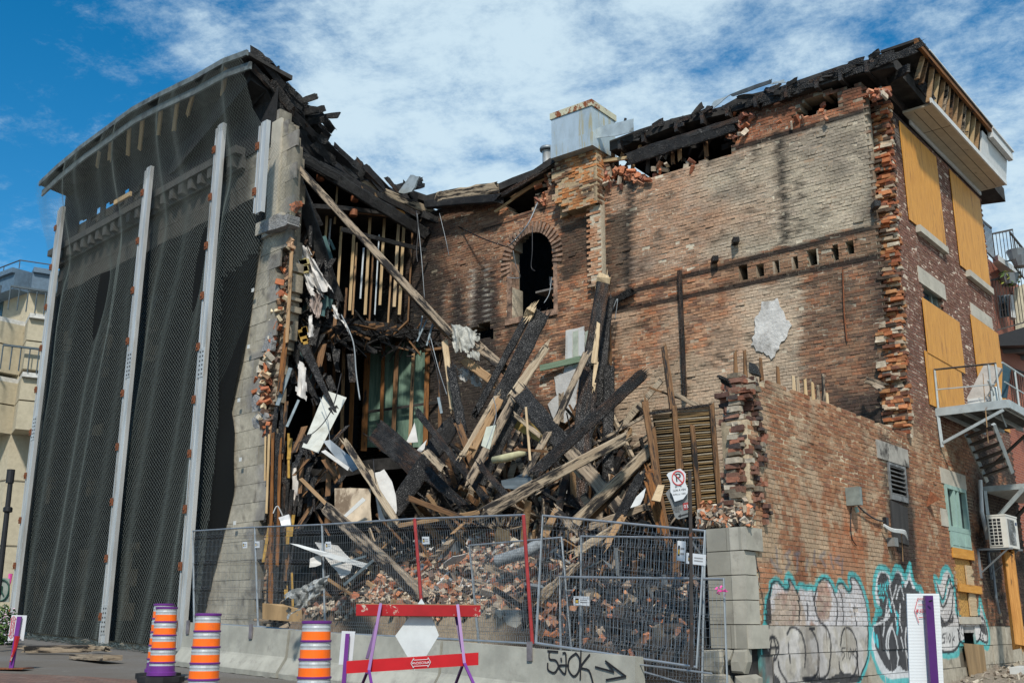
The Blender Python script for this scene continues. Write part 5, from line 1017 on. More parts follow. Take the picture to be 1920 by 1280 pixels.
# ---------------------------------------------------------------- loose timbers of the collapse: each one a thing
def timber(name, a, b, w, t, mat, label, group=None, cat='timber', **k):
    return stick(name, at(*a), at(*b), w, t, mat, None, label=label, cat=cat, group=group, **k)
TB = [
 ('wooden_beam', (562, 318, 23.6), (842, 622, 22.8), .17, .2, M_WEATH, 'longest brown timber, leaning from the stone pier down to the grey cloth', dict(nseg=16, rough=.12)),
 ('wooden_beam', (553, 306, 23.9), (836, 628, 23.1), .10, .12, M_BROWN, 'thin dark brown timber pressed against the underside of the longest leaning timber', dict(nseg=14, rough=.15)),
 ('charred_beam', (552, 328, 24.2), (632, 566, 24.9), .36, .2, M_CHAR, 'thick blackened post leaning behind the stone pier, left of the longest timber', dict(nseg=14, rough=.2)),
 ('charred_beam', (566, 640, 23.9), (626, 766, 23.3), .30, .16, M_CHAR, 'blackened pointed spar hanging over the white sheet', dict(taper=.25, nseg=10)),
 ('charred_beam', (545, 640, 24.2), (592, 748, 23.9), .22, .14, M_CHAR, 'short blackened spar hanging left of the pointed spar', dict(taper=.6)),
 ('charred_beam', (997, 578, 22.9), (893, 772, 22.3), .16, .22, M_CHAR, 'narrow black timber leaning below the arched window, left one of the bundle', dict(nseg=12)),
 ('charred_beam', (1014, 590, 22.8), (928, 770, 22.2), .38, .14, M_CHAR, 'wide black plank leaning below the arched window with pale broken top', dict(nseg=12)),
 ('wooden_beam', (1000, 576, 22.7), (990, 592, 22.65), .22, .12, M_FRESH, 'pale splintered stub at the top of the black plank bundle', dict(nseg=3, rough=.9)),
 ('wooden_beam', (1026, 648, 21.6), (962, 742, 21.3), .16, .08, M_WEATH2, 'pale split plank leaning against the right of the black bundle', dict(taper=1.3, rough=.4)),
 ('wooden_beam', (968, 738, 21.3), (880, 902, 20.8), .17, .12, M_WEATH, 'grey weathered timber running down left from the centre of the pile', dict(nseg=12)),
 ('charred_beam', (978, 752, 21.5), (902, 905, 21.1), .20, .12, M_CHAR, 'black timber lying behind the grey weathered one at the centre of the pile', {}),
 ('charred_beam', (1132, 524, 23.6), (1104, 690, 22.6), .34, .26, M_CHARB, 'tall charred post standing beside the brick pilaster with a pale broken top', dict(nseg=14, rough=.15)),
 ('wooden_beam', (1131, 519, 23.5), (1130, 530, 23.5), .36, .24, M_FRESH, 'pale broken cap on the tall charred post', dict(nseg=2, rough=.8)),
 ('charred_beam', (1142, 560, 23.9), (1120, 760, 23.2), .24, .2, M_CHAR, 'black post standing close behind the tall charred post', dict(nseg=12)),
 ('charred_beam', (1106, 684, 22.4), (1078, 962, 21.2), .44, .18, M_CHARB, 'wide scorched plank standing upright in the middle of the pile', dict(nseg=14, rough=.12)),
 ('wooden_beam', (1122, 606, 22.5), (1113, 680, 22.2), .08, .06, M_FRESH, 'pale splinter on the right face of the tall charred post', dict(taper=1.7)),
 ('wooden_beam', (1118, 680, 22.2), (1112, 722, 22.0), .10, .06, M_FRESH, 'short pale splinter below the longer one on the charred post', dict(taper=.4)),
 ('wooden_beam', (1099, 664, 21.9), (1042, 792, 21.4), .15, .13, M_WEATH, 'rounded weathered timber leaning left of the upright scorched plank', dict(nseg=9)),
 ('charred_beam', (1142, 690, 23.2), (1140, 900, 22.2), .26, .16, M_CHAR, 'black post to the right of the upright scorched plank', dict(nseg=10)),
 ('charred_beam', (1204, 702, 18.9), (1006, 884, 18.6), .24, .22, M_CHARB, 'long dark beam pointing up right across the brick wall', dict(nseg=16, rough=.2)),
 ('wooden_beam', (1170, 822, 18.4), (1006, 908, 18.2), .21, .16, M_WEATH2, 'long pale grey beam under the dark beam, upper length', dict(nseg=12, rough=.2)),
 ('wooden_beam', (1010, 905, 18.2), (902, 966, 18.0), .24, .16, M_WEATH, 'long pale grey beam under the dark beam, lower split length', dict(nseg=8, rough=.3)),
 ('wooden_beam', (1224, 838, 19.2), (1072, 986, 18.8), .20, .2, M_WEATH2, 'tan beam leaning down left in front of the lath panel', dict(nseg=12, rough=.25)),
 ('wooden_beam', (1230, 846, 19.4), (1090, 988, 19.0), .12, .2, M_BROWN, 'brown beam lying under the tan beam beside the lath panel', {}),
 ('charred_beam', (970, 730, 21.0), (1070, 850, 20.4), .38, .16, M_CHAR, 'black beam crossing down right from the centre of the pile, upper length', dict(nseg=12)),
 ('wooden_beam', (990, 775, 20.9), (1088, 890, 20.3), .12, .1, M_WEATH2, 'pale split strip along the lower edge of the crossing black beam', dict(rough=.5)),
 ('wooden_beam', (1064, 840, 20.3), (1172, 966, 19.7), .32, .14, M_WEATH, 'splintered beam continuing down right below the long dark beam', dict(nseg=9, rough=.5)),
 ('charred_beam', (704, 806, 23.0), (800, 888, 22.0), .56, .2, M_CHARB, 'widest charred beam, lying under the green panelled wall', dict(nseg=10, rough=.2)),
 ('charred_beam', (796, 884, 22.0), (868, 944, 21.3), .34, .16, M_CHARB, 'rust brown end of the widest charred beam', dict(taper=.5, rough=.6)),
 ('charred_beam', (850, 792, 22.6), (738, 958, 21.6), .40, .22, M_CHAR, 'blistered black log slanting down left behind the crossed timbers', dict(nseg=10)),
 ('wooden_beam', (784, 774, 21.9), (910, 934, 20.9), .14, .10, M_CHARB, 'dark thin beam slanting right across the blistered log', dict(nseg=10)),
 ('wooden_beam', (834, 642, 23.0), (850, 766, 22.6), .14, .14, M_FRESH, 'pale stripped post standing under the grey cloth', dict(rough=.4)),
 ('charred_beam', (846, 692, 22.5), (868, 812, 22.0), .22, .18, M_CHAR, 'blistered black post with pale top standing under the grey cloth', dict(nseg=9)),
 ('wooden_beam', (860, 796, 21.8), (912, 942, 21.0), .15, .12, M_BROWN, 'brown beam running from the blistered post down to the pile', dict(nseg=9)),
 ('wooden_beam', (866, 670, 22.6), (948, 692, 22.3), .01, .01, M_BROWN, 'brown batten under the grey cloth', {}),
 ('wooden_beam', (900, 652, 23.0), (946, 692, 22.6), .24, .14, M_WEATH, 'stub of brown beam sticking out right of the grey cloth', dict(rough=.3)),
 ('wooden_beam', (872, 676, 23.1), (924, 716, 22.8), .20, .14, M_BROWNL, 'broken brown beam below the grey cloth', {}),
 ('wooden_beam', (930, 744, 21.9), (868, 852, 21.3), .10, .08, M_WEATH2, 'tan batten leaning left of the black plank bundle', {}),
 ('wooden_beam', (936, 752, 21.4), (884, 846, 21.0), .15, .13, M_BROWNL, 'split tan beam tied with wire beside the tan batten', dict(rough=.6)),
 ('wooden_lath', (986, 764, 19.6), (994, 862, 19.4), .045, .03, M_FRESH, 'thin pale lath standing in the middle of the pile', dict(rough=.1)),
 ('wooden_lath', (966, 842, 19.8), (1024, 846, 19.6), .05, .03, M_BROWN, 'short brown lath lying across the thin standing lath', {}),
 ('wooden_beam', (964, 776, 20.6), (1014, 818, 20.3), .09, .06, M_WEATH2, 'pale batten slanting right above the yellow board', {}),
 ('wooden_beam', (1028, 810, 20.5), (985, 890, 20.2), .14, .1, M_WEATH, 'grey batten slanting left under the long dark beam', {}),
 ('wooden_beam', (900, 872, 20.3), (955, 935, 20.0), .13, .12, M_CHARB, 'dark batten slanting right beside the lower split length', {}),
 ('wooden_beam', (565, 898, 21.2), (642, 976, 20.2), .07, .05, M_BROWNL, 'thin tan pole rising left from the thick roped timber', {}),
 ('wooden_beam', (612, 952, 20.0), (796, 1122, 17.4), .24, .16, M_WEATH, 'thick brown timber sliding down through the wire fence', dict(nseg=16, rough=.25)),
 ('wooden_beam', (622, 960, 20.2), (790, 1106, 17.8), .10, .16, M_BROWNL, 'thinner tan timber lying on the thick one behind the wire fence', dict(nseg=14)),
 ('wooden_beam', (648, 828, 21.8), (742, 974, 20.6), .13, .05, M_WEATH2, 'pale plank sloping right over the plaster board', dict(nseg=9)),
 ('wooden_beam', (694, 884, 21.4), (730, 976, 20.9), .12, .05, M_WEATH2, 'second pale plank leaning beside the plaster board', {}),
 ('wooden_beam', (803, 850, 21.6), (832, 880, 21.2), .16, .13, M_WEATH2, 'short pale log end sticking out of the pile under the blistered post', dict(rough=.3)),
 ('wooden_beam', (1245, 652, 19.3), (1276, 884, 18.8), .10, .08, M_BROWN, 'tallest thin dark stud rising above the lath panel', dict(nseg=12, taper=1.4)),
 ('wooden_beam', (1209, 754, 18.9), (1250, 1004, 18.2), .11, .08, M_BROWN, 'dark stud at the left edge of the lath panel', dict(nseg=12)),
 ('wooden_beam', (1217, 888, 18.0), (1246, 1004, 17.6), .13, .1, M_RUSTW, 'rusty brown splintered stud in front of the lath panel', dict(rough=.6)),
 ('wooden_beam', (1210, 902, 17.9), (1236, 1000, 17.6), .05, .04, M_RUSTW, 'slim rusty splinter beside the splintered stud', {}),
 ('charred_beam', (1200, 893, 18.4), (1140, 1010, 17.8), .16, .12, M_CHAR, 'black beam leaning left of the rusty splintered stud', {}),
 ('wooden_beam', (1258, 735, 19.6), (1326, 770, 19.5), .08, .06, M_WEATH, 'grey lath lying over the top of the lath panel', {}),
 ('wooden_beam', (1217, 726, 19.7), (1290, 752, 19.6), .04, .03, M_BROWN, 'thin broken lath resting on top of the lath panel', {}),
 ('wooden_beam', (1150, 905, 19.8), (1202, 896, 19.4), .10, .1, M_CHAR, 'short charred block between tan beam and rusty studs', {}),
 ('wooden_beam', (1016, 1118, 15.9), (1082, 1058, 16.3), .14, .08, M_WEATH, 'broken grey plank in the dark hollow behind the tilted fence panel', dict(rough=.7)),
 ('wooden_beam', (1078, 1036, 16.8), (1152, 990, 17.0), .12, .08, M_WEATH2, 'pale plank rising right behind the top of the tilted fence panel', {}),
 ('wooden_beam', (1138, 1020, 16.6), (1166, 972, 17.0), .10, .08, M_BROWNL, 'brown batten in line with the pale plank behind the tilted fence', {}),
 ('wooden_beam', (1044, 958, 18.2), (1086, 998, 17.8), .13, .06, M_WEATH, 'splintered grey board end above the tilted fence panel', dict(rough=.8)),
 ('wooden_beam', (1108, 986, 18.0), (1210, 950, 18.3), .12, .1, M_WEATH, 'grey beam lying left of the rusty splintered stud', {}),
 ('wooden_beam', (748, 985, 20.6), (895, 960, 19.9), .08, .06, M_BROWNL, 'orange tinted batten lying along the top of the wire fence', {}),
 ('wooden_beam', (880, 975, 19.6), (770, 935, 20.6), .10, .08, M_BROWN, 'brown batten crossing behind the wire fence top', {}),
]
for nm, a, b, w_, t_, mt, lab, kw in TB:
    if w_ < .02: continue
    kw.setdefault('bend', R.uniform(-.07, .07)); timber(nm, a, b, w_ * (.9 if w_ > .2 else 1), t_, mt, lab, **kw)
# dark hanging studs and peeling layers at the left broken edge
for i, (x0, y0, x1, y1, w_, mt) in enumerate(((547, 470, 538, 640, .08, M_BROWNL), (538, 618, 524, 736, .12, M_RUSTW), (512, 812, 506, 1130, .07, M_RUSTW), (521, 816, 517, 1130, .12, M_CHAR), (505, 815, 500, 960, .05, M_STUD), (526, 820, 520, 1060, .07, M_RUSTW), (515, 980, 509, 1140, .07, M_RUSTW), (498, 818, 497, 900, .04, M_STUD))):
    stick('edge_stud', at(x0, y0, 23.3), at(x1, y1, 23.2), w_, .06, mt, BLD, rough=.5, nseg=9)
# things lying in the wreck ------------------------------------------------------
def sheetpx(px, name, mat, label, cat, th=.02, bendy=0.0, group=None, jag=.0):
    pts = [at(*p) for p in px]; o = []
    for i, p in enumerate(pts):
        q = pts[(i + 1) % len(pts)]
        for t in (0, .5): o.append(p.lerp(q, t) + Vector((R.uniform(-1, 1), 0, R.uniform(-1, 1))) * jag)
    return MB().prism(o, Vector((0, th, 0))).build(name, mat, None, label=label, cat=cat, group=group)
M_PANEL = mat_simple('white_laminate', (.48, .49, .44), .35, var=.08, dirt=(.27, .25, .18), dirt_lo=.5, dirt_hi=.75, dirt_scale=1.6)
sheetpx([(566, 838, 22.7), (610, 731, 23.6), (650, 745, 23.5), (597, 849, 22.6), (580, 842, 22.6)], 'white_sheet', M_PANEL, 'large white rectangular sheet leaning under the pointed charred spar', 'panel')
M_PB = mat_simple('scorched_plasterboard', (.44, .36, .26), .9, var=.2, dirt=(.14, .10, .065), dirt_lo=.45, dirt_hi=.62, dirt_scale=3.2, streak=True)
sheetpx([(628, 914, 21.3), (694, 914, 21.2), (697, 978, 20.9), (628, 980, 20.9)], 'plaster_board', M_PB, 'beige stained plaster board standing behind the wire fence', 'panel', jag=.02)
sheetpx([(700, 886, 21.6), (722, 880, 21.6), (744, 930, 21.4), (740, 975, 21.2), (712, 976, 21.2)], 'plaster_sheet', M_PLAST, 'dirty white torn plaster sheet right of the beige plaster board', 'panel', jag=.03)
sheetpx([(644, 966, 20.6), (680, 932, 20.6), (686, 937, 20.6), (648, 970, 20.6)], 'white_strip', M_WHITEP, 'clean white plastic strip lying on the beige plaster board', 'strip')
sheetpx([(606, 826, 22.3), (620, 824, 22.3), (678, 872, 21.8), (662, 884, 21.8), (640, 870, 22)], 'metal_duct', M_GREYSH, 'crumpled grey metal duct below the white sheet', 'duct', th=.12, jag=.015)
sheetpx([(602, 846, 22.2), (610, 843, 22.2), (655, 876, 21.7), (652, 882, 21.7)], 'rolled_paper', M_PLAST, 'pale rolled paper lying beside the grey duct', 'roll', th=.1)
sheetpx([(760, 830, 22.9), (777, 792, 23.1), (784, 828, 22.9)], 'plaster_shard', M_PLAST, 'pointed white plaster shard in front of the green wall', 'shard', jag=.015)
sheetpx([(772, 855, 22.7), (800, 822, 22.8), (796, 842, 22.7), (784, 856, 22.6)], 'plaster_shard', M_PLAST, 'lower white plaster shard beside the blistered log', 'shard', jag=.02)
sheetpx([(956, 770, 21.7), (1008, 800, 21.4), (1024, 824, 21.3), (1010, 828, 21.3), (960, 800, 21.6)], 'yellow_board', mat_simple('scorched_yellow_board', (.30, .20, .05), .8, var=.3, dirt=(.06, .04, .02), dirt_lo=.5), 'scorched yellow board under the crossing black beam', 'panel')
sheetpx([(902, 835, 20.9), (912, 800, 21), (930, 796, 21), (918, 842, 20.9)], 'pale_board', mat_simple('pale_green_board', (.44, .47, .40), .8, var=.1), 'pale green board behind the grey weathered timber', 'panel')
sheetpx([(940, 902, 20.2), (985, 885, 20.2), (1000, 900, 20.0), (980, 918, 20.0), (945, 916, 20.1)], 'dark_sheet', mat_simple('dark_blue_sheet', (.07, .09, .10), .5, .3, var=.2), 'bent dark blue metal sheet left of the long pale grey beam', 'panel', jag=.02)
m = MB(); m.tube([at(925, 862, 20.6), at(950, 858, 20.4), (at(985, 848, 20.2))], [.07, .09, .06], 8); m.build('insulation_tube', mat_simple('yellow_insulation', (.42, .40, .24), .95, var=.2, bs=.6), smooth=True, label='yellowish curved tube of insulation in the middle of the pile', cat='insulation')
def clothfn(px4, Y, amp=.06, fr=14, ragged_=.1, seed=1):
    def f(u, v):
        x = lerp(lerp(px4[0][0], px4[1][0], u), lerp(px4[3][0], px4[2][0], u), v); y = lerp(lerp(px4[0][1], px4[1][1], u), lerp(px4[3][1], px4[2][1], u), v)
        A1 = np.array([u * 2.2 + seed]); B1 = np.array([v * 1.4]); n1_ = float(vnoise(A1, B1, 1.6, 300 + seed, 4)[0]) - .5; n2_ = float(vnoise(A1 * 2, B1 * .7, 2.5, 301 + seed, 3)[0]) - .5
        return at(x, y, Y) + Vector((n1_ * amp * 1.2, n2_ * amp * 5 + amp * .6 * sin(u * fr + v * 2 + seed), n1_ * amp * 2))
    f.seed = seed; return f
def draped(name, fn, mat, label, nu=26, nv=26, cat='cloth', th=(0, .012, 0)):
    V = [fn(i / nu, j / nv) for j in range(nv + 1) for i in range(nu + 1)]; uu, vv = np.meshgrid((np.arange(nu) + .5) / nu, (np.arange(nv) + .5) / nv)
    n_ = vnoise(uu * 3, vv * 3, 1.5, 310 + fn.seed, 4); edge = np.minimum(np.minimum(uu, 1 - uu) * 1.1, np.minimum(vv + .25, (1 - vv) * .75)); keep_ = edge + (n_ - .5) * .75 > .06
    m = MB(); fs = [(j * (nu + 1) + i, j * (nu + 1) + i + 1, (j + 1) * (nu + 1) + i + 1, (j + 1) * (nu + 1) + i) for j in range(nv) for i in range(nu) if keep_[j, i]]
    used = sorted(set(k for f in fs for k in f)); mp_ = {k: i for i, k in enumerate(used)}; m.add([V[k] for k in used], [tuple(mp_[k] for k in f) for f in fs]); n0 = len(used); t = Vector(th)
    m.add([V[k] + t for k in used], [tuple(mp_[k] for k in f)[::-1] for f in fs]); return m.build(name, mat, None, smooth=True, label=label, cat=cat)
M_CLOTH = mat_simple('grey_patterned_cloth', (.42, .42, .38), .95, var=.25, nscale=30, bs=.3, dirt=(.24, .23, .20), dirt_lo=.52)
draped('draped_cloth', clothfn([(843, 608), (898, 620), (900, 676), (852, 664)], 22.7, .07, 12, .25, 2), M_CLOTH, 'grey speckled cloth draped over the foot of the longest timber')
draped('torn_sheet', clothfn([(852, 686), (902, 690), (904, 730), (862, 712)], 23.2, .05, 7, .3, 5), mat_simple('grey_torn_sheet', (.36, .36, .34), .9, var=.2), 'grey torn sheet hanging under the grey speckled cloth')
M_MEMB = mat_simple('white_membrane', (.60, .58, .55), .9, var=.12, nscale=6, bs=.5, dirt=(.30, .24, .22), dirt_lo=.54)
draped('torn_membrane', clothfn([(544, 466), (578, 462), (626, 556), (588, 556)], 24.0, .10, 9, .4, 3), M_MEMB, 'large white torn roofing membrane hanging beside the stone pier')
draped('torn_membrane', clothfn([(574, 548), (608, 546), (600, 606), (583, 602)], 24.1, .08, 8, .5, 7), mat_simple('brownish_membrane', (.34, .28, .25), .95, var=.3, dirt=(.10, .07, .06), dirt_lo=.55), 'brownish torn lining hanging just below the large white membrane')
for px, lab in (([(579, 592), (587, 590), (586, 632), (577, 632)], 'narrow white strip of membrane hanging below the brownish lining'), ([(560, 672), (576, 690), (573, 752), (554, 738)], 'white torn strip hanging left of the large white sheet'), ([(622, 568), (634, 578), (636, 600), (626, 596)], 'white folded strip under the burnt floor edge'), ([(634, 596), (652, 606), (653, 628), (647, 610)], 'white curling strip to the right of the folded strip'), ([(548, 868), (556, 862), (562, 950), (546, 948)], 'white peeling strip hanging behind the left fence panel')):
    draped('membrane_strip', clothfn(px, 23.6, .04, 8, .25, 4), M_MEMB, lab, 8, 14)
m = MB()
for k in range(190):
    x = 542 + abs(R.gauss(0, 38)); y = R.uniform(440, 720) ; c = at(x, y, 24.4 + R.uniform(-.2, .5)); m.box(c, Vector((R.uniform(-.5, .5), .3, 1)).normalized(), Vector((1, 0, R.uniform(-.4, .4))).normalized(), Vector((0, 1, 0)), R.uniform(.1, .4), R.uniform(.02, .09), R.uniform(.01, .05), R.choice([0, 0, 0, 1, 2, 3]))
for k in range(12): m.box(at(R.uniform(556, 575), R.uniform(490, 520), 23.9), (1, 0, .3), (0, 1, 0), (-.3, 0, 1), R.uniform(.05, .12), .05, R.uniform(.04, .1), 4)
for k in range(5): m.box(at(R.uniform(562, 578), R.uniform(615, 652), 23.8), (1, 0, .3), (0, 1, 0), (-.3, 0, 1), R.uniform(.04, .1), .05, R.uniform(.05, .12), 5)
for k in range(150):
    t_ = R.random(); x = lerp(560, 852, t_); Y_ = lerp(24.3, 28.3, t_); y = lerp(600, 632, t_) + R.uniform(-12, 46); m.box(at(x, y, Y_ - .1), Vector((R.uniform(-1, 1), .3, R.uniform(-1, .3))).normalized(), Vector((0, 1, R.uniform(-.4, .4))).normalized(), Vector((0, 0, 1)), R.uniform(.08, .5), R.uniform(.015, .06), R.uniform(.01, .04), R.choice([0, 0, 0, 1, 2]))
for k in range(60): y = R.uniform(800, 1130); m.box(at(R.uniform(500, 548), y, 23.4), Vector((R.uniform(-.12, .12), .1, 1)).normalized(), Vector((1, 0, 0)), Vector((0, 1, 0)), R.uniform(.15, .7), R.uniform(.02, .05), R.uniform(.01, .03), R.choice([0, 0, 1, 2, 2, 5]))
for k in range(70): x = R.uniform(560, 640); y = R.uniform(820, 990); m.box(at(x, y, R.uniform(22.6, 24.2)), Vector((R.uniform(-.8, .8), .4, 1)).normalized(), Vector((1, 0, .2)).normalized(), Vector((0, 1, 0)), R.uniform(.1, .5), R.uniform(.015, .07), R.uniform(.01, .03), R.choice([0, 0, 1, 2, 1]))
m.build('hanging_debris', [M_CHAR, M_BROWN, M_CHARB, mat_simple('faded_teal_rag', (.05, .10, .10), .9), mat_simple('yellow_foam', (.36, .30, .14), .95, var=.3), mat_simple('ochre_insulation', (.36, .22, .05), .95, var=.3)], label='burnt tangle of lining and insulation hanging beside the stone pier', kind='stuff')
# rubble heap --------------------------------------------------------------------
AV = Vector((3.4, 15.0))
fd = Vector((FAC.d.x, FAC.d.y)); sdv = Vector((SID.d.x, SID.d.y))
def heap_xy(s, d): p = AV + fd * s + sdv * d; return p
def heap_h(s, d):
    s = np.asarray(s, float); d = np.asarray(d, float)
    mid = np.interp(d, [-.6, 0, .4, 1.5, 2.6, 3.6, 5.0, 7.0], [1.2, 1.75, 1.95, 2.5, 3.05, 3.6, 4.6, 5.4])
    rgt = np.interp(d, [-.6, 0, 1, 2.5, 4, 5.5, 7.0], [.7, 1.0, 1.3, 2.0, 2.9, 3.6, 4.2])
    lef = np.interp(d, [-.6, 0, 1.0, 2.2, 3.5, 5, 7], [1.2, 1.4, 1.6, 2.0, 2.7, 3.3, 3.8])
    a = np.clip((s - 3.6) / 2.2, 0, 1); b = np.clip((s - 9.6) / 1.6, 0, 1); h = rgt * (1 - a) + mid * a; h = h * (1 - b) + lef * b
    return h + (vnoise(s, d, 1.3, 201, 5) - .5) * 1.0 + (vnoise(s, d, 6, 202, 2) - .5) * .25
ss, dd_ = np.meshgrid(np.linspace(.2, 12.6, 110), np.linspace(-.2, 7.2, 70)); HH = heap_h(ss, dd_); 
XX = 3.4 + fd.x * ss + sdv.x * dd_; YY = 15 + fd.y * ss + sdv.y * dd_; HH = np.where(dd_ < .0, np.minimum(HH, .6), HH)
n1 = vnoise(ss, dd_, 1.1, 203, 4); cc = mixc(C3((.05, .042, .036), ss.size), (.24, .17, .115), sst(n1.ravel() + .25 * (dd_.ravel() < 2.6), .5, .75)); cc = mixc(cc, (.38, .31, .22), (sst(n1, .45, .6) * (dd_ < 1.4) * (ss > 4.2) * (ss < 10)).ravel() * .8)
dk = (sst(ss, 5.6, 4.4) * .85).ravel(); cc = mixc(cc, (.02, .018, .016), dk)  # near-black right part paints the deep shade of the hollow behind the fence
idx = np.arange(ss.size).reshape(ss.shape); Qh = np.stack([idx[:-1, :-1], idx[:-1, 1:], idx[1:, 1:], idx[1:, :-1]], -1).reshape(-1, 4)[:, ::-1]
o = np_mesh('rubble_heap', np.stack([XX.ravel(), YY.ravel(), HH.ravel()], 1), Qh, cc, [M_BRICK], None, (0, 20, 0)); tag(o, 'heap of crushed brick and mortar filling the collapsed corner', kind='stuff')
rs = np.random.RandomState(77)
def heap_pts(n, s0, s1, d0, d1, lift=.05):
    s = rs.uniform(s0, s1, n); d = rs.uniform(d0, d1, n); h = heap_h(s, d) + rs.uniform(-.04, lift, n)
    return [(3.4 + fd.x * a + sdv.x * b, 15 + fd.y * a + sdv.y * b, c) for a, b, c in zip(s, d, h)]
PB = [(.36, .14, .08), (.42, .21, .13), (.32, .15, .10), (.44, .28, .19), (.46, .40, .31), (.26, .13, .09), (.42, .35, .27), (.08, .06, .05), (.40, .33, .25), (.14, .10, .08), (.46, .24, .15)]
PM = [(.46, .40, .31), (.50, .45, .36), (.40, .32, .23), (.42, .22, .13), (.30, .24, .18), (.52, .46, .38), (.09, .07, .06)]
loose_bricks('brick_rubble', heap_pts(2100, 4.9, 10.4, .0, 3.6, .10) + heap_pts(900, .6, 5.2, 1.3, 3.6, .1), None, 15, cols=PB, size=(.17, .09, .06), sj=.55, label='broken red and orange bricks scattered over the heap', kind='stuff')
loose_bricks('whole_brick_rubble', heap_pts(520, 2.0, 10.0, .1, 3.2, .12), None, 25, cols=[(.42, .17, .08), (.46, .24, .14), (.38, .15, .08), (.44, .34, .25)], size=(.21, .10, .065), sj=.08, label='whole red bricks lying on top of the crushed heap', kind='stuff')
loose_bricks('mortar_rubble', heap_pts(8500, 5.2, 10.6, -.05, 3.2, .07) + heap_pts(900, 1.0, 5.2, 1.8, 3.4, .07), None, 16, cols=PM, size=(.08, .065, .04), sj=.6, label='pale crushed mortar and brick chips at the foot of the heap', kind='stuff')
loose_bricks('dark_rubble', heap_pts(2600, .3, 12.4, .0, 6.5, .12), None, 17, cols=[(.05, .045, .04), (.09, .07, .055), (.16, .11, .08), (.30, .15, .09), (.22, .19, .15), (.035, .03, .03)], size=(.16, .10, .06), sj=.6, label='blackened rubble at the back and sides of the heap', kind='stuff')
# splintered bits: uncountable tangle
m = MB(); rs2 = random.Random(91)
def splint(n, s0, s1, d0, d1, lo, hi, wm=(0, 0, 0, 1, 2, 3, 4, 5), tilt=.9, lift=.35):
    for k in range(n):
        s = rs2.uniform(s0, s1); d = rs2.uniform(d0, d1); p = heap_xy(s, d); z = float(heap_h(s, d)) + rs2.uniform(-.05, lift); L_ = rs2.uniform(lo, hi)
        a = Vector((rs2.uniform(-1, 1), rs2.uniform(-.8, .8), rs2.uniform(-tilt, tilt))).normalized(); b = a.orthogonal().normalized(); b.rotate(Matrix.Rotation(rs2.uniform(0, 6), 3, a)); c = a.cross(b)
        m.box(Vector((p.x, p.y, z)), a, b, c, L_, rs2.uniform(.015, .06), rs2.uniform(.008, .03), rs2.choice(wm))
splint(620, 3.8, 11.5, 2.2, 6.2, .15, .8); splint(260, .6, 5, 1.0, 6, .15, .8, (0, 0, 0, 1, 3, 4, 6)); splint(90, .4, 4.8, .1, 1.2, .2, .8, (0, 0, 0, 3)); splint(240, 9, 12.3, .2, 5, .2, .8); splint(150, 3.8, 10, .2, 2.6, .08, .4, (1, 2, 3, 4, 5, 6, 7), .4, .15)
splint(60, 4, 11, 2.5, 5.5, .5, 1.1, (0, 0, 0, 3), 1.0, .6)
def boards(n, s0, s1, d0, d1, lo, hi, mats, lift0=.0, lift=1.0):
    for k in range(n):
        s = rs2.uniform(s0, s1); d = rs2.uniform(d0, d1); p = heap_xy(s, d); z = float(heap_h(s, d)) + rs2.uniform(lift0, lift); L_ = rs2.uniform(lo, hi)
        a = Vector((rs2.uniform(-1, 1), rs2.uniform(-.6, .6), rs2.choice((-1, 1)) * rs2.uniform(.2, 1.3))).normalized(); b = a.orthogonal().normalized(); b.rotate(Matrix.Rotation(rs2.uniform(0, 6), 3, a)); c = a.cross(b)
        q = Vector((p.x, p.y, z)); w1 = rs2.uniform(.03, .085); t1 = rs2.uniform(.012, .04); mi = rs2.choice(mats); e1 = rs2.uniform(.05, .3)
        cs = []
        for sg in (-1, 1):
            for x_, y_ in ((-1, -1), (1, -1), (1, 1), (-1, 1)): cs.append(q + a * (sg * L_ + rs2.uniform(-e1, e1) * .3) + b * x_ * w1 * rs2.uniform(.6, 1.1) + c * y_ * t1)
        m.hexa(cs, mi)
boards(150, 3.2, 11.3, 2.2, 5.8, .35, 1.0, (0, 0, 0, 3, 3, 4, 1, 2), -.1, .8); boards(90, 5.5, 10.8, 3.0, 5.2, .5, 1.4, (0, 3, 1, 4, 2, 0), .2, 1.5); boards(130, 4.0, 11.5, 1.8, 5.4, .3, 1.0, (1, 4, 3, 1, 0, 5), .0, .9); boards(60, 9.5, 12.2, .5, 5, .3, .8, (0, 0, 3, 4, 1), -.1, .9); boards(60, .8, 4.5, 2.0, 5.5, .3, .8, (0, 0, 3, 4, 1), -.1, .7)
def shards(n, s0, s1, d0, d1, mats):
    for k in range(n):
        s = rs2.uniform(s0, s1); d = rs2.uniform(d0, d1); p = heap_xy(s, d); q = Vector((p.x, p.y, float(heap_h(s, d)) + rs2.uniform(.0, .35))); a = Vector((rs2.uniform(-1, 1), rs2.uniform(-.4, .4), rs2.uniform(-.6, .6))).normalized(); b = Vector((rs2.uniform(-.5, .5), rs2.uniform(-1, 1), rs2.uniform(.3, 1))).normalized(); r_ = rs2.uniform(.08, .32); N_ = rs2.randint(5, 8)
        pts_ = [q + (a * cos(t / N_ * 6.283) + b * sin(t / N_ * 6.283)) * r_ * rs2.uniform(.4, 1.1) for t in range(N_)]; c = a.cross(b).normalized() * .012; b0 = len(m.v)
        m.add(pts_ + [p_ + c for p_ in pts_], [tuple(range(N_)), tuple(range(2 * N_ - 1, N_ - 1, -1))] + [(i, (i + 1) % N_, N_ + (i + 1) % N_, N_ + i) for i in range(N_)], rs2.choice(mats))
shards(60, 9.3, 12, .5, 5, (6, 7, 8, 9, 8)); shards(130, 4, 12, .8, 5.6, (6, 7, 6, 0, 8, 9, 9)); shards(40, .8, 4.5, 1.2, 5, (6, 0, 8, 9))
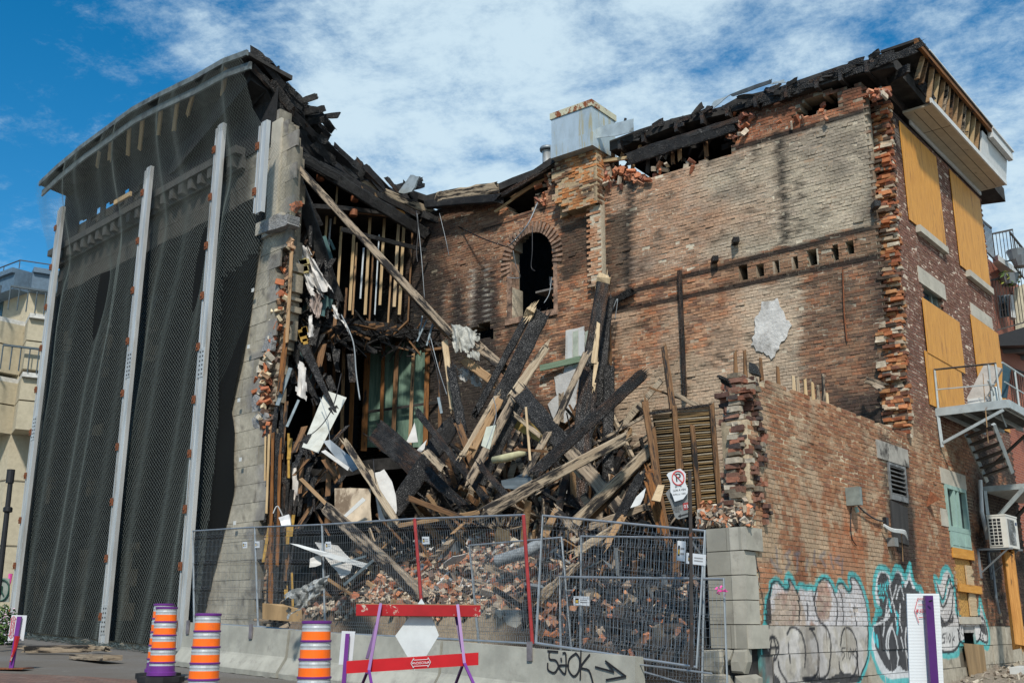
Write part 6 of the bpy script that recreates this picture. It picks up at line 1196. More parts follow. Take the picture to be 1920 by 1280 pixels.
m.build('splintered_debris', [M_CHAR, M_WEATH, M_WEATH2, M_CHARB, M_BROWN, M_BROWNL, M_GREYSH, M_PLAST, mat_simple('stained_wallpaper', (.34, .27, .17), .9, var=.3, dirt=(.08, .06, .04), dirt_lo=.5), mat_simple('sooty_sheet', (.10, .095, .09), .8, var=.4)], label='tangle of small broken boards laths and metal over the heap', kind='stuff')
m = MB()
def wire(pxs, r=.008, sag=0): m.tube(curve3([at(*p) for p in pxs]), r, 4)
def curve3(P, n=6):
    Q = [P[0]] + P + [P[-1]]; o = []
    for i in range(1, len(Q) - 2):
        a, b, c, d = Q[i - 1], Q[i], Q[i + 1], Q[i + 2]
        for k in range(n):
            t = k / n; o.append(.5 * ((2 * b) + (-a + c) * t + (2 * a - 5 * b + 4 * c - d) * t * t + (-a + 3 * b - 3 * c + d) * t ** 3))
    o.append(P[-1]); return o
WRS = [([(780, 395, 27.6), (784, 430, 27.4), (781, 470, 27.3), (783, 492, 27.2)], .02), ([(782, 400, 27.6), (790, 480, 27.2), (796, 560, 27)], .012), ([(824, 400, 27.4), (836, 450, 27.2), (842, 480, 27.2)], .01), ([(860, 425, 27.6), (905, 447, 26.4), (950, 463, 25.8)], .018), ([(1008, 380, 25.3), (990, 420, 25.2), (965, 450, 25.4), (955, 460, 25.6)], .02), ([(962, 470, 25.5), (968, 500, 25.6), (975, 520, 25.8), (950, 520, 25.9)], .012),
       ([(998, 425, 25.2), (998, 470, 25.1), (996, 500, 25.1), (1003, 508, 25)], .016), ([(1034, 520, 25.3), (1030, 550, 25.2), (1020, 568, 25.1)], .012), ([(640, 590, 23.9), (662, 640, 23.8), (668, 700, 23.7), (675, 750, 23.6)], .022), ([(560, 830, 22), (600, 800, 22.3), (625, 760, 22.6), (640, 700, 23)], .014), ([(600, 745, 23), (615, 790, 22.8), (618, 830, 22.4)], .01), ([(807, 632, 23), (822, 690, 22.8), (838, 740, 22.4)], .012), ([(802, 636, 23), (818, 690, 22.8), (828, 760, 22.4)], .01), ([(1148, 582, 24), (1158, 560, 24), (1153, 600, 24)], .012), ([(912, 838, 20.2), (930, 780, 20.4), (925, 745, 21)], .01), ([(700, 860, 21.4), (704, 900, 21.2), (720, 960, 21)], .012)]
for i, (pxs, r) in enumerate(WRS):
    m = MB(); wire(pxs, r)
    m.build('hanging_cable', M_GREYSH if i % 3 else M_BLACKP, None, smooth=True, label=['grey wire bundle hanging from the roof left of the inner wall', 'long grey wire hanging down the sooty bay', 'thin wire hanging at the top of the sooty bay', 'grey cable stretched across the sooty bay to the arch', 'grey cable running over the left of the brick arch', 'black wire curling at the left springing of the arch', 'grey cable dangling inside the arch', 'thin cable at the right jamb of the arch', 'dark cable drooping from the burnt floor over the green wall', 'cable looping over the white leaning sheet', 'thin cable hanging onto the white sheet edge', 'wire hanging left of the stripped post', 'second wire beside the stripped post', 'wire twisted at the brick pilaster foot', 'wire tied round the split tan beam', 'cable hanging over the pale planks'][i], cat='cable')
for i, (a, b, w_, lab) in enumerate((((786, 628, 23.4), (792, 592, 23.5), .03, 'left bent steel stud under the foot of the longest timber'), ((800, 600, 23.3), (782, 640, 23.2), .035, 'middle bent steel stud under the foot of the longest timber'), ((812, 605, 23.2), (800, 648, 23.1), .04, 'right steel stud under the foot of the longest timber'), ((822, 745, 22.2), (828, 775, 22.1), .06, 'short blue grey steel channel beside the stripped post'), ((645, 1096, 18.2), (700, 1050, 18.0), .045, 'pale blue steel rail lying behind the fence'), ((622, 1060, 18.6), (686, 1042, 18.4), .035, 'thin blue steel rod above the pale blue rail'), ((520, 760, 23.3), (545, 690, 23.4), .09, 'dark teal steel channel at the broken brick edge'), ((538, 800, 23.0), (560, 750, 23.2), .06, 'second dark steel channel leaning behind the white strip'))):
    stick('steel_channel', at(*a), at(*b), w_, w_ * .6, mat_simple('blue_grey_steel', (.14, .18, .20), .6, .2, var=.25) if i == 0 else MATS['blue_grey_steel'], None, rough=.1, label=lab, cat='steel channel', nseg=4, ends=False)
sheetpx([(543, 1018, 18.9), (560, 1020, 18.9), (690, 1056, 18.3), (688, 1066, 18.3), (600, 1040, 18.7)], 'white_plank', M_WHITEP, 'long white board lying behind the left fence', 'board', th=.06)
sheetpx([(588, 1016, 19.2), (634, 1022, 19.0), (660, 1050, 18.8), (656, 1074, 18.7), (642, 1084, 18.7), (618, 1054, 18.9)], 'white_torn_board', M_PLAST, 'large torn white board under the long white board', 'board', jag=.02)
sheetpx([(583, 1048, 18.8), (606, 1036, 18.9), (600, 1058, 18.8), (582, 1062, 18.8)], 'white_torn_board', M_PLAST, 'small white board shard behind the left fence', 'board', jag=.02)
draped('plastic_film', clothfn([(528, 1120), (618, 1072), (622, 1104), (536, 1166)], 18.3, .10, 11, .3, 9), mat_simple('clear_plastic_film', (.30, .315, .31), .25, var=.4, nscale=9, bs=.8, bd=.04), 'crumpled sheet of clear plastic film behind the left fence', 34, 20, 'plastic film')
m = MB(); m.tube(curve3([at(930, 1052, 17.6), at(960, 1042, 17.5), at(985, 1034, 17.4), at(1010, 1020, 17.6)]), .10, 9); m.build('insulation_roll', mat_simple('grey_pipe_lagging', (.22, .24, .25), .9, var=.3, nscale=20), None, smooth=True, label='grey roll of lagging lying on the brick rubble', cat='insulation')
sheetpx([(492, 1130, 19.6), (530, 1132, 19.5), (566, 1142, 19.3), (568, 1166, 19.3), (492, 1160, 19.6)], 'brown_board', M_OLDPLY, 'brown board standing at the foot of the stone pier behind the fence', 'board', th=.03)
sheetpx([(524, 968, 20.3), (540, 962, 20.3), (546, 984, 20.2), (528, 988, 20.2)], 'crushed_tin', M_GALV, 'crumpled pale tin can caught above the left fence', 'tin', th=.1, jag=.02)
m = MB(); m.tube(curve3([at(512, 962, 20.3), at(520, 948, 20.3), at(530, 966, 20.3)]), .012, 4); m.build('tin_handle', M_GALV, [o for o in COL.objects if o.name.startswith('crushed_tin')][0])
# lath panel
LP = empty('lath_panel', at(1285, 960, 18.9), 'fallen partition of brown wooden laths on studs beside the low brick wall', 'partition')
m = MB()
for k in range(42):
    f = k / 41; y = lerp(772, 958, f); xl = lerp(1222, 1246, f); xr = lerp(1338, 1350, f); g_ = R.uniform(-5, 5)
    m.tube([at(xl + g_, y + R.uniform(-1, 1) + 4, 18.9), at((xl + xr) / 2, y + R.uniform(-1, 1), 18.88), at(xr + R.uniform(-3, 3), y - 5 + R.uniform(-1.5, 1.5), 18.86)], R.uniform(.012, .017), 4, 0 if k % 3 else 1)
m.build('laths', [mat_wood('brown_lath', (.13, .08, .03), (.30, .20, .09), .25), mat_wood('limewashed_lath', (.24, .19, .12), (.46, .40, .30), .2)], LP)
MB().prism([at(1222, 768, 19.0), at(1340, 760, 18.95), at(1350, 956, 18.95), at(1248, 962, 19.0)], (0, .02, 0)).build('backing', mat_simple('dark_brown_backing', (.05, .032, .016), .9, var=.4, bs=.5), LP)
for x0, y0, x1, y1 in ((1264, 760, 1278, 960), (1298, 800, 1312, 955), (1334, 758, 1350, 955), (1224, 800, 1246, 1000)): stick('stud', at(x0, y0, 18.8), at(x1, y1, 18.75), .09, .06, M_BROWN, LP, rough=.2)
stick('top_lath', at(1218, 775, 18.8), at(1336, 758, 18.8), .05, .05, M_CHARB, LP)
sheetpx([(1222, 937, 17.3), (1234, 908, 17.5), (1246, 909, 17.5), (1238, 940, 17.3)], 'cut_block', M_FRESH, 'freshly cut pale wooden block in front of the lath panel', 'wood block', th=.12)
# foundation wall at the front under the heap
m = MB(); m.pbox(FAC, 4.6, 9.4, .1, 1.72, -.35, -.05); 
for k in range(5): m.pbox(FAC, 4.6 + k * .96, 5.54 + k * .96, 1.3, 1.715, -.05, -.02); m.pbox(FAC, 4.3 + k * .96 + .3, 5.2 + k * .96 + .3, .9, 1.29, -.05, -.02)
m.build('foundation_wall', mat_simple('grey_foundation', (.33, .325, .29), .9, var=.2, bs=.5, dirt=(.17, .16, .14), dirt_lo=.55), BLD)
# ---------------------------------------------------------------- granite corner pier
M_GRAN = mat_simple('grey_granite', (.30, .285, .235), .85, var=.12, nscale=2.5, bs=.4, bd=.01, dirt=(.22, .205, .17), dirt_lo=.52, dirt_hi=.75, dirt_scale=1.7)
M_GRAN_LIT = mat_simple('lit_granite', (.38, .36, .30), .85, var=.14, nscale=3, bs=.4, bd=.01, dirt=(.26, .24, .20), dirt_lo=.55)  # paler granite copy, brightness of the pier's sunlit side put into the colour
ys = [986, 1031, 1077, 1124, 1170, 1216, 1262, 1310]; zz_ = [FAC.px(1392, y)[1] for y in ys]; print('pier z', [round(z, 2) for z in zz_], FAC.px(1327, 1000), FAC.px(1392, 1000))
PF = .35; uL = FAC.px(1326, 1050, PF)[0]; zz_ = [FAC.px(1388, y, PF)[1] for y in ys]; print('pier', uL, zz_)
m = MB(); RSD = random.Random(3); ux = lambda e: e
for i in range(5):
    z1, z0 = zz_[i] - .006, zz_[i + 1] + .006; j = RSD.uniform(-.012, .012); e = [-.03, .05, .03, .02, -.04][i]
    sp_ = [uL * .42, None, None, None, uL * .42][i]
    if sp_: m.pbox(FAC, sp_, uL, z0, z1, -.1, PF + j); m.pbox(FAC, .02 + e, sp_ - .012, z0, z1, -.1, PF + .01 + j)
    else: m.pbox(FAC, .02 + e, uL, z0, z1, -.1, PF + j)
m.build('granite_pier', M_GRAN, BLD)
m = MB()
for i in range(5):
    z1, z0 = zz_[i] - .006, zz_[i + 1] + .006; w_ = [.16, .0, .03, .02, .18][i]
    m.pbox(SID, -PF, w_, z0, z1, -.2, .02 + (.03 if i in (0, 4) else -.01))
m.build('granite_quoin', M_GRAN_LIT, BLD)
m = MB(); m.pbox(FAC, .05, uL, zz_[7], zz_[0] - .02, -.42, PF - .05); m.build('pier_core', M_SOOT, BLD)
def boulder(px, pl, off, th, name='rough_block'):
    pts = [pl.hit(x, y, off) for x, y in px]; n = len(pts); c = sum(pts, Vector()) / n; nv = Vector((pl.n.x, pl.n.y, 0)); m = MB()
    ring2 = [p + nv * th * .75 for p in pts]; ring3 = [c + (p - c) * .80 + nv * th * (1 + R.uniform(-.15, .15)) for p in pts]
    vs = pts + ring2 + ring3 + [c + nv * th * 1.05]; fs = []
    for r_ in (0, 1):
        for i in range(n): fs.append((r_ * n + i, r_ * n + (i + 1) % n, (r_ + 1) * n + (i + 1) % n, (r_ + 1) * n + i))
    for i in range(n): fs.append((2 * n + i, 2 * n + (i + 1) % n, 3 * n))
    m.add(vs, fs); return m.build(name, M_GRAN, BLD)
for px in ([(1326, 1218), (1362, 1216), (1366, 1240), (1360, 1262), (1326, 1258)], [(1368, 1216), (1382, 1218), (1380, 1236), (1374, 1246), (1368, 1234)], [(1384, 1217), (1409, 1216), (1410, 1240), (1404, 1262), (1380, 1260), (1379, 1240)], [(1326, 1262), (1360, 1262), (1376, 1266), (1382, 1300), (1326, 1310)], [(1386, 1266), (1418, 1263), (1430, 1270), (1430, 1310), (1384, 1310)]):
    boulder(px, FAC, PF - .08, .14)
pts = []
for k in range(1500):
    x = R.uniform(1312, 1408); y = 986 - abs(R.gauss(0, 13)) - (x - 1318) * .05; pts.append(FAC.hit(x, y, R.uniform(-.3, PF - .05)))
loose_bricks('pier_top_rubble', pts, BLD, 19, cols=PM + [(.5, .2, .1)], size=(.075, .06, .04), sj=.6)
pts = []
for k in range(420):
    y = R.uniform(705, 985); x = np.interp(y, [705, 740, 840, 985], [1378, 1372, 1378, 1372]) + abs(R.gauss(0, 12)); pts.append(SID.hit(1418, y, 0) + Vector((-(1418 - x) / 118., R.uniform(-.1, .2), 0)))
ordered_bricks('broken_brick_edge', pts, 20, PAL_D + [(.5, .44, .34)], BLD, SID.d, size=(.11, .17, .062))
# bits of stud and brick along the low wall's top, stubs of burnt wood behind it
for x, y0, y1, mt in ((1380, 660, 696, M_BROWN), (1398, 658, 694, M_BROWN), (1428, 674, 698, M_BROWN), (1460, 690, 712, M_BROWN), (1489, 706, 724, M_FRESH), (1497, 708, 727, M_WEATH2), (1511, 714, 734, M_STUD), (1525, 718, 740, M_STUD), (1535, 724, 744, M_WEATH), (1545, 702, 745, M_WEATH), (1552, 738, 752, M_FRESH)):
    stick('wall_top_stub', SID.hit(x, y1 + 14, -.35), SID.hit(x - 2, y0, -.35), .065, .05, mt, BLD, nseg=3, taper=.7)
for k in range(4): stick('burnt_stub', SID.hit(1345 + k * 3, 704 + k * 4, -.2), SID.hit(1364 + k * 2, 712 + k * 4, -.1), .04, .03, M_CHAR, BLD, nseg=3)
m = MB(); m.prism([SID.hit(x, y, -.3) for x, y in ((1404, 678), (1415, 682), (1422, 702), (1404, 698))], Vector((.1, .2, 0))); m.build('charred_scrap', M_CHAR, BLD)
for x0, y0, x1, y1 in ((1632, 715, 1668, 722), (1640, 716, 1662, 728)): stick('protruding_plank', SID.hit(x0 - 14, y0 - 4, -.6), SID.hit(x1 - 10, y1, -.3), .12, .04, M_WEATH, BLD, nseg=3)
# steel pipe and rust streak on the inner wall
m = MB(); m.tube([bpx(1274, 508, .12), bpx(1279, 620, .12), bpx(1284, 742, .14)], .055, 8); m.build('downpipe', M_CHARB, BLD)
m = MB(); m.tube([bpx(1580, 505, .04), bpx(1583, 590, .05), bpx(1588, 640, .04)], .018, 5); m.build('rust_rod', M_RUST, BLD)
m = MB(); m.tube([bpx(1140, 600, .25), bpx(1142, 690, .25), bpx(1143, 760, .25)], .075, 10); m.build('downpipe', M_BROWN, BLD)
for x, y in ((1340, 487), (1379, 452), (1642, 385)):
    m = MB(); m.box(bpx(x, y, .1), (1, .2, .1), (0, 1, 0), UP, .07, .12, .06); m.build('iron_anchor', M_CHAR, BLD)
m = MB(); m.box(bpx(1060, 397, .1), (BAK.d.x, BAK.d.y, -.1), (BAK.n.x, BAK.n.y, 0), UP, .13, .05, .15); m.build('timber_block', M_BROWNL, BLD)
stick('burnt_ledge', bpx(1150, 565, .1), bpx(1188, 545, .12), .16, .12, M_CHAR, BLD)
# ---------------------------------------------------------------- wall fittings on the side street
FL = empty('wall_light', SID.hit(1600, 935, .0), 'small grey floodlight box on the low brick wall with a black cable', 'wall light')
m = MB(); c = SID.hit(1601, 930, .12); m.box(c, (SID.d.x, SID.d.y, 0), (SID.n.x, SID.n.y, 0), UP, .05, .12, .15); m.build('housing', mat_simple('grey_green_box', (.20, .23, .21), .6, var=.2), FL)
m = MB(); m.box(c + Vector((SID.d.x, SID.d.y, 0)) * .07, (SID.d.x, SID.d.y, 0), (SID.n.x, SID.n.y, 0), UP, .02, .11, .13); m.build('lamp_face', M_BLACKP, FL)
m = MB(); m.tube([SID.hit(1604, 950, .1), SID.hit(1608, 960, .12)], [.03, .035], 8); m.build('spout', M_TEAL, FL)
m = MB(); m.tube(curve3([SID.hit(1603, 940, .08), SID.hit(1618, 957, .06), SID.hit(1640, 972, .05), SID.hit(1657, 977, .05)]), .014, 5); m.build('cable', M_BLACKP, FL)
m = MB(); m.tube(curve3([SID.hit(1596, 950, .03), SID.hit(1595, 985, .02), SID.hit(1598, 1010, .02), SID.hit(1606, 1022, .02)]), .01, 4); m.build('cable', M_BLACKP, FL)
JB = empty('junction_box', SID.hit(1662, 1020, .0), 'rusty grey junction box with torn white cables beside the scorched panel', 'junction box')
m = MB(); m.pbox(SID, *[SID.px(1662, 1000)[0] - .02, SID.px(1662, 1000)[0] + .16], SID.px(1666, 1024)[1], SID.px(1666, 1008)[1], .0, .14); m.build('box', mat_simple('grey_steel_box', (.22, .22, .21), .6, .2, var=.2), JB)
for k in range(4): m = MB(); m.tube(curve3([SID.hit(1657, 983 + k, .08), SID.hit(1672, 991 + k * 1.5, .14), SID.hit(1694, 994 + k * 2, .18), SID.hit(1699 + k, 999 + k * 4, .16)]), .017 - .002 * k, 5); m.build('white_cable', M_WHITEP, JB)
m = MB(); m.tube(curve3([SID.hit(1690, 1000, .12), SID.hit(1692, 1030, .06), SID.hit(1693, 1052, .05)]), .008, 4); m.build('thin_cable', M_BROWNL, JB)
m = MB(); m.pbox(SID, SID.px(1657, 980)[0] - .05, SID.px(1657, 980)[0] + .06, SID.px(1657, 984)[1], SID.px(1657, 970)[1], .0, .07); m.build('cable_clip', M_BLACKP, JB)
m = MB(); c = SID.hit(1744, 936, .06); m.add([c + Vector((-.1, 0, -.15)), c + Vector((.02, 0, .18)), c + Vector((.18, -.05, .0)), c + Vector((0, .1, 0))], [(0, 1, 2), (1, 3, 2), (0, 2, 3), (0, 3, 1)]); m.build('wall_vent', M_RUST, BLD)
m = MB(); m.pbox(SID, 8.2, 8.62, 3.4, 3.75, -.05, .015); m.build('stone_patch', M_LIME, BLD)
# air conditioner
aU0, aZt = SID.px(1850, 972, .28)[0], SID.px(1850, 968, .28)[1]; aZb = SID.px(1852, 1026, .28)[1]; print('ac', aU0, aZt, aZb)
AC = empty('air_conditioner', SID.P(aU0 + .4, aZb, .4), 'white outdoor air conditioner unit on a wall bracket beside the teal window', 'air conditioner')
m = MB(); m.pbox(SID, aU0, aU0 + .85, aZb, aZt, .28, .66); m.pbox(SID, aU0 - .01, aU0 + .86, aZt, aZt + .03, .27, .67); m.build('casing', mat_simple('warm_white_casing', (.62, .60, .54), .5, var=.06), AC)
m = MB(); m.pbox(SID, aU0 - .012, aU0 - .002, aZb + .05, aZt - .05, .31, .56); m.build('rear_coil', M_BLACKP, AC)
m = MB()
for k in range(9): z = aZb + .05 + k * (aZt - aZb - .1) / 8; m.pbox(SID, aU0 - .022, aU0 - .012, z - .007, z + .007, .31, .56)
for k in range(4): o_ = .31 + k * .25 / 3; m.pbox(SID, aU0 - .024, aU0 - .012, aZb + .05, aZt - .05, o_ - .007, o_ + .007)
m.build('coil_guard', MATS['warm_white_casing'], AC)
m = MB(); cc_ = SID.P(aU0 + .36, (aZb + aZt) / 2, .675); dx = Vector((SID.d.x, SID.d.y, 0))
for rr2 in (.05, .12, .19, .25): m.tube([cc_ + (dx * cos(t / 20 * 2 * pi) + UP * sin(t / 20 * 2 * pi)) * rr2 for t in range(21)], .006, 4)
m.build('fan_grille', M_GREYSH, AC)
m = MB(); m.pbox(SID, aU0 + .1, aU0 + .62, aZb + .06, aZt - .06, .661, .664); m.build('fan_recess', mat_simple('fan_shadow_grey', (.20, .20, .19), .8), AC)
m = MB(); m.pbox(SID, aU0 + .68, aU0 + .80, aZt - .16, aZt - .10, .662, .667); m.build('badge', mat_simple('dark_blue_badge', (.03, .05, .12), .5), AC)
m = MB()
for uu in (aU0 + .02, aU0 + .76):
    m.pbox(SID, uu, uu + .04, aZb - .04, aZb, .0, .72); m.pbox(SID, uu, uu + .04, aZb - .62, aZb - .0, .0, .04)
    a = SID.P(uu + .02, aZb - .5, .04); b = SID.P(uu + .02, aZb - .03, .62); m.tube([a, b], .018, 4)
m.build('bracket', M_GREYSH, AC)
# pipes running down the wall
for i, px in enumerate(([(1838, 900, .08), (1841, 960, .08), (1852, 1010, .08)], [(1860, 1050, .08), (1868, 1120, .08), (1874, 1150, .08)])):
    m = MB(); m.tube([SID.hit(*p) for p in px], .045 if i == 0 else .03, 8); m.build('wall_pipe', M_GREYSH if i else M_WHITEP, BLD)
stick('timber_prop', SID.hit(1889, 1030, .5), SID.hit(1910, 1206, .6), .22, .16, M_ORNG, None, label='tall orange timber prop standing below the air conditioner', cat='timber prop', rough=.1)
# fire escape --------------------------------------------------------------------
M_FE = mat_simple('pale_blue_grey_iron', (.36, .40, .40), .6, .1, var=.12, dirt=(.16, .10, .06), dirt_lo=.60, dirt_hi=.70, dirt_scale=5)
M_RAIL = mat_simple('dark_iron', (.06, .055, .05), .6, .2, var=.3)
pu = SID.px(1756, 768, .02)[0]; pz = SID.px(1756, 768, .02)[1]
def offat(px, u):     # offset from the wall of a pixel column on the section plane at u
    lo, hi = 0, 4
    for _ in range(40):
        mid_ = (lo + hi) / 2; p = SID.P(u, pz, mid_); c = p.y * cos(PITCH) + (p.z - EYE) * sin(PITCH)
        if 960 + F_PX * p.x / c < px: lo = mid_
        else: hi = mid_
    return lo
PO = offat(1888, pu); print('platform', pu, pz, PO)
FE = empty('fire_escape', SID.P(pu + 1, pz, .6), 'pale iron fire escape with platforms and stairs on the side of the burnt building', 'fire escape')
def onsec(x, y, u=None):   # point on the vertical section plane across the wall at u
    u = pu if u is None else u; P0 = SID.P(u, 0, 0); n = Vector((SID.d.x, SID.d.y)); r = ray(x, y); t = (P0.x * n.x + P0.y * n.y) / (r[0] * n.x + r[1] * n.y); return Vector((r[0] * t, r[1] * t, r[2] * t + EYE))
m = MB(); m.pbox(SID, pu, pu + 3.0, pz - .05, pz, .03, PO); m.build('platform', M_FE, FE)
m = MB()
for k in range(4): o_ = .1 + k * (PO - .2) / 3; m.pbox(SID, pu + .03, pu + 2.95, pz - .14, pz - .05, o_, o_ + .05)
m.pbox(SID, pu - .04, pu, pz - .14, pz + .03, .0, PO); m.pbox(SID, pu, pu + 3.0, pz - .14, pz + .03, PO, PO + .04); m.build('platform_frame', M_FE, FE)
m = MB()
for k in range(60): m.pbox(SID, pu + .05 + k * .048, pu + .07 + k * .048, pz - .07, pz - .052, .05, PO - .03)
m.build('grating', mat_simple('dark_grating', (.10, .10, .095), .8, var=.3), FE)
m = MB(); m.tube([onsec(1757, 772), onsec(1766, 838)], .045, 4); m.tube([onsec(1768, 830), onsec(1882, 768)], .04, 4); m.build('brace', M_FE, FE)
m = MB(); m.tube([SID.P(pu + 2.6, pz - 1.1, .05), SID.P(pu + 2.6, pz - .1, PO - .1)], .04, 4); m.build('brace', M_RAIL, FE)
m = MB(); rt_ = onsec(1751, 693); re_ = onsec(1868, 681)
m.tube([rt_, re_], .022, 5); m.build('handrail', M_RAIL, FE)
for a, b, r_ in ((onsec(1752, 694), onsec(1759, 768), .028), (onsec(1853, 683), onsec(1862, 768), .024), (onsec(1866, 682), onsec(1877, 766), .024)):
    m = MB(); m.tube([a, b], r_, 4); m.build('rail_post', M_FE, FE)
m = MB(); m.tube([onsec(1757, 730), onsec(1866, 720)], .015, 4); m.build('mid_rail', M_FE, FE)
zr = re_.z
for k in range(1, 4): m = MB(); m.tube([SID.P(pu + k * .9, pz, PO), SID.P(pu + k * .9, zr, PO)], .024, 4); m.build('rail_post', M_FE, FE)
m = MB(); m.tube([SID.P(pu, zr, PO), SID.P(pu + 3.0, zr, PO)], .022, 5); m.build('handrail', M_FE, FE); m = MB(); m.tube([SID.P(pu, (zr + pz) / 2, PO), SID.P(pu + 3.0, (zr + pz) / 2, PO)], .015, 4); m.build('mid_rail', M_FE, FE)
# stairs
sA0 = SID.hit(1812, 815, .35); sA1 = SID.hit(1850, 902, .35); sB0 = SID.hit(1864, 806, 1.15); sB1 = SID.hit(1899, 900, 1.15)
print('stair', sA0, sA1, sB0, sB1)
sB0.z = sA0.z; sB1.z = sA1.z
m = MB(); m.tube([sA0, sA1], .05, 4); m.build('stringer', M_FE, FE); m = MB(); m.tube([sB0, sB1], .05, 4); m.build('stringer', M_FE, FE)
for k in range(6):
    a = sA0.lerp(sA1, (k + .3) / 6); b = sB0.lerp(sB1, (k + .3) / 6); m = MB(); d_ = (b - a); m.box((a + b) / 2, d_.normalized(), (SID.d.x, SID.d.y, 0), UP, d_.length / 2, .10, .018); m.build('tread', M_RAIL, FE)
p2z = SID.px(1850, 905, .3)[1]; p2u = SID.px(1846, 905, .1)[0]
PO2 = 1.0
m = MB(); m.pbox(SID, p2u, p2u + 3, p2z - .12, p2z, .05, PO2); m.build('platform', M_FE, FE)
m = MB(); m.tube([SID.P(p2u, p2z - .1, .08), SID.P(p2u, p2z - 1.0, .08)], .05, 4); m.tube([SID.P(p2u, p2z - .9, .08), SID.P(p2u, p2z - .1, PO2 - .1)], .05, 4); m.build('brace', M_FE, FE)
m = MB(); m.tube([SID.P(p2u + 1.2, p2z - .9, .08), SID.P(p2u + 1.2, p2z - .1, PO2 - .1)], .05, 4); m.build('brace', M_RAIL, FE)
for k in range(3): m = MB(); m.tube([SID.P(p2u + .15 + k * .7, p2z, PO2), SID.P(p2u + .15 + k * .7, p2z + 1.0, PO2)], .025, 4); m.build('rail_post', M_FE, FE)
m = MB(); m.tube([sB0 + UP * .9, sB1 + UP * .95], .022, 4); m.build('handrail', M_FE, FE)
m = MB(); m.tube([onsec(1843, 700), onsec(1846, 745), onsec(1850, 800)], .008, 4); m.tube([onsec(1847, 760, pu - .03), onsec(1853, 830, pu - .03)], .012, 4); m.build('hanging_rope', M_BROWNL, None, label='thin brown rope hanging from the fire escape platform', cat='rope')
# things on the upper platform
m = MB(); q = [onsec(1812, 748, pu + .5), onsec(1842, 757, pu + .5), onsec(1878, 690, pu + .7), onsec(1846, 681, pu + .7)]; m.prism(q, Vector((SID.d.x, SID.d.y, 0)) * .12)
m.build('mattress', mat_simple('dirty_grey_fabric', (.38, .36, .33), .95, var=.15, bs=.5), None, label='grey stained mattress tilted on the fire escape platform', cat='mattress')
m = MB()
for k in range(4): m.box(onsec(1846, 758 - k * 3, pu + .35 + k * .03), (SID.n.x, SID.n.y, R.uniform(-.1, .1)), (SID.d.x, SID.d.y, 0), UP, .28, .2, .02)
m.build('folded_sheets', M_WHITEP, None, label='pile of folded white sheets beside the grey mattress', cat='sheets')
m = MB(); m.prism([onsec(1880, 682, pu + .9), onsec(1893, 690, pu + .9), onsec(1886, 745, pu + .9), onsec(1878, 745, pu + .9)], Vector((SID.d.x, SID.d.y, 0)) * .1); m.build('blue_board', mat_simple('dark_blue_board', (.03, .08, .11), .7), None, label='dark blue board standing on the fire escape platform', cat='board')
m = MB(); m.lathe([(.001, 0), (.11, 0), (.12, .05), (.10, .32), (.05, .36), (.001, .37)], SID.P(pu + .2, pz, PO - .25), 10); m.build('plastic_can', mat_simple('pale_grey_plastic', (.50, .54, .52), .5), None, label='pale grey plastic can on the outer corner of the fire escape platform', cat='can', smooth=True)
# ---------------------------------------------------------------- netting, shade cloth and steel posts on the front
def net_uv(u):   # right boundary of wire netting
    return u
CLz = [0.6, 3, 5, 7, 9, 10.8, 11.6, 12.4, 13.2, 14.2, 15.2, 16.1]
CLu = [FAC.px(362, 1130, .4)[0], FAC.px(380, 1000, .4)[0], FAC.px(393, 870, .4)[0], FAC.px(406, 730, .4)[0], FAC.px(415, 600, .4)[0], FAC.px(430, 480, .4)[0], FAC.px(500, 395, .4)[0], FAC.px(553, 345, .4)[0], FAC.px(548, 265, .45)[0], FAC.px(510, 190, .6)[0], FAC.px(470, 150, .9)[0], FAC.px(462, 110, 1.0)[0]]
for i in range(10): pass
def net_edge(z): return np.interp(z, CLz, CLu)
etU = [FAC.px(x, y, 1.08)[0] for x, y in et_px]; etZ = [FAC.px(x, y, 1.08)[1] for x, y in et_px]; print('net edge', [round(float(v), 2) for v in CLu], 'eave', [round(v, 2) for v in etZ])
def net_pt(u, s):   # u along the front, s = 0 (ground) .. 1 (roof edge); numpy
    zt = np.interp(u, etU, etZ); zb = gz(3.4 + FAC.d.x * u, 15 + FAC.d.y * u) + .12; z = zb + (zt - zb) * s
    o = .30 + .80 * sst(z, 12.0, 15.2); o = o + .10 * np.sin(u * 2.1 + z * .35) * sst(z, .5, 4) + .06 * np.sin(u * 5.3 + z * .8) + .16 * sst(z, 13.2, 11.5) * np.sin(u * 1.3 + 2) * sst(z, 8, 11)
    z2 = z - .22 * sst(z, 9, 12) * sst(zt - z, 0, 2.5) * (np.sin(u * 1.7) ** 2)
    return 3.4 + FAC.d.x * u + FAC.n.x * o, 15 + FAC.d.y * u + FAC.n.y * o, z2
PIT = .078
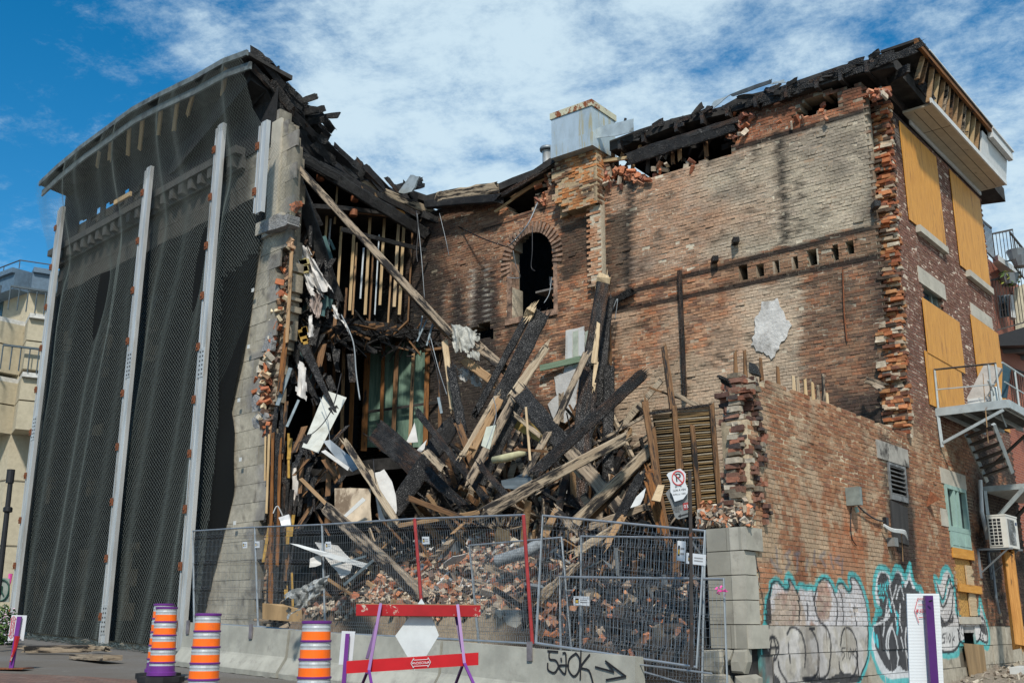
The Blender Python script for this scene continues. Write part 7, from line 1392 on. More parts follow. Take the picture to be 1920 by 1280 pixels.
def net_wires():
    segs = []; vs = []; Q = []; base = 0
    L = 15.9; U0 = 11.0; U1 = 24.95
    for sgn in (1, -1):
        c0 = U0 - L * .62 if sgn > 0 else U0; c1 = U1 if sgn > 0 else U1 + L * .62
        n = int((c1 - c0) / PIT)
        for k in range(n):
            c = c0 + k * PIT; zl = np.linspace(0, 1, 120); u = c + sgn * zl * L * .62
            zz3 = gz(0, 25) + zl * 15.2 + .5; ok = (u > net_edge(zz3 + .4) + .0) & (u < U1)
            if ok.sum() < 2: continue
            i0 = np.argmax(ok); i1 = len(ok) - np.argmax(ok[::-1]); zl2 = zl[i0:i1]; u2 = u[i0:i1]
            if len(u2) < 2: continue
            X, Y, Z = net_pt(u2, zl2); P = np.stack([X, Y, Z], 1); r = .0024
            nv = np.array((FAC.n.x, FAC.n.y, 0)); T_ = np.gradient(P, axis=0); T_ /= np.linalg.norm(T_, axis=1)[:, None]; B_ = np.cross(T_, nv); B_ /= np.linalg.norm(B_, axis=1)[:, None]
            ring_ = np.stack([P + B_ * r, P + nv * r * 1.2, P - B_ * r], 1); m_ = len(P); vs.append(ring_.reshape(-1, 3))
            i = np.arange(m_ - 1)[:, None]
            for a in range(3):
                b = (a + 1) % 3; Q.append(np.concatenate([i * 3 + a, i * 3 + b, i * 3 + 3 + b, i * 3 + 3 + a], 1) + base)
            base += m_ * 3
    return np.concatenate(vs), np.concatenate(Q)
v_, q_ = net_wires(); print('net faces', len(q_))
o = np_mesh('wire_netting', v_, q_, None, [mat_simple('zinc_wire', (.105, .13, .122), .6, .1, var=.1)], None, (-8, 30, 1)); tag(o, 'diamond wire netting draped over the stone front and its roof edge', 'netting')
# shade cloth: dark, a little see-through
g = NG('dark_shade_cloth', .95, spec=.1); g.color((.009, .010, .010)); tr = g.n('ShaderNodeBsdfTransparent'); mxs = g.n('ShaderNodeMixShader'); n = g.noise(.8, 4, .6, g.vec('Object', (1, 1, .3)))
g.L(g.ramp(n, .35, .7, .0, .06), mxs.inputs[0]); g.L(g.b.outputs[0], mxs.inputs[1]); g.L(tr.outputs[0], mxs.inputs[2]); g.L(mxs.outputs[0], g.t.nodes['Material Output'].inputs[0])
clz = [.9, 1.5, 4.2, 6.0, 7.4, 9.2, 10.8, 11.9]; clu = [FAC.px(x, y, .1)[0] for x, y in ((372, 1190), (375, 1165), (437, 905), (437, 800), (432, 760), (455, 660), (470, 560), (490, 430))]
clz = [FAC.px(x, y, .1)[1] for x, y in ((372, 1190), (375, 1165), (437, 905), (437, 800), (432, 760), (455, 660), (470, 560), (490, 430))]
oz = np.argsort(clz); clz = np.array(clz)[oz]; clu = np.array(clu)[oz]
def cloth(u, v):
    z = lerp(1.0, 11.75 , v); ul = float(np.interp(z, clz, clu)); uu = lerp(ul, 25.1, u); zb = gz(3.4 + FAC.d.x * uu, 15 + FAC.d.y * uu) + .1; z = lerp(zb, 11.7, v)
    e = max(0, 1 - u * 9) ; o_ = .10 + .035 * sin(uu * 3 + v * 4) + .05 * sin(uu * 9 - v * 14 + uu * uu) * sst(np.array([5.0 - z]), 0, 3)[0] + .03 * sin(v * 30 + uu * 2) * e
    return FAC.P(uu, z, o_)
MB().grid(cloth, 90, 60, uvs=(12, 12)).build('shade_cloth', g.m, None, smooth=True, label='dark shade cloth stretched over the stone front under the wire netting', cat='cloth')
CLO = [o for o in COL.objects if o.name == 'shade_cloth'][0]
for (x, y) in ((490, 424), (474, 544), (466, 650), (448, 750), (451, 861), (440, 980)): m = MB(); m.box(FAC.hit(x, y, .16), (FAC.d.x, FAC.d.y, 0), (FAC.n.x, FAC.n.y, 0), UP, .045, .01, .045); m.build('washer', M_WHITEP, CLO)
# steel channel posts
def make_post(u, zb, zt, lab, plates=(), off=.55):
    base = FAC.P(u, zb, off); P = empty('steel_post', base, lab, 'steel post', 'steel channel posts clamping the netting to the front')
    d3 = Vector((FAC.d.x, FAC.d.y, 0)); n3 = Vector((FAC.n.x, FAC.n.y, 0)); h = zt - zb; c = base + UP * h / 2
    m = MB(); m.box(c + n3 * .10 - d3 * .04, d3, n3, UP, .085, .006, h / 2); m.box(c + n3 * .085 + d3 * .085, d3, n3, UP, .04, .006, h / 2, 1); m.box(c + d3 * .125 + n3 * .05, d3, n3, UP, .006, .05, h / 2); m.box(c - d3 * .125 + n3 * .05, d3, n3, UP, .006, .05, h / 2)  # darker left strip paints the shaded part of the channel front
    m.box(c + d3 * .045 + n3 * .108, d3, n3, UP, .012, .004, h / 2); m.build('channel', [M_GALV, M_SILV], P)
    m = MB(); m.box(c + d3 * .215 + n3 * .06, d3, n3, UP, .026, .03, h / 2 - .05); m.build('threaded_rail', M_GALV, P)
    nc = max(2, int(h / 1.3))
    for k in range(nc):
        z = zb + (k + .5) * h / nc; q = base + UP * (z - zb) + d3 * .215 + n3 * .115; m = MB(); m.box(q, d3, n3, UP, .065, .014, .095); m.lathe([(.001, 0), (.022, 0), (.022, .05), (.001, .05)], q + n3 * .03 - UP * .025, 6); m.build('clamp', M_RUST, P)
    for z in plates:
        m = MB(); q = base + UP * (z - zb) + n3 * .112; m.box(q, d3, n3, UP, .125, .006, .36); pl_ = m.build('splice_plate', M_GALV, P); m = MB()
        for i in range(2):
            for k in range(6): m.box(q + n3 * .01 + d3 * (-.06 + .12 * i) + UP * (-.28 + k * .11), d3, n3, UP, .018, .006, .018)
        m.build('bolts', M_BLACKP, pl_)
    return P
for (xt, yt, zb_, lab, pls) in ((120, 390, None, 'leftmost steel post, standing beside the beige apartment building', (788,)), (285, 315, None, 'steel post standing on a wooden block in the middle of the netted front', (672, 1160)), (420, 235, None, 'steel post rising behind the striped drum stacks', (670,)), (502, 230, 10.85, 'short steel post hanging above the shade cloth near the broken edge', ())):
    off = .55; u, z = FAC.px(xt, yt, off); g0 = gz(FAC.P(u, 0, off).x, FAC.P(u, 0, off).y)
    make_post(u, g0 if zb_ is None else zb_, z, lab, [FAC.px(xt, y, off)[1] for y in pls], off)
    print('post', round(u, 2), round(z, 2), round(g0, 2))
p = at_ground(178, 1238); m = MB(); m.box(p + UP * .07, (FAC.d.x, FAC.d.y, 0), (FAC.n.x, FAC.n.y, 0), UP, .75, .2, .05); m.build('timber_sleeper', M_WEATH, None, label='wooden sleeper lying under the foot of the middle steel post', cat='sleeper')
stick('timber_sleeper', at_ground(45, 1224) + UP * .08, at_ground(168, 1226) + UP * .12, .14, .14, M_WEATH, None, label='long thin wooden sleeper along the foot of the netting', cat='sleeper')
stick('timber_sleeper', at_ground(176, 1222) + UP * .08, at_ground(200, 1224) + UP * .1, .10, .1, M_WEATH2, None, label='short wooden block right of the middle steel post', cat='sleeper')
m = MB()
for k in range(900):
    t = R.random(); u = lerp(13.9, 24.9, t); q = FAC.P(u, 0, .55 + R.uniform(0, .35)); q.z = gz(q.x, q.y) + R.uniform(0, .09); a = Vector((R.choice((-1, 1)) * FAC.d.x + R.uniform(-.3, .3), FAC.d.y, R.uniform(-.5, .5))).normalized() * .11; m.tube([q - a, q + a], .0045, 3, caps=False)
m.build('loose_netting', MATS['zinc_wire'], None, label='slack wire netting gathered on the ground along the front', kind='stuff')
# ---------------------------------------------------------------- fence, barriers, drums
FEN = Plane((-6.6, 21.9), (.74, -.673), (-.673, -.74))
def fence_panel(TL, TR, BL, BR, lab, bars=('steel', 'steel'), n_v=46, rows=10, tags=(), name='fence_panel'):
    TL, TR, BL, BR = [Vector(p) for p in (TL, TR, BL, BR)]; base = (BL + BR) / 2
    E_ = empty(name, base, lab, 'fence panel', 'temporary wire fence panels around the ruin')
    m = MB(); m.tube([BL, TL, TR, BR, BL], .021, 8); m.build('frame', M_SILV, E_)
    nrm = (TR - TL).cross(BL - TL).normalized()
    if nrm.y > 0: nrm = -nrm
    up = ((TL - BL) + (TR - BR)).normalized()
    def P(a, b): return BL.lerp(BR, a).lerp(TL.lerp(TR, a), b)
    vb = [.055, .075, .095]; bends = [.08, .36, .64, .92]
    prof = [(0, 0)]
    for b in bends: prof += [(b - .028, 0), (b, .035), (b + .028, 0)]
    prof += [(1, 0)]
    m = MB()
    for i in range(1, n_v):
        a = i / n_v; pts = [P(a, b) + nrm * o_ for b, o_ in prof]; m.tube(pts, .0024, 3, caps=False)
    hs = sorted(set([b for b in bends] + [b - .028 for b in bends] + [b + .028 for b in bends] + [.2, .28, .46, .54, .74, .82]))
    for b in hs: o_ = .035 if b in bends else 0; m.tube([P(.0, b) + nrm * o_, P(1, b) + nrm * o_], .0028, 3, caps=False)
    m.build('wire_mesh', M_SILV, E_)
    for k, side in enumerate(bars):
        if side == 'red': m = MB(); a, b = (BL, TL) if k == 0 else (BR, TR); m.tube([a + nrm * .02, b + nrm * .02], .027, 8); m.build('red_post', mat_simple('faded_red_paint', (.30, .03, .03), .6, var=.2) if 'faded_red_paint' not in MATS else MATS['faded_red_paint'], E_)
    for a, b, w_, h_ in tags:
        c = P(a, b) + nrm * .03; dx_ = (TR - TL).normalized(); m = MB(); m.box(c, dx_, nrm, up, w_ / 2, .003, h_ / 2); tg_ = m.build('plate', M_WSIGN, E_)
        m = MB(); m.lathe([(.001, 0)], c, 3) if False else None
        m.box(c + nrm * .004 - dx_ * w_ * .28, dx_, nrm, up, w_ * .11, .001, h_ * .26, 0); m.box(c + nrm * .006 - dx_ * w_ * .28 - up * h_ * .05, dx_, nrm, up, w_ * .08, .001, h_ * .12, 1)
        for q in range(2): m.box(c + nrm * .005 + dx_ * w_ * .14 + up * h_ * (.12 - .26 * q), dx_, nrm, up, w_ * .22, .001, h_ * .05, 2)
        m.build('emblem', [M_BLACKP, mat_simple('ochre_print', (.60, .38, .04), .6) if 'ochre_print' not in MATS else MATS['ochre_print'], mat_simple('grey_print', (.22, .22, .22), .6) if 'grey_print' not in MATS else MATS['grey_print']], tg_)
    return E_
def fp(x, y, u=None): return FEN.hit(x, y)
def vert(xt, yt, xb, yb):  # keep each post in one vertical: both ends on the fence line
    return FEN.hit(xt, yt), FEN.hit(xb, yb)
pq = [((362, 995), (364, 1167)), ((478, 988), (484, 1174)), ((604, 983), (610, 1186)), ((779, 972), (797, 1195)), ((983, 965), (1000, 1206))]
labs = ['leftmost wire fence panel, in front of the shade cloth', 'wire fence panel in front of the stone pier foot and brown board', 'wire fence panel with the thick timber sliding behind it', 'wire fence panel between the two red posts']
for i in range(4):
    a, b = pq[i], pq[i + 1]; fence_panel(fp(*a[0]), fp(*b[0]), fp(*a[1]), fp(*b[1]), labs[i], ('', 'red') if i == 3 else (('', '') if i != 2 else ('', 'red')), tags=[((.86, .82, .14, .12),), ((.05, .82, .14, .12),), ((.08, .80, .15, .13),), ((.10, .81, .16, .12),)][i])
fence_panel(at(1018, 966, 15.5), at(1322, 995, 14.0), at(1005, 1205, 15.45), at(1306, 1250, 13.9), 'nearest wire fence panel tilted down to the right past the barrier end', tags=((.88, .83, .12, .26), (.965, .78, .28, .14)), n_v=40)
fence_panel(at(880, 1022, 16.6), at(1053, 1007, 15.9), at(900, 1225, 16.5), at(1072, 1222, 15.8), 'low wire fence panel hidden behind the right red post')
fence_panel(at(1090, 1005, 15.7), at(1322, 1008, 14.6), at(1088, 1225, 15.7), at(1316, 1290, 14.5), 'wire fence panel standing behind the tilted panel', tags=((-.12, .42, .3, .14),)[:0])
fence_panel(at(1050, 1081, 15.7), at(1357, 1085, 14.1), at(1052, 1290, 15.6), at(1364, 1290, 14.0), 'lowest wire fence panel with a pink ribbon in front of the granite pier', tags=((.15, .78, .27, .13),))
m = MB(); c = at(1352, 1107, 14.0)
for k in range(16): m.box(c + Vector((R.gauss(0, .03), -.03 + R.gauss(0, .02), R.gauss(0, .04))), Vector((R.gauss(0, 1), R.gauss(0, 1), R.gauss(0, 1))).normalized(), Vector((R.gauss(0, 1), R.gauss(0, 1), R.gauss(0, 1))).normalized(), UP, .022, .012, .003)
m.build('pink_ribbon', M_PINK, None, label='pink ribbon knotted on the lowest fence panel post', cat='ribbon')
# jersey barriers
bt = [((346, 1166), (540, 1180)), ((545, 1181), (826, 1201)), ((831, 1201), (1191, 1231))]
BW = FEN
bl_ = ['leftmost concrete barrier, partly behind the striped drum stacks', 'middle concrete barrier behind the red barricade', 'right concrete barrier with black 510K graffiti and an arrow']
BARS = []
for i, (a, b) in enumerate(bt):
    u0, z0 = FEN.px(*a, .18); u1, z1 = FEN.px(*b, .18); zz0 = z0; zz1 = z1
    prof = [(.30, 0), (.31, .08), (.30, .10), (.15, .30), (.13, .34), (.09, .80), (-.09, .80), (-.13, .34), (-.15, .30), (-.30, .10), (-.31, 0)]
    E_ = empty('concrete_barrier', FEN.P((u0 + u1) / 2, (z0 + z1) / 2 - .8, .09), bl_[i], 'barrier', 'concrete barriers under the fence')
    m = MB(); nseg = 26; vs = []; n_ = len(prof)
    for k in range(nseg + 1):
        t = k / nseg; u = lerp(u0, u1, t); zt = lerp(z0, z1, t)
        ins = .03 if k in (0, nseg) else 0; uu = u + (ins if k == 0 else (-ins if k == nseg else 0)) * 0
        for j, (o_, h) in enumerate(prof):
            rr3 = R.uniform(-.004, .004); ch = .02 if (k in (0, nseg)) else 0; vs.append(FEN.P(uu, zt - .8 + h * (1 - ch * .0) + (R.uniform(-.015, 0) if j in (0, n_ - 1) else 0), .09 + o_ * (1 - ch) + rr3))
    fs = [(k * n_ + j, k * n_ + j + 1, (k + 1) * n_ + j + 1, (k + 1) * n_ + j) for k in range(nseg) for j in range(n_ - 1)] + [tuple(range(n_ - 1, -1, -1)), tuple(range(nseg * n_, nseg * n_ + n_))]
    m.add(vs, fs); m.build('body', M_CONC, E_); BARS.append((E_, u0, u1, z0, z1))
    hk = {0: [(352, 1175), (470, 1183)], 1: [], 2: [(993, 1220)]}[i]
    for x, y in hk:
        m = MB(); c = FEN.hit(x, y, .215); m.box(c, (FEN.d.x, FEN.d.y, 0), (FEN.n.x, FEN.n.y, .1), UP, .045, .012, .13); m.build('hook_plate', mat_simple('grey_plate', (.20, .18, .19), .6, .3, var=.3) if 'grey_plate' not in MATS else MATS['grey_plate'], E_)
m = MB(); fz = lambda x, y: FEN.hit(x, y, .205)
def flatstroke(m, pts, w, hitf, nv):
    P = [hitf(*p) for p in pts]
    for i in range(len(P) - 1):
        d_ = (P[i + 1] - P[i]); s_ = d_.cross(nv).normalized() * w / 2; e = d_.normalized() * w * .3; m.add([P[i] - s_ - e, P[i] + s_ - e, P[i + 1] + s_ + e, P[i + 1] - s_ + e], [(0, 1, 2, 3)])
BG = dict(s=3.6923)
def bp(cx, cy): return (920 + cx / 3.6923, 950 + cy / 3.6923)
for q in ([(395, 995), (465, 1000)], [(405, 1000), (408, 1050), (450, 1060), (468, 1100), (440, 1145), (398, 1125), (395, 1080)], [(487, 1045), (490, 1065)], [(500, 1010), (520, 1020), (517, 1150), (480, 1120), (475, 1095), (540, 1095)], [(590, 1010), (545, 1050), (538, 1120), (575, 1170), (610, 1130), (615, 1050), (590, 1010)], [(625, 995), (620, 1190)], [(685, 1020), (625, 1105), (680, 1130), (708, 1215)], [(725, 1105), (852, 1140), (795, 1065), (935, 1170), (800, 1195)]):
    flatstroke(m, curve([bp(*p) for p in q], 4) if len(q) > 3 and q[0] != (725, 1105) else [bp(*p) for p in q], .026, lambda x, y: FEN.hit(x, y, .09 + .09 + .0 + max(0., min(.05, (y - 1215) * .0006)) + .012), Vector((FEN.n.x, FEN.n.y, 0)))
m.build('spray_graffiti', M_INK, BARS[2][0])
m = MB(); m.tube([FEN.hit(1191, 1244, .08) + UP * .0, FEN.hit(1335, 1262, .08)], .012, 6); m.build('guy_rod', M_SILV, None, label='thin steel rod running from the barrier end to the right', cat='rod')
# drums
def make_drum(x, ytop, Y, H, lab, n_t=4, base=True):
    top = at(x, ytop, Y); c = Vector((top.x, Y, gz(top.x, Y))); H = top.z - c.z - .10
    E_ = empty('traffic_drum', c, lab, 'traffic drum', 'stacks of orange and silver striped drums'); c = c + UP * .10
    # tiers widen downwards
    tier = (H - .02) / 5.0; rt_, rb_ = .160, .205
    pr = []; mt = []
    def rad(z): return rb_ + (rt_ - rb_) * z / H
    z = 0
    body = [(rad(0) + .02, 0), (rad(0) + .02, .05), (rad(.06), .06)]; mats_ = [0, 0]
    zc = .06
    body += [(rad(.17), tier * .72)]; mats_ += [0]
    body += [(rad(tier) - .004, tier - .02)]; mats_ += [2]
    for k in range(1, 5):
        z0 = tier * k; body += [(rad(z0) + .010, z0 - .018), (rad(z0) + .012, z0 + .002), (rad(z0) - .002, z0 + .006)]; mats_ += [0, 0, 0]
        if k < 5:
            # orange below, silver above
            body += [(rad(z0 + tier * .5), z0 + tier * .5)]; mats_ += [1]
            for q in range(4): zz5 = z0 + tier * (.5 + .105 * (q + 1)); body += [(rad(zz5) + (.0035 if q % 2 else -.001), zz5)]; mats_ += [2]
    body += [(rad(H) + .012, H - .03), (rad(H) + .014, H - .004), (rad(H) - .01, H), (.001, H - .01)]; mats_ += [0, 0, 0, 0]
    bodyP = [(r_, z_) for r_, z_ in body]
    m = MB(); m.lathe(bodyP, c, 36, mats=mats_[:len(bodyP) - 1]); m.build('body', [M_PURP, M_ORG, M_REFL], E_, smooth=False)
    if base: m = MB(); oc = [(.36 * cos(pi / 8 + k * pi / 4) , .36 * sin(pi / 8 + k * pi / 4)) for k in range(8)]; bb = c - UP * .10; m.prism([bb + Vector((a, b, 0)) for a, b in oc], Vector((0, 0, .085))); m.build('rubber_base', M_RUBB, E_)
    return E_
make_drum(313, 1137, 17.5, 1.15, 'left stack of orange and silver drums, nearest the netted front')
d_ = make_drum(308, 1131, 18.2, 1.15, 'drum stack hidden behind the left stack with only its top rim showing', base=True)
make_drum(391, 1149, 14.5, 1.15, 'middle stack of orange and silver drums in front of the first barrier')
make_drum(594, 1163, 12.7, 1.15, 'right stack of orange and silver drums beside the red barricade')
# red barricade
def text_obj(body, size, mat, parent, M, name, ext=.0006, align='CENTER'):
    cu = bpy.data.curves.new(name, 'FONT'); cu.body = body; cu.size = size; cu.extrude = ext; cu.align_x = align; cu.align_y = 'CENTER'
    o = bpy.data.objects.new(name, cu); me = bpy.data.meshes.new_from_object(o); bpy.data.objects.remove(o); bpy.data.curves.remove(cu)
    me.materials.clear(); me.materials.append(mat); pl_ = world_loc(parent); me.transform(Matrix.Translation(-pl_) @ M); ob = bpy.data.objects.new(name, me); link(ob); ob.parent = parent; return ob
def basis(c, ax, ay): ax = Vector(ax).normalized(); ay = (Vector(ay) - ax * Vector(ay).dot(ax)).normalized(); az = ax.cross(ay); return Matrix(((ax.x, ay.x, az.x, c.x), (ax.y, ay.y, az.y, c.y), (ax.z, ay.z, az.z, c.z), (0, 0, 0, 1)))
YB = 12.0
BR_ = empty('red_barricade', Vector((at(775, 1230, YB).x, YB, gz(-1, YB))), 'red and purple barricade with two boards and a white diamond sign', 'barricade')
def bar(x0, y0, x1, y1, Y0, Y1, h, t, mat, name):
    a = at(x0, y0, Y0); b = at(x1, y1, Y1); d_ = b - a; m = MB(); up = Vector((0, -.08, 1)); m.box((a + b) / 2, d_.normalized(), Vector((0, 1, .08)), up, d_.length / 2, t / 2, h / 2); return m.build(name, mat, BR_)
bar(668, 1142.5, 901, 1144.5, YB, YB, .118, .045, M_RED, 'top_board'); o = bar(668, 1142.5, 901, 1144.5, YB + .03, YB + .03, .132, .03, M_OLDPLY, 'wood_backing'); bar(650, 1250, 897, 1234, 11.8, 11.8, .125, .045, M_REDC, 'bottom_board')
SX = M_PURP
for x0, y0, x1, y1, x2, y2, dz in ((714, 1131, 692, 1256, 700, 1300, 0), (858, 1133, 871, 1243, 892, 1290, 0)):
    m = MB(); m.tube([at(x0, y0, YB - .06), at(x1, y1, 11.72)], .022, 4); m.tube([at(x1, y1, 11.72), at(x2, y2, 11.5)], .02, 4); m.build('leg', M_PURP, BR_)
    m = MB(); m.tube([at(x0 - 3, y0 + 22, YB + .12), at(x1 - 4, y1 - 22, 12.0)], .022, 4); m.tube([at(x1 - 4, y1 + 4, 12.0), at(x1 - 20, y2, 12.4)], .018, 4); m.build('leg', M_PURPD, BR_)
m = MB(); m.prism([at(x, y, 12.08) for x, y in ((790, 1121), (808, 1152), (823, 1190), (800, 1228), (777, 1256), (765, 1232), (741, 1191), (768, 1155))], (0, .02, 0)); m.build('diamond_sign', mat_simple('scuffed_white_aluminium', (.56, .60, .60), .5, .1, var=.08, dirt=(.50, .30, .30), dirt_lo=.70, dirt_hi=.75, dirt_scale=5), BR_)
cA = at(789, 1241.5, 11.768); ax_ = at(830, 1239, 11.768) - at(750, 1244, 11.768)
text_obj('PROSIGN', .036, M_WSIGN, BR_, basis(cA, -ax_, (0, 0, -1)) @ Matrix.Scale(1, 4), 'board_lettering')
m = MB()
def logo(m, c, ax, up, W, H, nv, w=.006):
    ax = ax.normalized(); up = up.normalized(); pts = [(-W, 0), (-W * .72, H), (-W * .72, H * .6), (W * .72, H * .6), (W * .72, H), (W, 0), (W * .72, -H), (W * .72, -H * .6), (-W * .72, -H * .6), (-W * .72, -H), (-W, 0)]
    P = [c + ax * a + up * b for a, b in pts]
    for i in range(len(P) - 1):
        d_ = P[i + 1] - P[i]; s_ = d_.cross(nv).normalized() * w / 2; m.add([P[i] - s_, P[i] + s_, P[i + 1] + s_, P[i + 1] - s_], [(0, 1, 2, 3)])
    for sg in (-1, 1): q = c + ax * sg * W * .80; m.box(q, ax, nv, up, .006, .0008, .008)
logo(m, cA + Vector((0, -.002, 0)), ax_, UP, .105, .052, Vector((0, -1, 0))); m.build('board_logo', M_WSIGN, BR_)
# plain white board on a purple post beside it
def sign_post(px_board, px_post, Y, lab, w_post=.045, mat=None, th=.012):
    q = [at(x, y, Y) for x, y in px_board]; p0, p1 = px_post; a = at(p0[0], p0[1], Y - .05); b = at(p1[0], p1[1], Y - .05)
    E_ = empty('sign_on_post', Vector((b.x, b.y, gz(b.x, b.y))), lab, 'sign'); m = MB(); m.prism(q, (0, th, 0)); m.build('board', mat or M_WSIGN, E_)
    d_ = (a - b).normalized(); gl = gz(b.x, b.y); b2 = b + d_ * ((gl - b.z) / d_.z) if abs(d_.z) > .1 else b
    m = MB(); m.box((a + b2) / 2, Vector((1, 0, 0)), Vector((0, 1, 0)), d_, w_post / 2, .02, (a - b2).length / 2); m.build('post', M_PURPD if Y < 10 else M_PURP, E_)
    m = MB(); m.box(Vector((b2.x, b2.y, gl + .01)), (1, 0, 0), (0, 1, 0), UP, .30, .22, .008); m.build('base_plate', M_RUST, E_); return E_
sign_post([(641, 1182), (666, 1183), (660, 1245), (635, 1245)], ((652, 1187), (644, 1290)), 12.4, 'plain white board on a purple post left of the red barricade')
g = NG('corrugated_plastic', .5); wv = g.n('ShaderNodeTexWave', bands_direction='Z'); wv.inputs['Scale'].default_value = 32; g.L(g.tc.outputs['Object'], wv.inputs['Vector']); g.color(g.mix(wv.outputs[0], (.60, .64, .65), (.68, .71, .72))).bump(wv.outputs[0], .4, .003)
E_ = sign_post([(1700, 1112), (1761, 1112), (1770, 1290), (1706, 1290)], ((1740, 1116), (1752, 1300)), 7.6, 'near white corrugated board on a dark purple post with a red logo', .055, g.m, .014)
M_REDI = mat_simple('red_print', (.48, .04, .06), .6)
m = MB(); q = lambda x, y: at(x, y, 7.588)
for pts in ([(1721, 1121), (1715, 1144), (1723, 1167)], [(1722, 1133), (1731, 1133)], [(1723, 1157), (1731, 1156)], [(1747, 1130), (1751, 1145), (1747, 1160)]): flatstroke(m, pts, .0045, q, Vector((0, -1, 0)))
m.box(q(1719.5, 1144.5), (1, 0, 0), (0, 1, 0), UP, .004, .0006, .011); m.box(q(1746.8, 1144), (1, 0, 0), (0, 1, 0), UP, .004, .0006, .011); m.build('red_logo', M_REDI, E_)
text_obj('NSI', .034, M_REDI, E_, basis(q(1727, 1144.5), (1, 0, 0), (0, 0, 1)), 'red_lettering'); text_obj('SINE', .02, M_REDI, E_, basis(q(1727, 1122), (1, 0, 0), (0, 0, 1)), 'red_lettering')
m = MB(); m.tube([at(1742, 1127, 7.5), at(1748, 1125, 7.48)], .006, 5); m.build('bolt', M_BLACKP, E_)
pl0 = at_ground(21, 1253); YL = pl0.y
E_ = sign_post([(22, 1152), (50.5, 1153), (44, 1200), (14, 1200)], ((37, 1155), (21, 1253)), YL, 'small white sign with a red double arrow on a purple post at the left kerb', .075)
ql = lambda x, y: at(x, y, YL - .012)
m = MB(); ax2 = ql(21, 1193) - ql(26, 1157); logo(m, (ql(26, 1157) + ql(20, 1193)) / 2, ax2, ax2.cross(Vector((0, 1, 0))), .19, .05, Vector((0, -1, 0)), .009); m.build('arrow_logo', M_REDI, E_)
text_obj('PROSIGN', .066, M_REDI, E_, basis((ql(26, 1157) + ql(20, 1193)) / 2, -ax2, ax2.cross(Vector((0, 1, 0))) * -1), 'arrow_lettering')
m = MB(); m.tube([at(33, 1192, YL - .08), at(28, 1215, YL - .1), at(19, 1240, YL - .12)], [.05, .03, .012], 6); m.build('red_flag', M_RED, E_)
# no parking sign
NP = empty('parking_sign', at(1296, 1240, 13.4), 'bent white no parking sign on a rusty black post before the lath panel', 'sign')
m = MB(); a = at(1293, 882, 13.4); b = at(1297, 1250, 13.4); m.tube([a, at(1295, 1000, 13.4), b], .028, 4); m.build('post', mat_simple('rust_black_post', (.035, .03, .028), .7, .2, var=.3, dirt=(.20, .06, .02), dirt_lo=.6, dirt_hi=.66, dirt_scale=4), NP)
def bent(px, Y, b, name, mat, parent):
    pts = [at(x, y, Y + b * sin((y - px[0][1]) * .03) * .03) for x, y in px]; return MB().prism(pts, (0, .004, 0)).build(name, mat, parent)
bk = bent([(1248, 924), (1262, 908), (1290, 915), (1290, 968), (1272, 973), (1266, 970), (1258, 945)], 13.36, 0, 'rear_plate', mat_simple('grey_sign_plate', (.17, .18, .18), .5, .2), NP)
bent([(1250, 890), (1253, 886), (1272, 879), (1276, 878), (1283, 884), (1286, 888), (1285, 904), (1290, 916), (1289, 924), (1281, 935), (1265, 940), (1260, 926), (1257, 922), (1257, 905), (1254, 897)], 13.30, 0, 'front_plate', M_WSIGN, NP)
S_ = 13.30 / (F_PX * 1.0)
m = MB(); cc_ = at(1271.5, 895.5, 13.293); rs_ = .088
ring_ = [cc_ + Vector((cos(t / 28 * 2 * pi) * rs_ * .85, 0, sin(t / 28 * 2 * pi) * rs_)) for t in range(29)]; m.tube(ring_, .0075, 4); m.tube([cc_ + Vector((-.056, 0, .062)), cc_ + Vector((.056, 0, -.062))], .006, 4); m.build('red_ring', mat_simple('sign_red', (.55, .03, .03), .5), NP)
text_obj('P', .15, M_BLACKP, NP, basis(cc_ + Vector((0, .002, 0)), (1, 0, .08), (0, 0, 1)), 'sign_letter')
for t_, x, y, sz in (('8h - 9h', 1272, 911.5, .030), ('LUN \u00c0 VEN', 1274, 918, .032), ('AVRIL au 1 D\u00c9C', 1274, 925.5, .024)): text_obj(t_, sz, M_BLACKP, NP, basis(at(x, y, 13.294), (1, 0, .12), (0, 0, 1)), 'sign_lettering')
m = MB(); m.prism([at(x, y, 13.352) for x, y in ((1280, 943), (1290, 941), (1290, 954), (1282, 956))], (0, .003, 0)); m.build('red_patch', mat_simple('dull_red_print', (.30, .03, .03), .5), bk)
text_obj('03', .06, M_WSIGN, bk, basis(at(1286.5, 949, 13.34), (1, 0, .08), (0, 0, 1)), 'patch_number')
for t_, y in (('SAUF', 948), ('VEHICULES', 951.5), ('MUNIS D\'UN', 955), ('PERMIS', 958.5)): text_obj(t_, .020, M_BLACKP, bk, basis(at(1270, y, 13.35), (1, 0, .08), (0, 0, 1)), 'plate_lettering')
m = MB(); flatstroke(m, [(1273, 967), (1290, 962)], .012, lambda x, y: at(x, y, 13.35), Vector((0, -1, 0))); m.prism([at(x, y, 13.352) for x, y in ((1271, 967.5), (1276, 963), (1277, 969))], (0, .001, 0)); m.build('arrow', M_INK, bk)
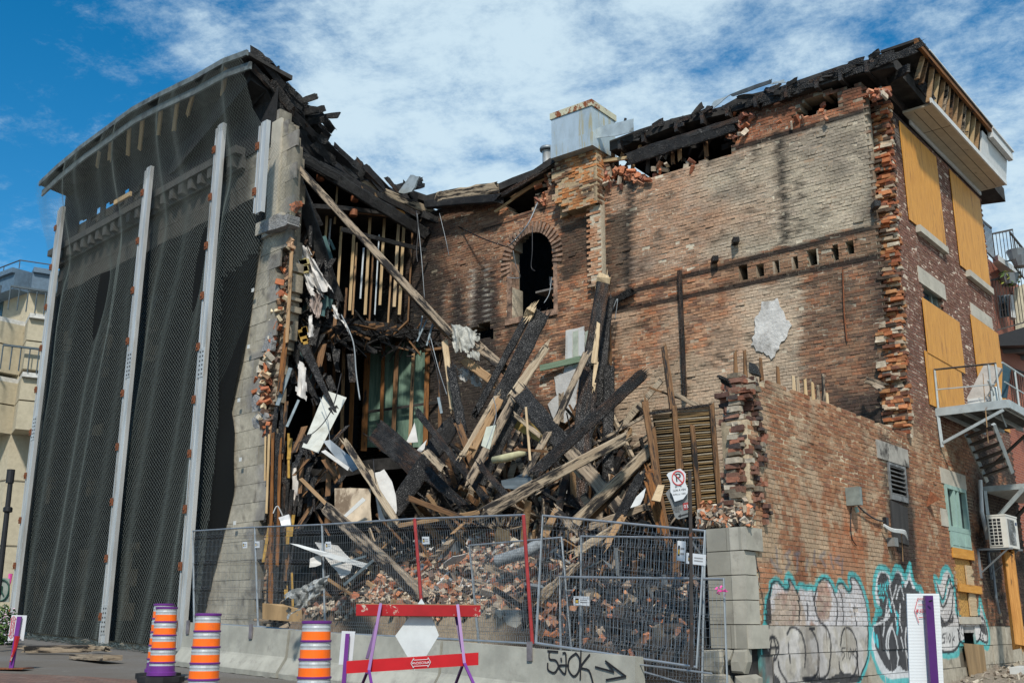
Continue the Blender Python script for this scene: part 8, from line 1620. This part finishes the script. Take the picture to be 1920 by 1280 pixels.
# ---------------------------------------------------------------- side street floor and scraps
m = MB(); mg = mat_simple('gravel_ground', (.24, .205, .16), .95, var=.35, nscale=14, bs=.9, bd=.03)
def gside(u, v):
    uu = lerp(4, 30, u); o_ = lerp(.0, 9, v); p = SID.P(uu, 0, o_); zz6 = lerp(-.35, .0, min(1, max(0, (uu - 4) / 5))); zt_ = .0 + .62 * sst(np.array([uu]), 4.0, 12)[0]
    return Vector((p.x, p.y, gz(p.x, p.y) + zt_ * .72 - .10 + .02 * sin(uu * 5 + o_ * 3)))
m.grid(gside, 60, 24); m.build('side_ground', mg, None, smooth=True, label='rising gravel strip along the side wall', kind='structure')
m = MB(); q_ = SID.P(10.0, 0, .7); zq = .50; m.box(Vector((q_.x, q_.y, zq + .1)), (SID.d.x, SID.d.y, .02), (SID.n.x, SID.n.y, 0), UP, .38, .12, .07); m.build('white_block', M_WHITEP, None, label='white painted metal duct piece lying on the gravel by the hatch', cat='duct')
pts = []
for k in range(420):
    u = R.uniform(7.5, 14); o_ = R.uniform(.1, 3.2); a, b = (u - 4) / 26, o_ / 9; p = gside(a, b); pts.append(p + UP * R.uniform(0, .03))
loose_bricks('gravel_chips', pts, None, 23, cols=[(.30, .26, .20), (.24, .20, .16), (.40, .36, .29)], size=(.08, .06, .04), sj=.6, label='small stones and chips on the gravel strip', kind='stuff')
def tuft(pos, n, h, mat, seed):
    rr4 = random.Random(seed); m = MB()
    for k in range(n):
        a = rr4.uniform(0, 6.28); r_ = rr4.uniform(0, .16); p = Vector(pos) + Vector((cos(a) * r_, sin(a) * r_, 0)); t = Vector((rr4.uniform(-.1, .1), rr4.uniform(-.1, .1), rr4.uniform(.5, 1) * h)); s_ = Vector((cos(a + 1), sin(a + 1), 0)) * .008
        m.add([p - s_, p + s_, p + t * .6 + s_ * .7, p + t], [(0, 1, 2, 3)])
    return m
tp_ = SID.P(5.6, 0, .25); tp_.z = gside((5.6 - 4) / 26, .25 / 9).z
tuft(tp_, 260, .28, None, 4).build('grass_tuft', mat_simple('green_grass', (.10, .19, .045), .8, var=.3), None, label='tuft of green grass at the foot of the painted wall', cat='grass tuft')
# ---------------------------------------------------------------- neighbour behind, right
NB = empty('red_brick_house', at(1880, 900, 33), 'red brick house with iron balconies behind the burnt building', 'house')
nbp = Plane(at(1852, 560, 30).xy, (SID.d.x, SID.d.y), (SID.n.x, SID.n.y))
g = NG('red_brick_courses', .9); bt_ = g.n('ShaderNodeTexBrick'); g.L(g.vec('UV'), bt_.inputs['Vector']); bt_.inputs['Scale'].default_value = 1; bt_.inputs['Brick Width'].default_value = .22; bt_.inputs['Row Height'].default_value = .075; bt_.inputs['Mortar Size'].default_value = .008
bt_.inputs['Color1'].default_value = (.33, .085, .04, 1); bt_.inputs['Color2'].default_value = (.24, .06, .035, 1); bt_.inputs['Mortar'].default_value = (.28, .20, .15, 1); g.color(bt_.outputs['Color'])
zb_ = nbp.px(1870, 500)[1]
m = MB(); m.grid(lambda u, v: nbp.P(lerp(-2, 14, u), lerp(-1, zb_, v), 0), 1, 1, thick=(-2, 1.5, 0), uvs=(16, zb_ + 1)); m.build('wall', g.m, NB)
m = MB(); q = [at(1863, 493, 30), at(1886, 486, 29.6), at(1912, 516, 31), at(1900, 528, 32)]; m.prism([at(1862, 494, 30), at(1872, 488, 29.2), at(1918, 520, 31.5), at(1892, 528, 33)], (0, 0, .18)); m.build('roof_edge', M_WHITEP, NB)
def railpx(P0, P1, h, n, name='balcony_rail', mat=None, parent=NB):
    m = MB(); m.tube([P0, P1], .025, 4); m.tube([P0 + UP * h, P1 + UP * h], .035, 4)
    for k in range(n + 1): t = k / n; m.tube([P0.lerp(P1, t), P0.lerp(P1, t) + UP * h], .013, 3)
    return m.build(name, mat or M_RAIL, parent)
railpx(at(1847, 470, 30), at(1866, 488, 29), 1.0, 8); railpx(at(1868, 494, 30), at(1906, 486, 30), .95, 6); railpx(at(1902, 500, 30), at(1935, 540, 31), 1.1, 8)
m = MB(); m.prism([at(1865, 556, 31), at(1892, 553, 31), at(1894, 592, 31), at(1867, 597, 31)], (0, .1, 0)); wnd = m.build('window', mat_simple('blue_black_glass', (.015, .03, .04), .2, spec=.8), NB)
m = MB()
for k in range(4): t = k / 3; m.tube([at(lerp(1865, 1892, t), lerp(556, 553, t), 30.9), at(lerp(1867, 1894, t), lerp(597, 592, t), 30.9)], .02, 4); m.tube([at(1866, lerp(556, 597, t), 30.9), at(1893, lerp(553, 592, t), 30.9)], .02, 4)
m.build('glazing_bars', M_GREYSH, wnd)
m = MB(); m.prism([at(1893, 552, 30.5), at(1901, 553, 30.5), at(1905, 596, 30.5), at(1896, 594, 30.5)], (.1, .3, 0)); m.build('wall_unit', M_WHITEP, NB)
m = MB(); m.prism([at(1901, 540, 32), at(1925, 530, 32), at(1930, 640, 32), at(1905, 640, 32)], (.3, .5, 0)); m.build('cream_bay', mat_simple('cream_cladding', (.42, .38, .28), .8), NB)
railpx(at(1866, 620, 30), at(1925, 603, 30), 1.55, 10)
m = MB(); m.prism([at(1872, 628, 30), at(1930, 610, 30), at(1930, 640, 30), at(1874, 642, 30)], (0, .1, 0), 0); m.build('balcony_fascia', M_BLACKP, NB)
m = MB(); a = at(1874, 642, 30); b = at(1935, 640, 30); c = at(1878, 706, 38); d = at(1935, 700, 38); dz = UP * .1; m.hexa([c - dz, d - dz, b - dz, a - dz, c, d, b, a]); m.build('balcony_deck', M_BLACKP, NB)
for k in range(5):
    t = (k + .5) / 5; p0 = a.lerp(c, t) - dz * 1.4; p1 = b.lerp(d, t) - dz * 1.4; m = MB(); m.box((p0 + p1) / 2, (p1 - p0).normalized(), (0, 1, 0), UP, (p1 - p0).length / 2, .08, .07); m.build('deck_joist', mat_simple('grey_joist', (.12, .12, .12), .7) if k == 0 else MATS['grey_joist'], NB)
m = MB(); m.prism([at(1893, 702, 36), at(1935, 696, 36), at(1935, 900, 36), at(1893, 900, 36)], (0, .2, 0)); m.build('pale_wall', mat_simple('pale_rear_wall', (.40, .37, .30), .9), NB)
m = MB(); m.pbox(SID, 14.2, 22, -.5, 5.6, -3.0, -.6); m.build('rear_brick_wall', g.m, NB)
railpx(at(1893, 800, 31), at(1935, 815, 31), 1.9, 10)
def foliage(name, c, rad, n, mats, seed, label=None, cat=None, parent=None, ls=.07, origin=None):
    rr5 = random.Random(seed); m = MB()
    for k in range(n):
        v = Vector((rr5.gauss(0, 1), rr5.gauss(0, 1), rr5.gauss(0, 1))).normalized() * (rr5.random() ** .45); p = Vector(c) + Vector((v.x * rad[0], v.y * rad[1], v.z * rad[2]))
        a = Vector((rr5.gauss(0, 1), rr5.gauss(0, 1), rr5.gauss(0, 1))).normalized(); b = a.orthogonal().normalized(); s_ = ls * rr5.uniform(.5, 1.2); m.add([p - a * s_, p - b * s_ * .4, p + a * s_, p + b * s_ * .4], [(0, 1, 2, 3)], rr5.choice(range(len(mats))) if len(mats) < 3 else rr5.choice([0, 0, 1, 1, 2]))
    return m.build(name, mats, parent, label=label, cat=cat)
M_LEAF = mat_simple('leaf_green', (.08, .15, .035), .7, var=.3); M_LEAF2 = mat_simple('leaf_yellow_green', (.25, .28, .05), .7, var=.3)
PT = empty('balcony_plant', at(1893, 532, 30), 'green potted plant on the balcony of the red brick house', 'plant'); foliage('leaves', at(1890, 522, 30), (.35, .3, .25), 160, [M_LEAF, M_LEAF2], 5, parent=PT, ls=.10); MB().lathe([(.001, 0), (.2, 0), (.3, .3), (.001, .28)], at(1893, 534, 30), 10).build('pot', M_GREYSH, PT)
for x, y, lb in ((1907, 482, 'upper hanging grey planter on the balcony rail'), (1915, 494, 'lower hanging grey planter on the balcony rail')): MB().lathe([(.001, 0), (.18, 0), (.28, .3), (.001, .28)], at(x, y + 6, 29.6), 10).build('hanging_planter', M_GREYSH, None, label=lb, cat='planter')
# ---------------------------------------------------------------- apartment building on the far left
AP = empty('apartment_building', at(50, 1180, 46), 'beige modern apartment building with railed balconies behind the leftmost steel post', 'building')
M_BEI = mat_simple('beige_concrete', (.44, .39, .28), .85, var=.08, dirt=(.36, .31, .22), dirt_lo=.55); M_BLU = mat_simple('slate_blue_metal', (.10, .15, .20), .5, var=.15)
cY = 46.0; cn = at(56, 535, cY); cxy = cn.xy
LPl = Plane(cxy, (-.80, .60), (-.60, -.80)); RPl = Plane(cxy, (.86, .51), (.51, -.86))
zr0 = LPl.px(56, 548)[1]; print('apt', cn, zr0)
def both(m, z0, z1, o0, o1, uL=14, uR=9, mm_=0): m.pbox(LPl, -o1 * .0, uL, z0, z1, o0, o1, mm_); m.pbox(RPl, 0, uR, z0, z1, o0, o1, mm_)
m = MB(); both(m, -1, zr0, -4, 0); m.build('wall', M_BEI, AP)
m = MB(); both(m, zr0, zr0 + .75, -4.2, .75); both(m, zr0 + .75, zr0 + .98, -4.2, .9); m.build('roof', M_BLU, AP)
m = MB(); zt7 = zr0 + 1.0; m.tube([LPl.P(14, zt7 + .4, .6), LPl.P(0, zt7 + .4, .6), RPl.P(9, zt7 + .4, .6)], .03, 4)
for k in range(9): m.tube([LPl.P(k * 1.4, zt7, .6), LPl.P(k * 1.4, zt7 + .4, .6)], .02, 4)
m.build('roof_rail', M_RAIL, AP)
zl = [LPl.px(30, 612)[1], LPl.px(30, 715)[1]]
M_DKW = mat_simple('dark_window', (.05, .09, .10), .2, spec=.7)
for zi, z in enumerate(zl):
    m = MB(); both(m, z - .12, z + .08, 0, 1.7, 12, 6.4); m.build('balcony_slab', mat_simple('pale_slab', (.55, .54, .50), .7) if zi == 0 else MATS['pale_slab'], AP)
    m = MB(); both(m, z - 1.1, z - .12, 0, 1.5, 12, 6.2); both(m, z - 2.4, z - 1.16, 0, 1.5, 12, 6.2); m.build('balcony_wall', M_BEI, AP)
    mm8 = MB()
    for pl_, L_ in ((LPl, 12), (RPl, 6.2)):
        mm8.tube([pl_.P(-.9, z + 1.15, 1.75), pl_.P(L_, z + 1.15, 1.75)], .06, 4)
        for k in range(int(L_ / .3)): mm8.tube([pl_.P(k * .36 - .9, z + .08, 1.75), pl_.P(k * .36 - .9, z + 1.15, 1.75)], .03, 4)
    mm8.build('balcony_railing', mat_simple('slate_rail', (.06, .085, .10), .6) if zi == 0 else MATS['slate_rail'], AP)
    m = MB(); m.pbox(LPl, 2.2, 3.9, z + .1, z + 2.2, -.2, .02); m.build('window', M_DKW, AP)
m = MB()
for z in (zl[1] - 4.4, zl[1] - 7.2, zr0 - 1.9): both(m, z - .05, z, .0, .03)
m.build('facade_joint', mat_simple('beige_joint', (.20, .17, .12), .9), AP)
c_ = LPl.hit(19, 661, .2)
m = MB(); dxx = Vector((LPl.d.x, LPl.d.y, 0)); m.tube([c_, c_ + Vector((LPl.n.x, LPl.n.y, 0)) * .12], .32, 20); m.build('clock_rim', M_BLACKP, AP); m = MB(); m.tube([c_, c_ + Vector((LPl.n.x, LPl.n.y, 0)) * .14], .26, 20); m.build('clock_face', mat_simple('pale_clock_face', (.5, .48, .42), .5), AP)
# lamp post, planter and sign at the left edge
LPo = empty('lamp_post', at(0, 1190, 26), 'black street lamp post at the left edge of the picture', 'lamp post')
m = MB(); m.tube([at(-12, 1180, 24), at(20, 900, 24)], [.07, .055], 10); m.tube([at(18, 905, 24), at(21, 880, 24)], .09, 10); m.build('pole', M_BLACKP, LPo); m = MB(); m.lathe([(.08, 0), (.1, .02), (.1, .1), (.08, .12)], at(14, 960, 24), 12); m.build('collar', M_BLACKP, LPo)
GSn = empty('pedestrian_sign', at(2, 1112, 25), 'dark green round pedestrian sign on a grey plate at the left edge', 'sign'); m = MB(); m.prism([at(-20, 1080, 25), at(18, 1084, 25), at(17, 1128, 25), at(-20, 1128, 25)], (0, .02, 0)); m.build('plate', mat_simple('grey_green_plate', (.22, .25, .22), .6), GSn)
m = MB(); c = at(3, 1106, 24.97); m.tube([c + Vector((cos(t / 20 * 2 * pi) * .17, 0, sin(t / 20 * 2 * pi) * .24)) for t in range(21)], .02, 5); m.tube([c + Vector((0, 0, .1)), c + Vector((0, 0, -.03)), c + Vector((.06, 0, -.12))], .015, 5); m.tube([c + Vector((0, 0, -.03)), c + Vector((-.06, 0, -.12))], .015, 5); m.build('pictogram', mat_simple('dark_green_print', (.01, .06, .04), .6), GSn)
FLW = empty('flower_planter', at(5, 1215, 27), 'leafy planter with small white flowers at the left edge', 'planter')
foliage('leaves', at(2, 1180, 27), (.38, .4, .62), 900, [M_LEAF, mat_simple('dark_leaf', (.03, .07, .02), .8)], 8, parent=FLW, ls=.07); foliage('flowers', at(2, 1178, 26.9), (.40, .42, .62), 260, [M_WSIGN, mat_simple('pale_pink_petal', (.65, .45, .55), .7)], 9, parent=FLW, ls=.04)
m = MB(); m.box(at(2, 1222, 27), (1, 0, 0), (0, 1, 0), UP, .55, .4, .16); m.build('box', M_BLACKP, FLW)
m = MB(); m.tube([at(20, 1075, 26), at(18, 1090, 26), at(14, 1104, 26)], [.05, .04, .03], 6); m.build('pink_ribbon', M_PINK, None, label='pink ribbon tied to the leftmost steel post', cat='ribbon')
# distant street behind the left front and a low horizon filler of roofs
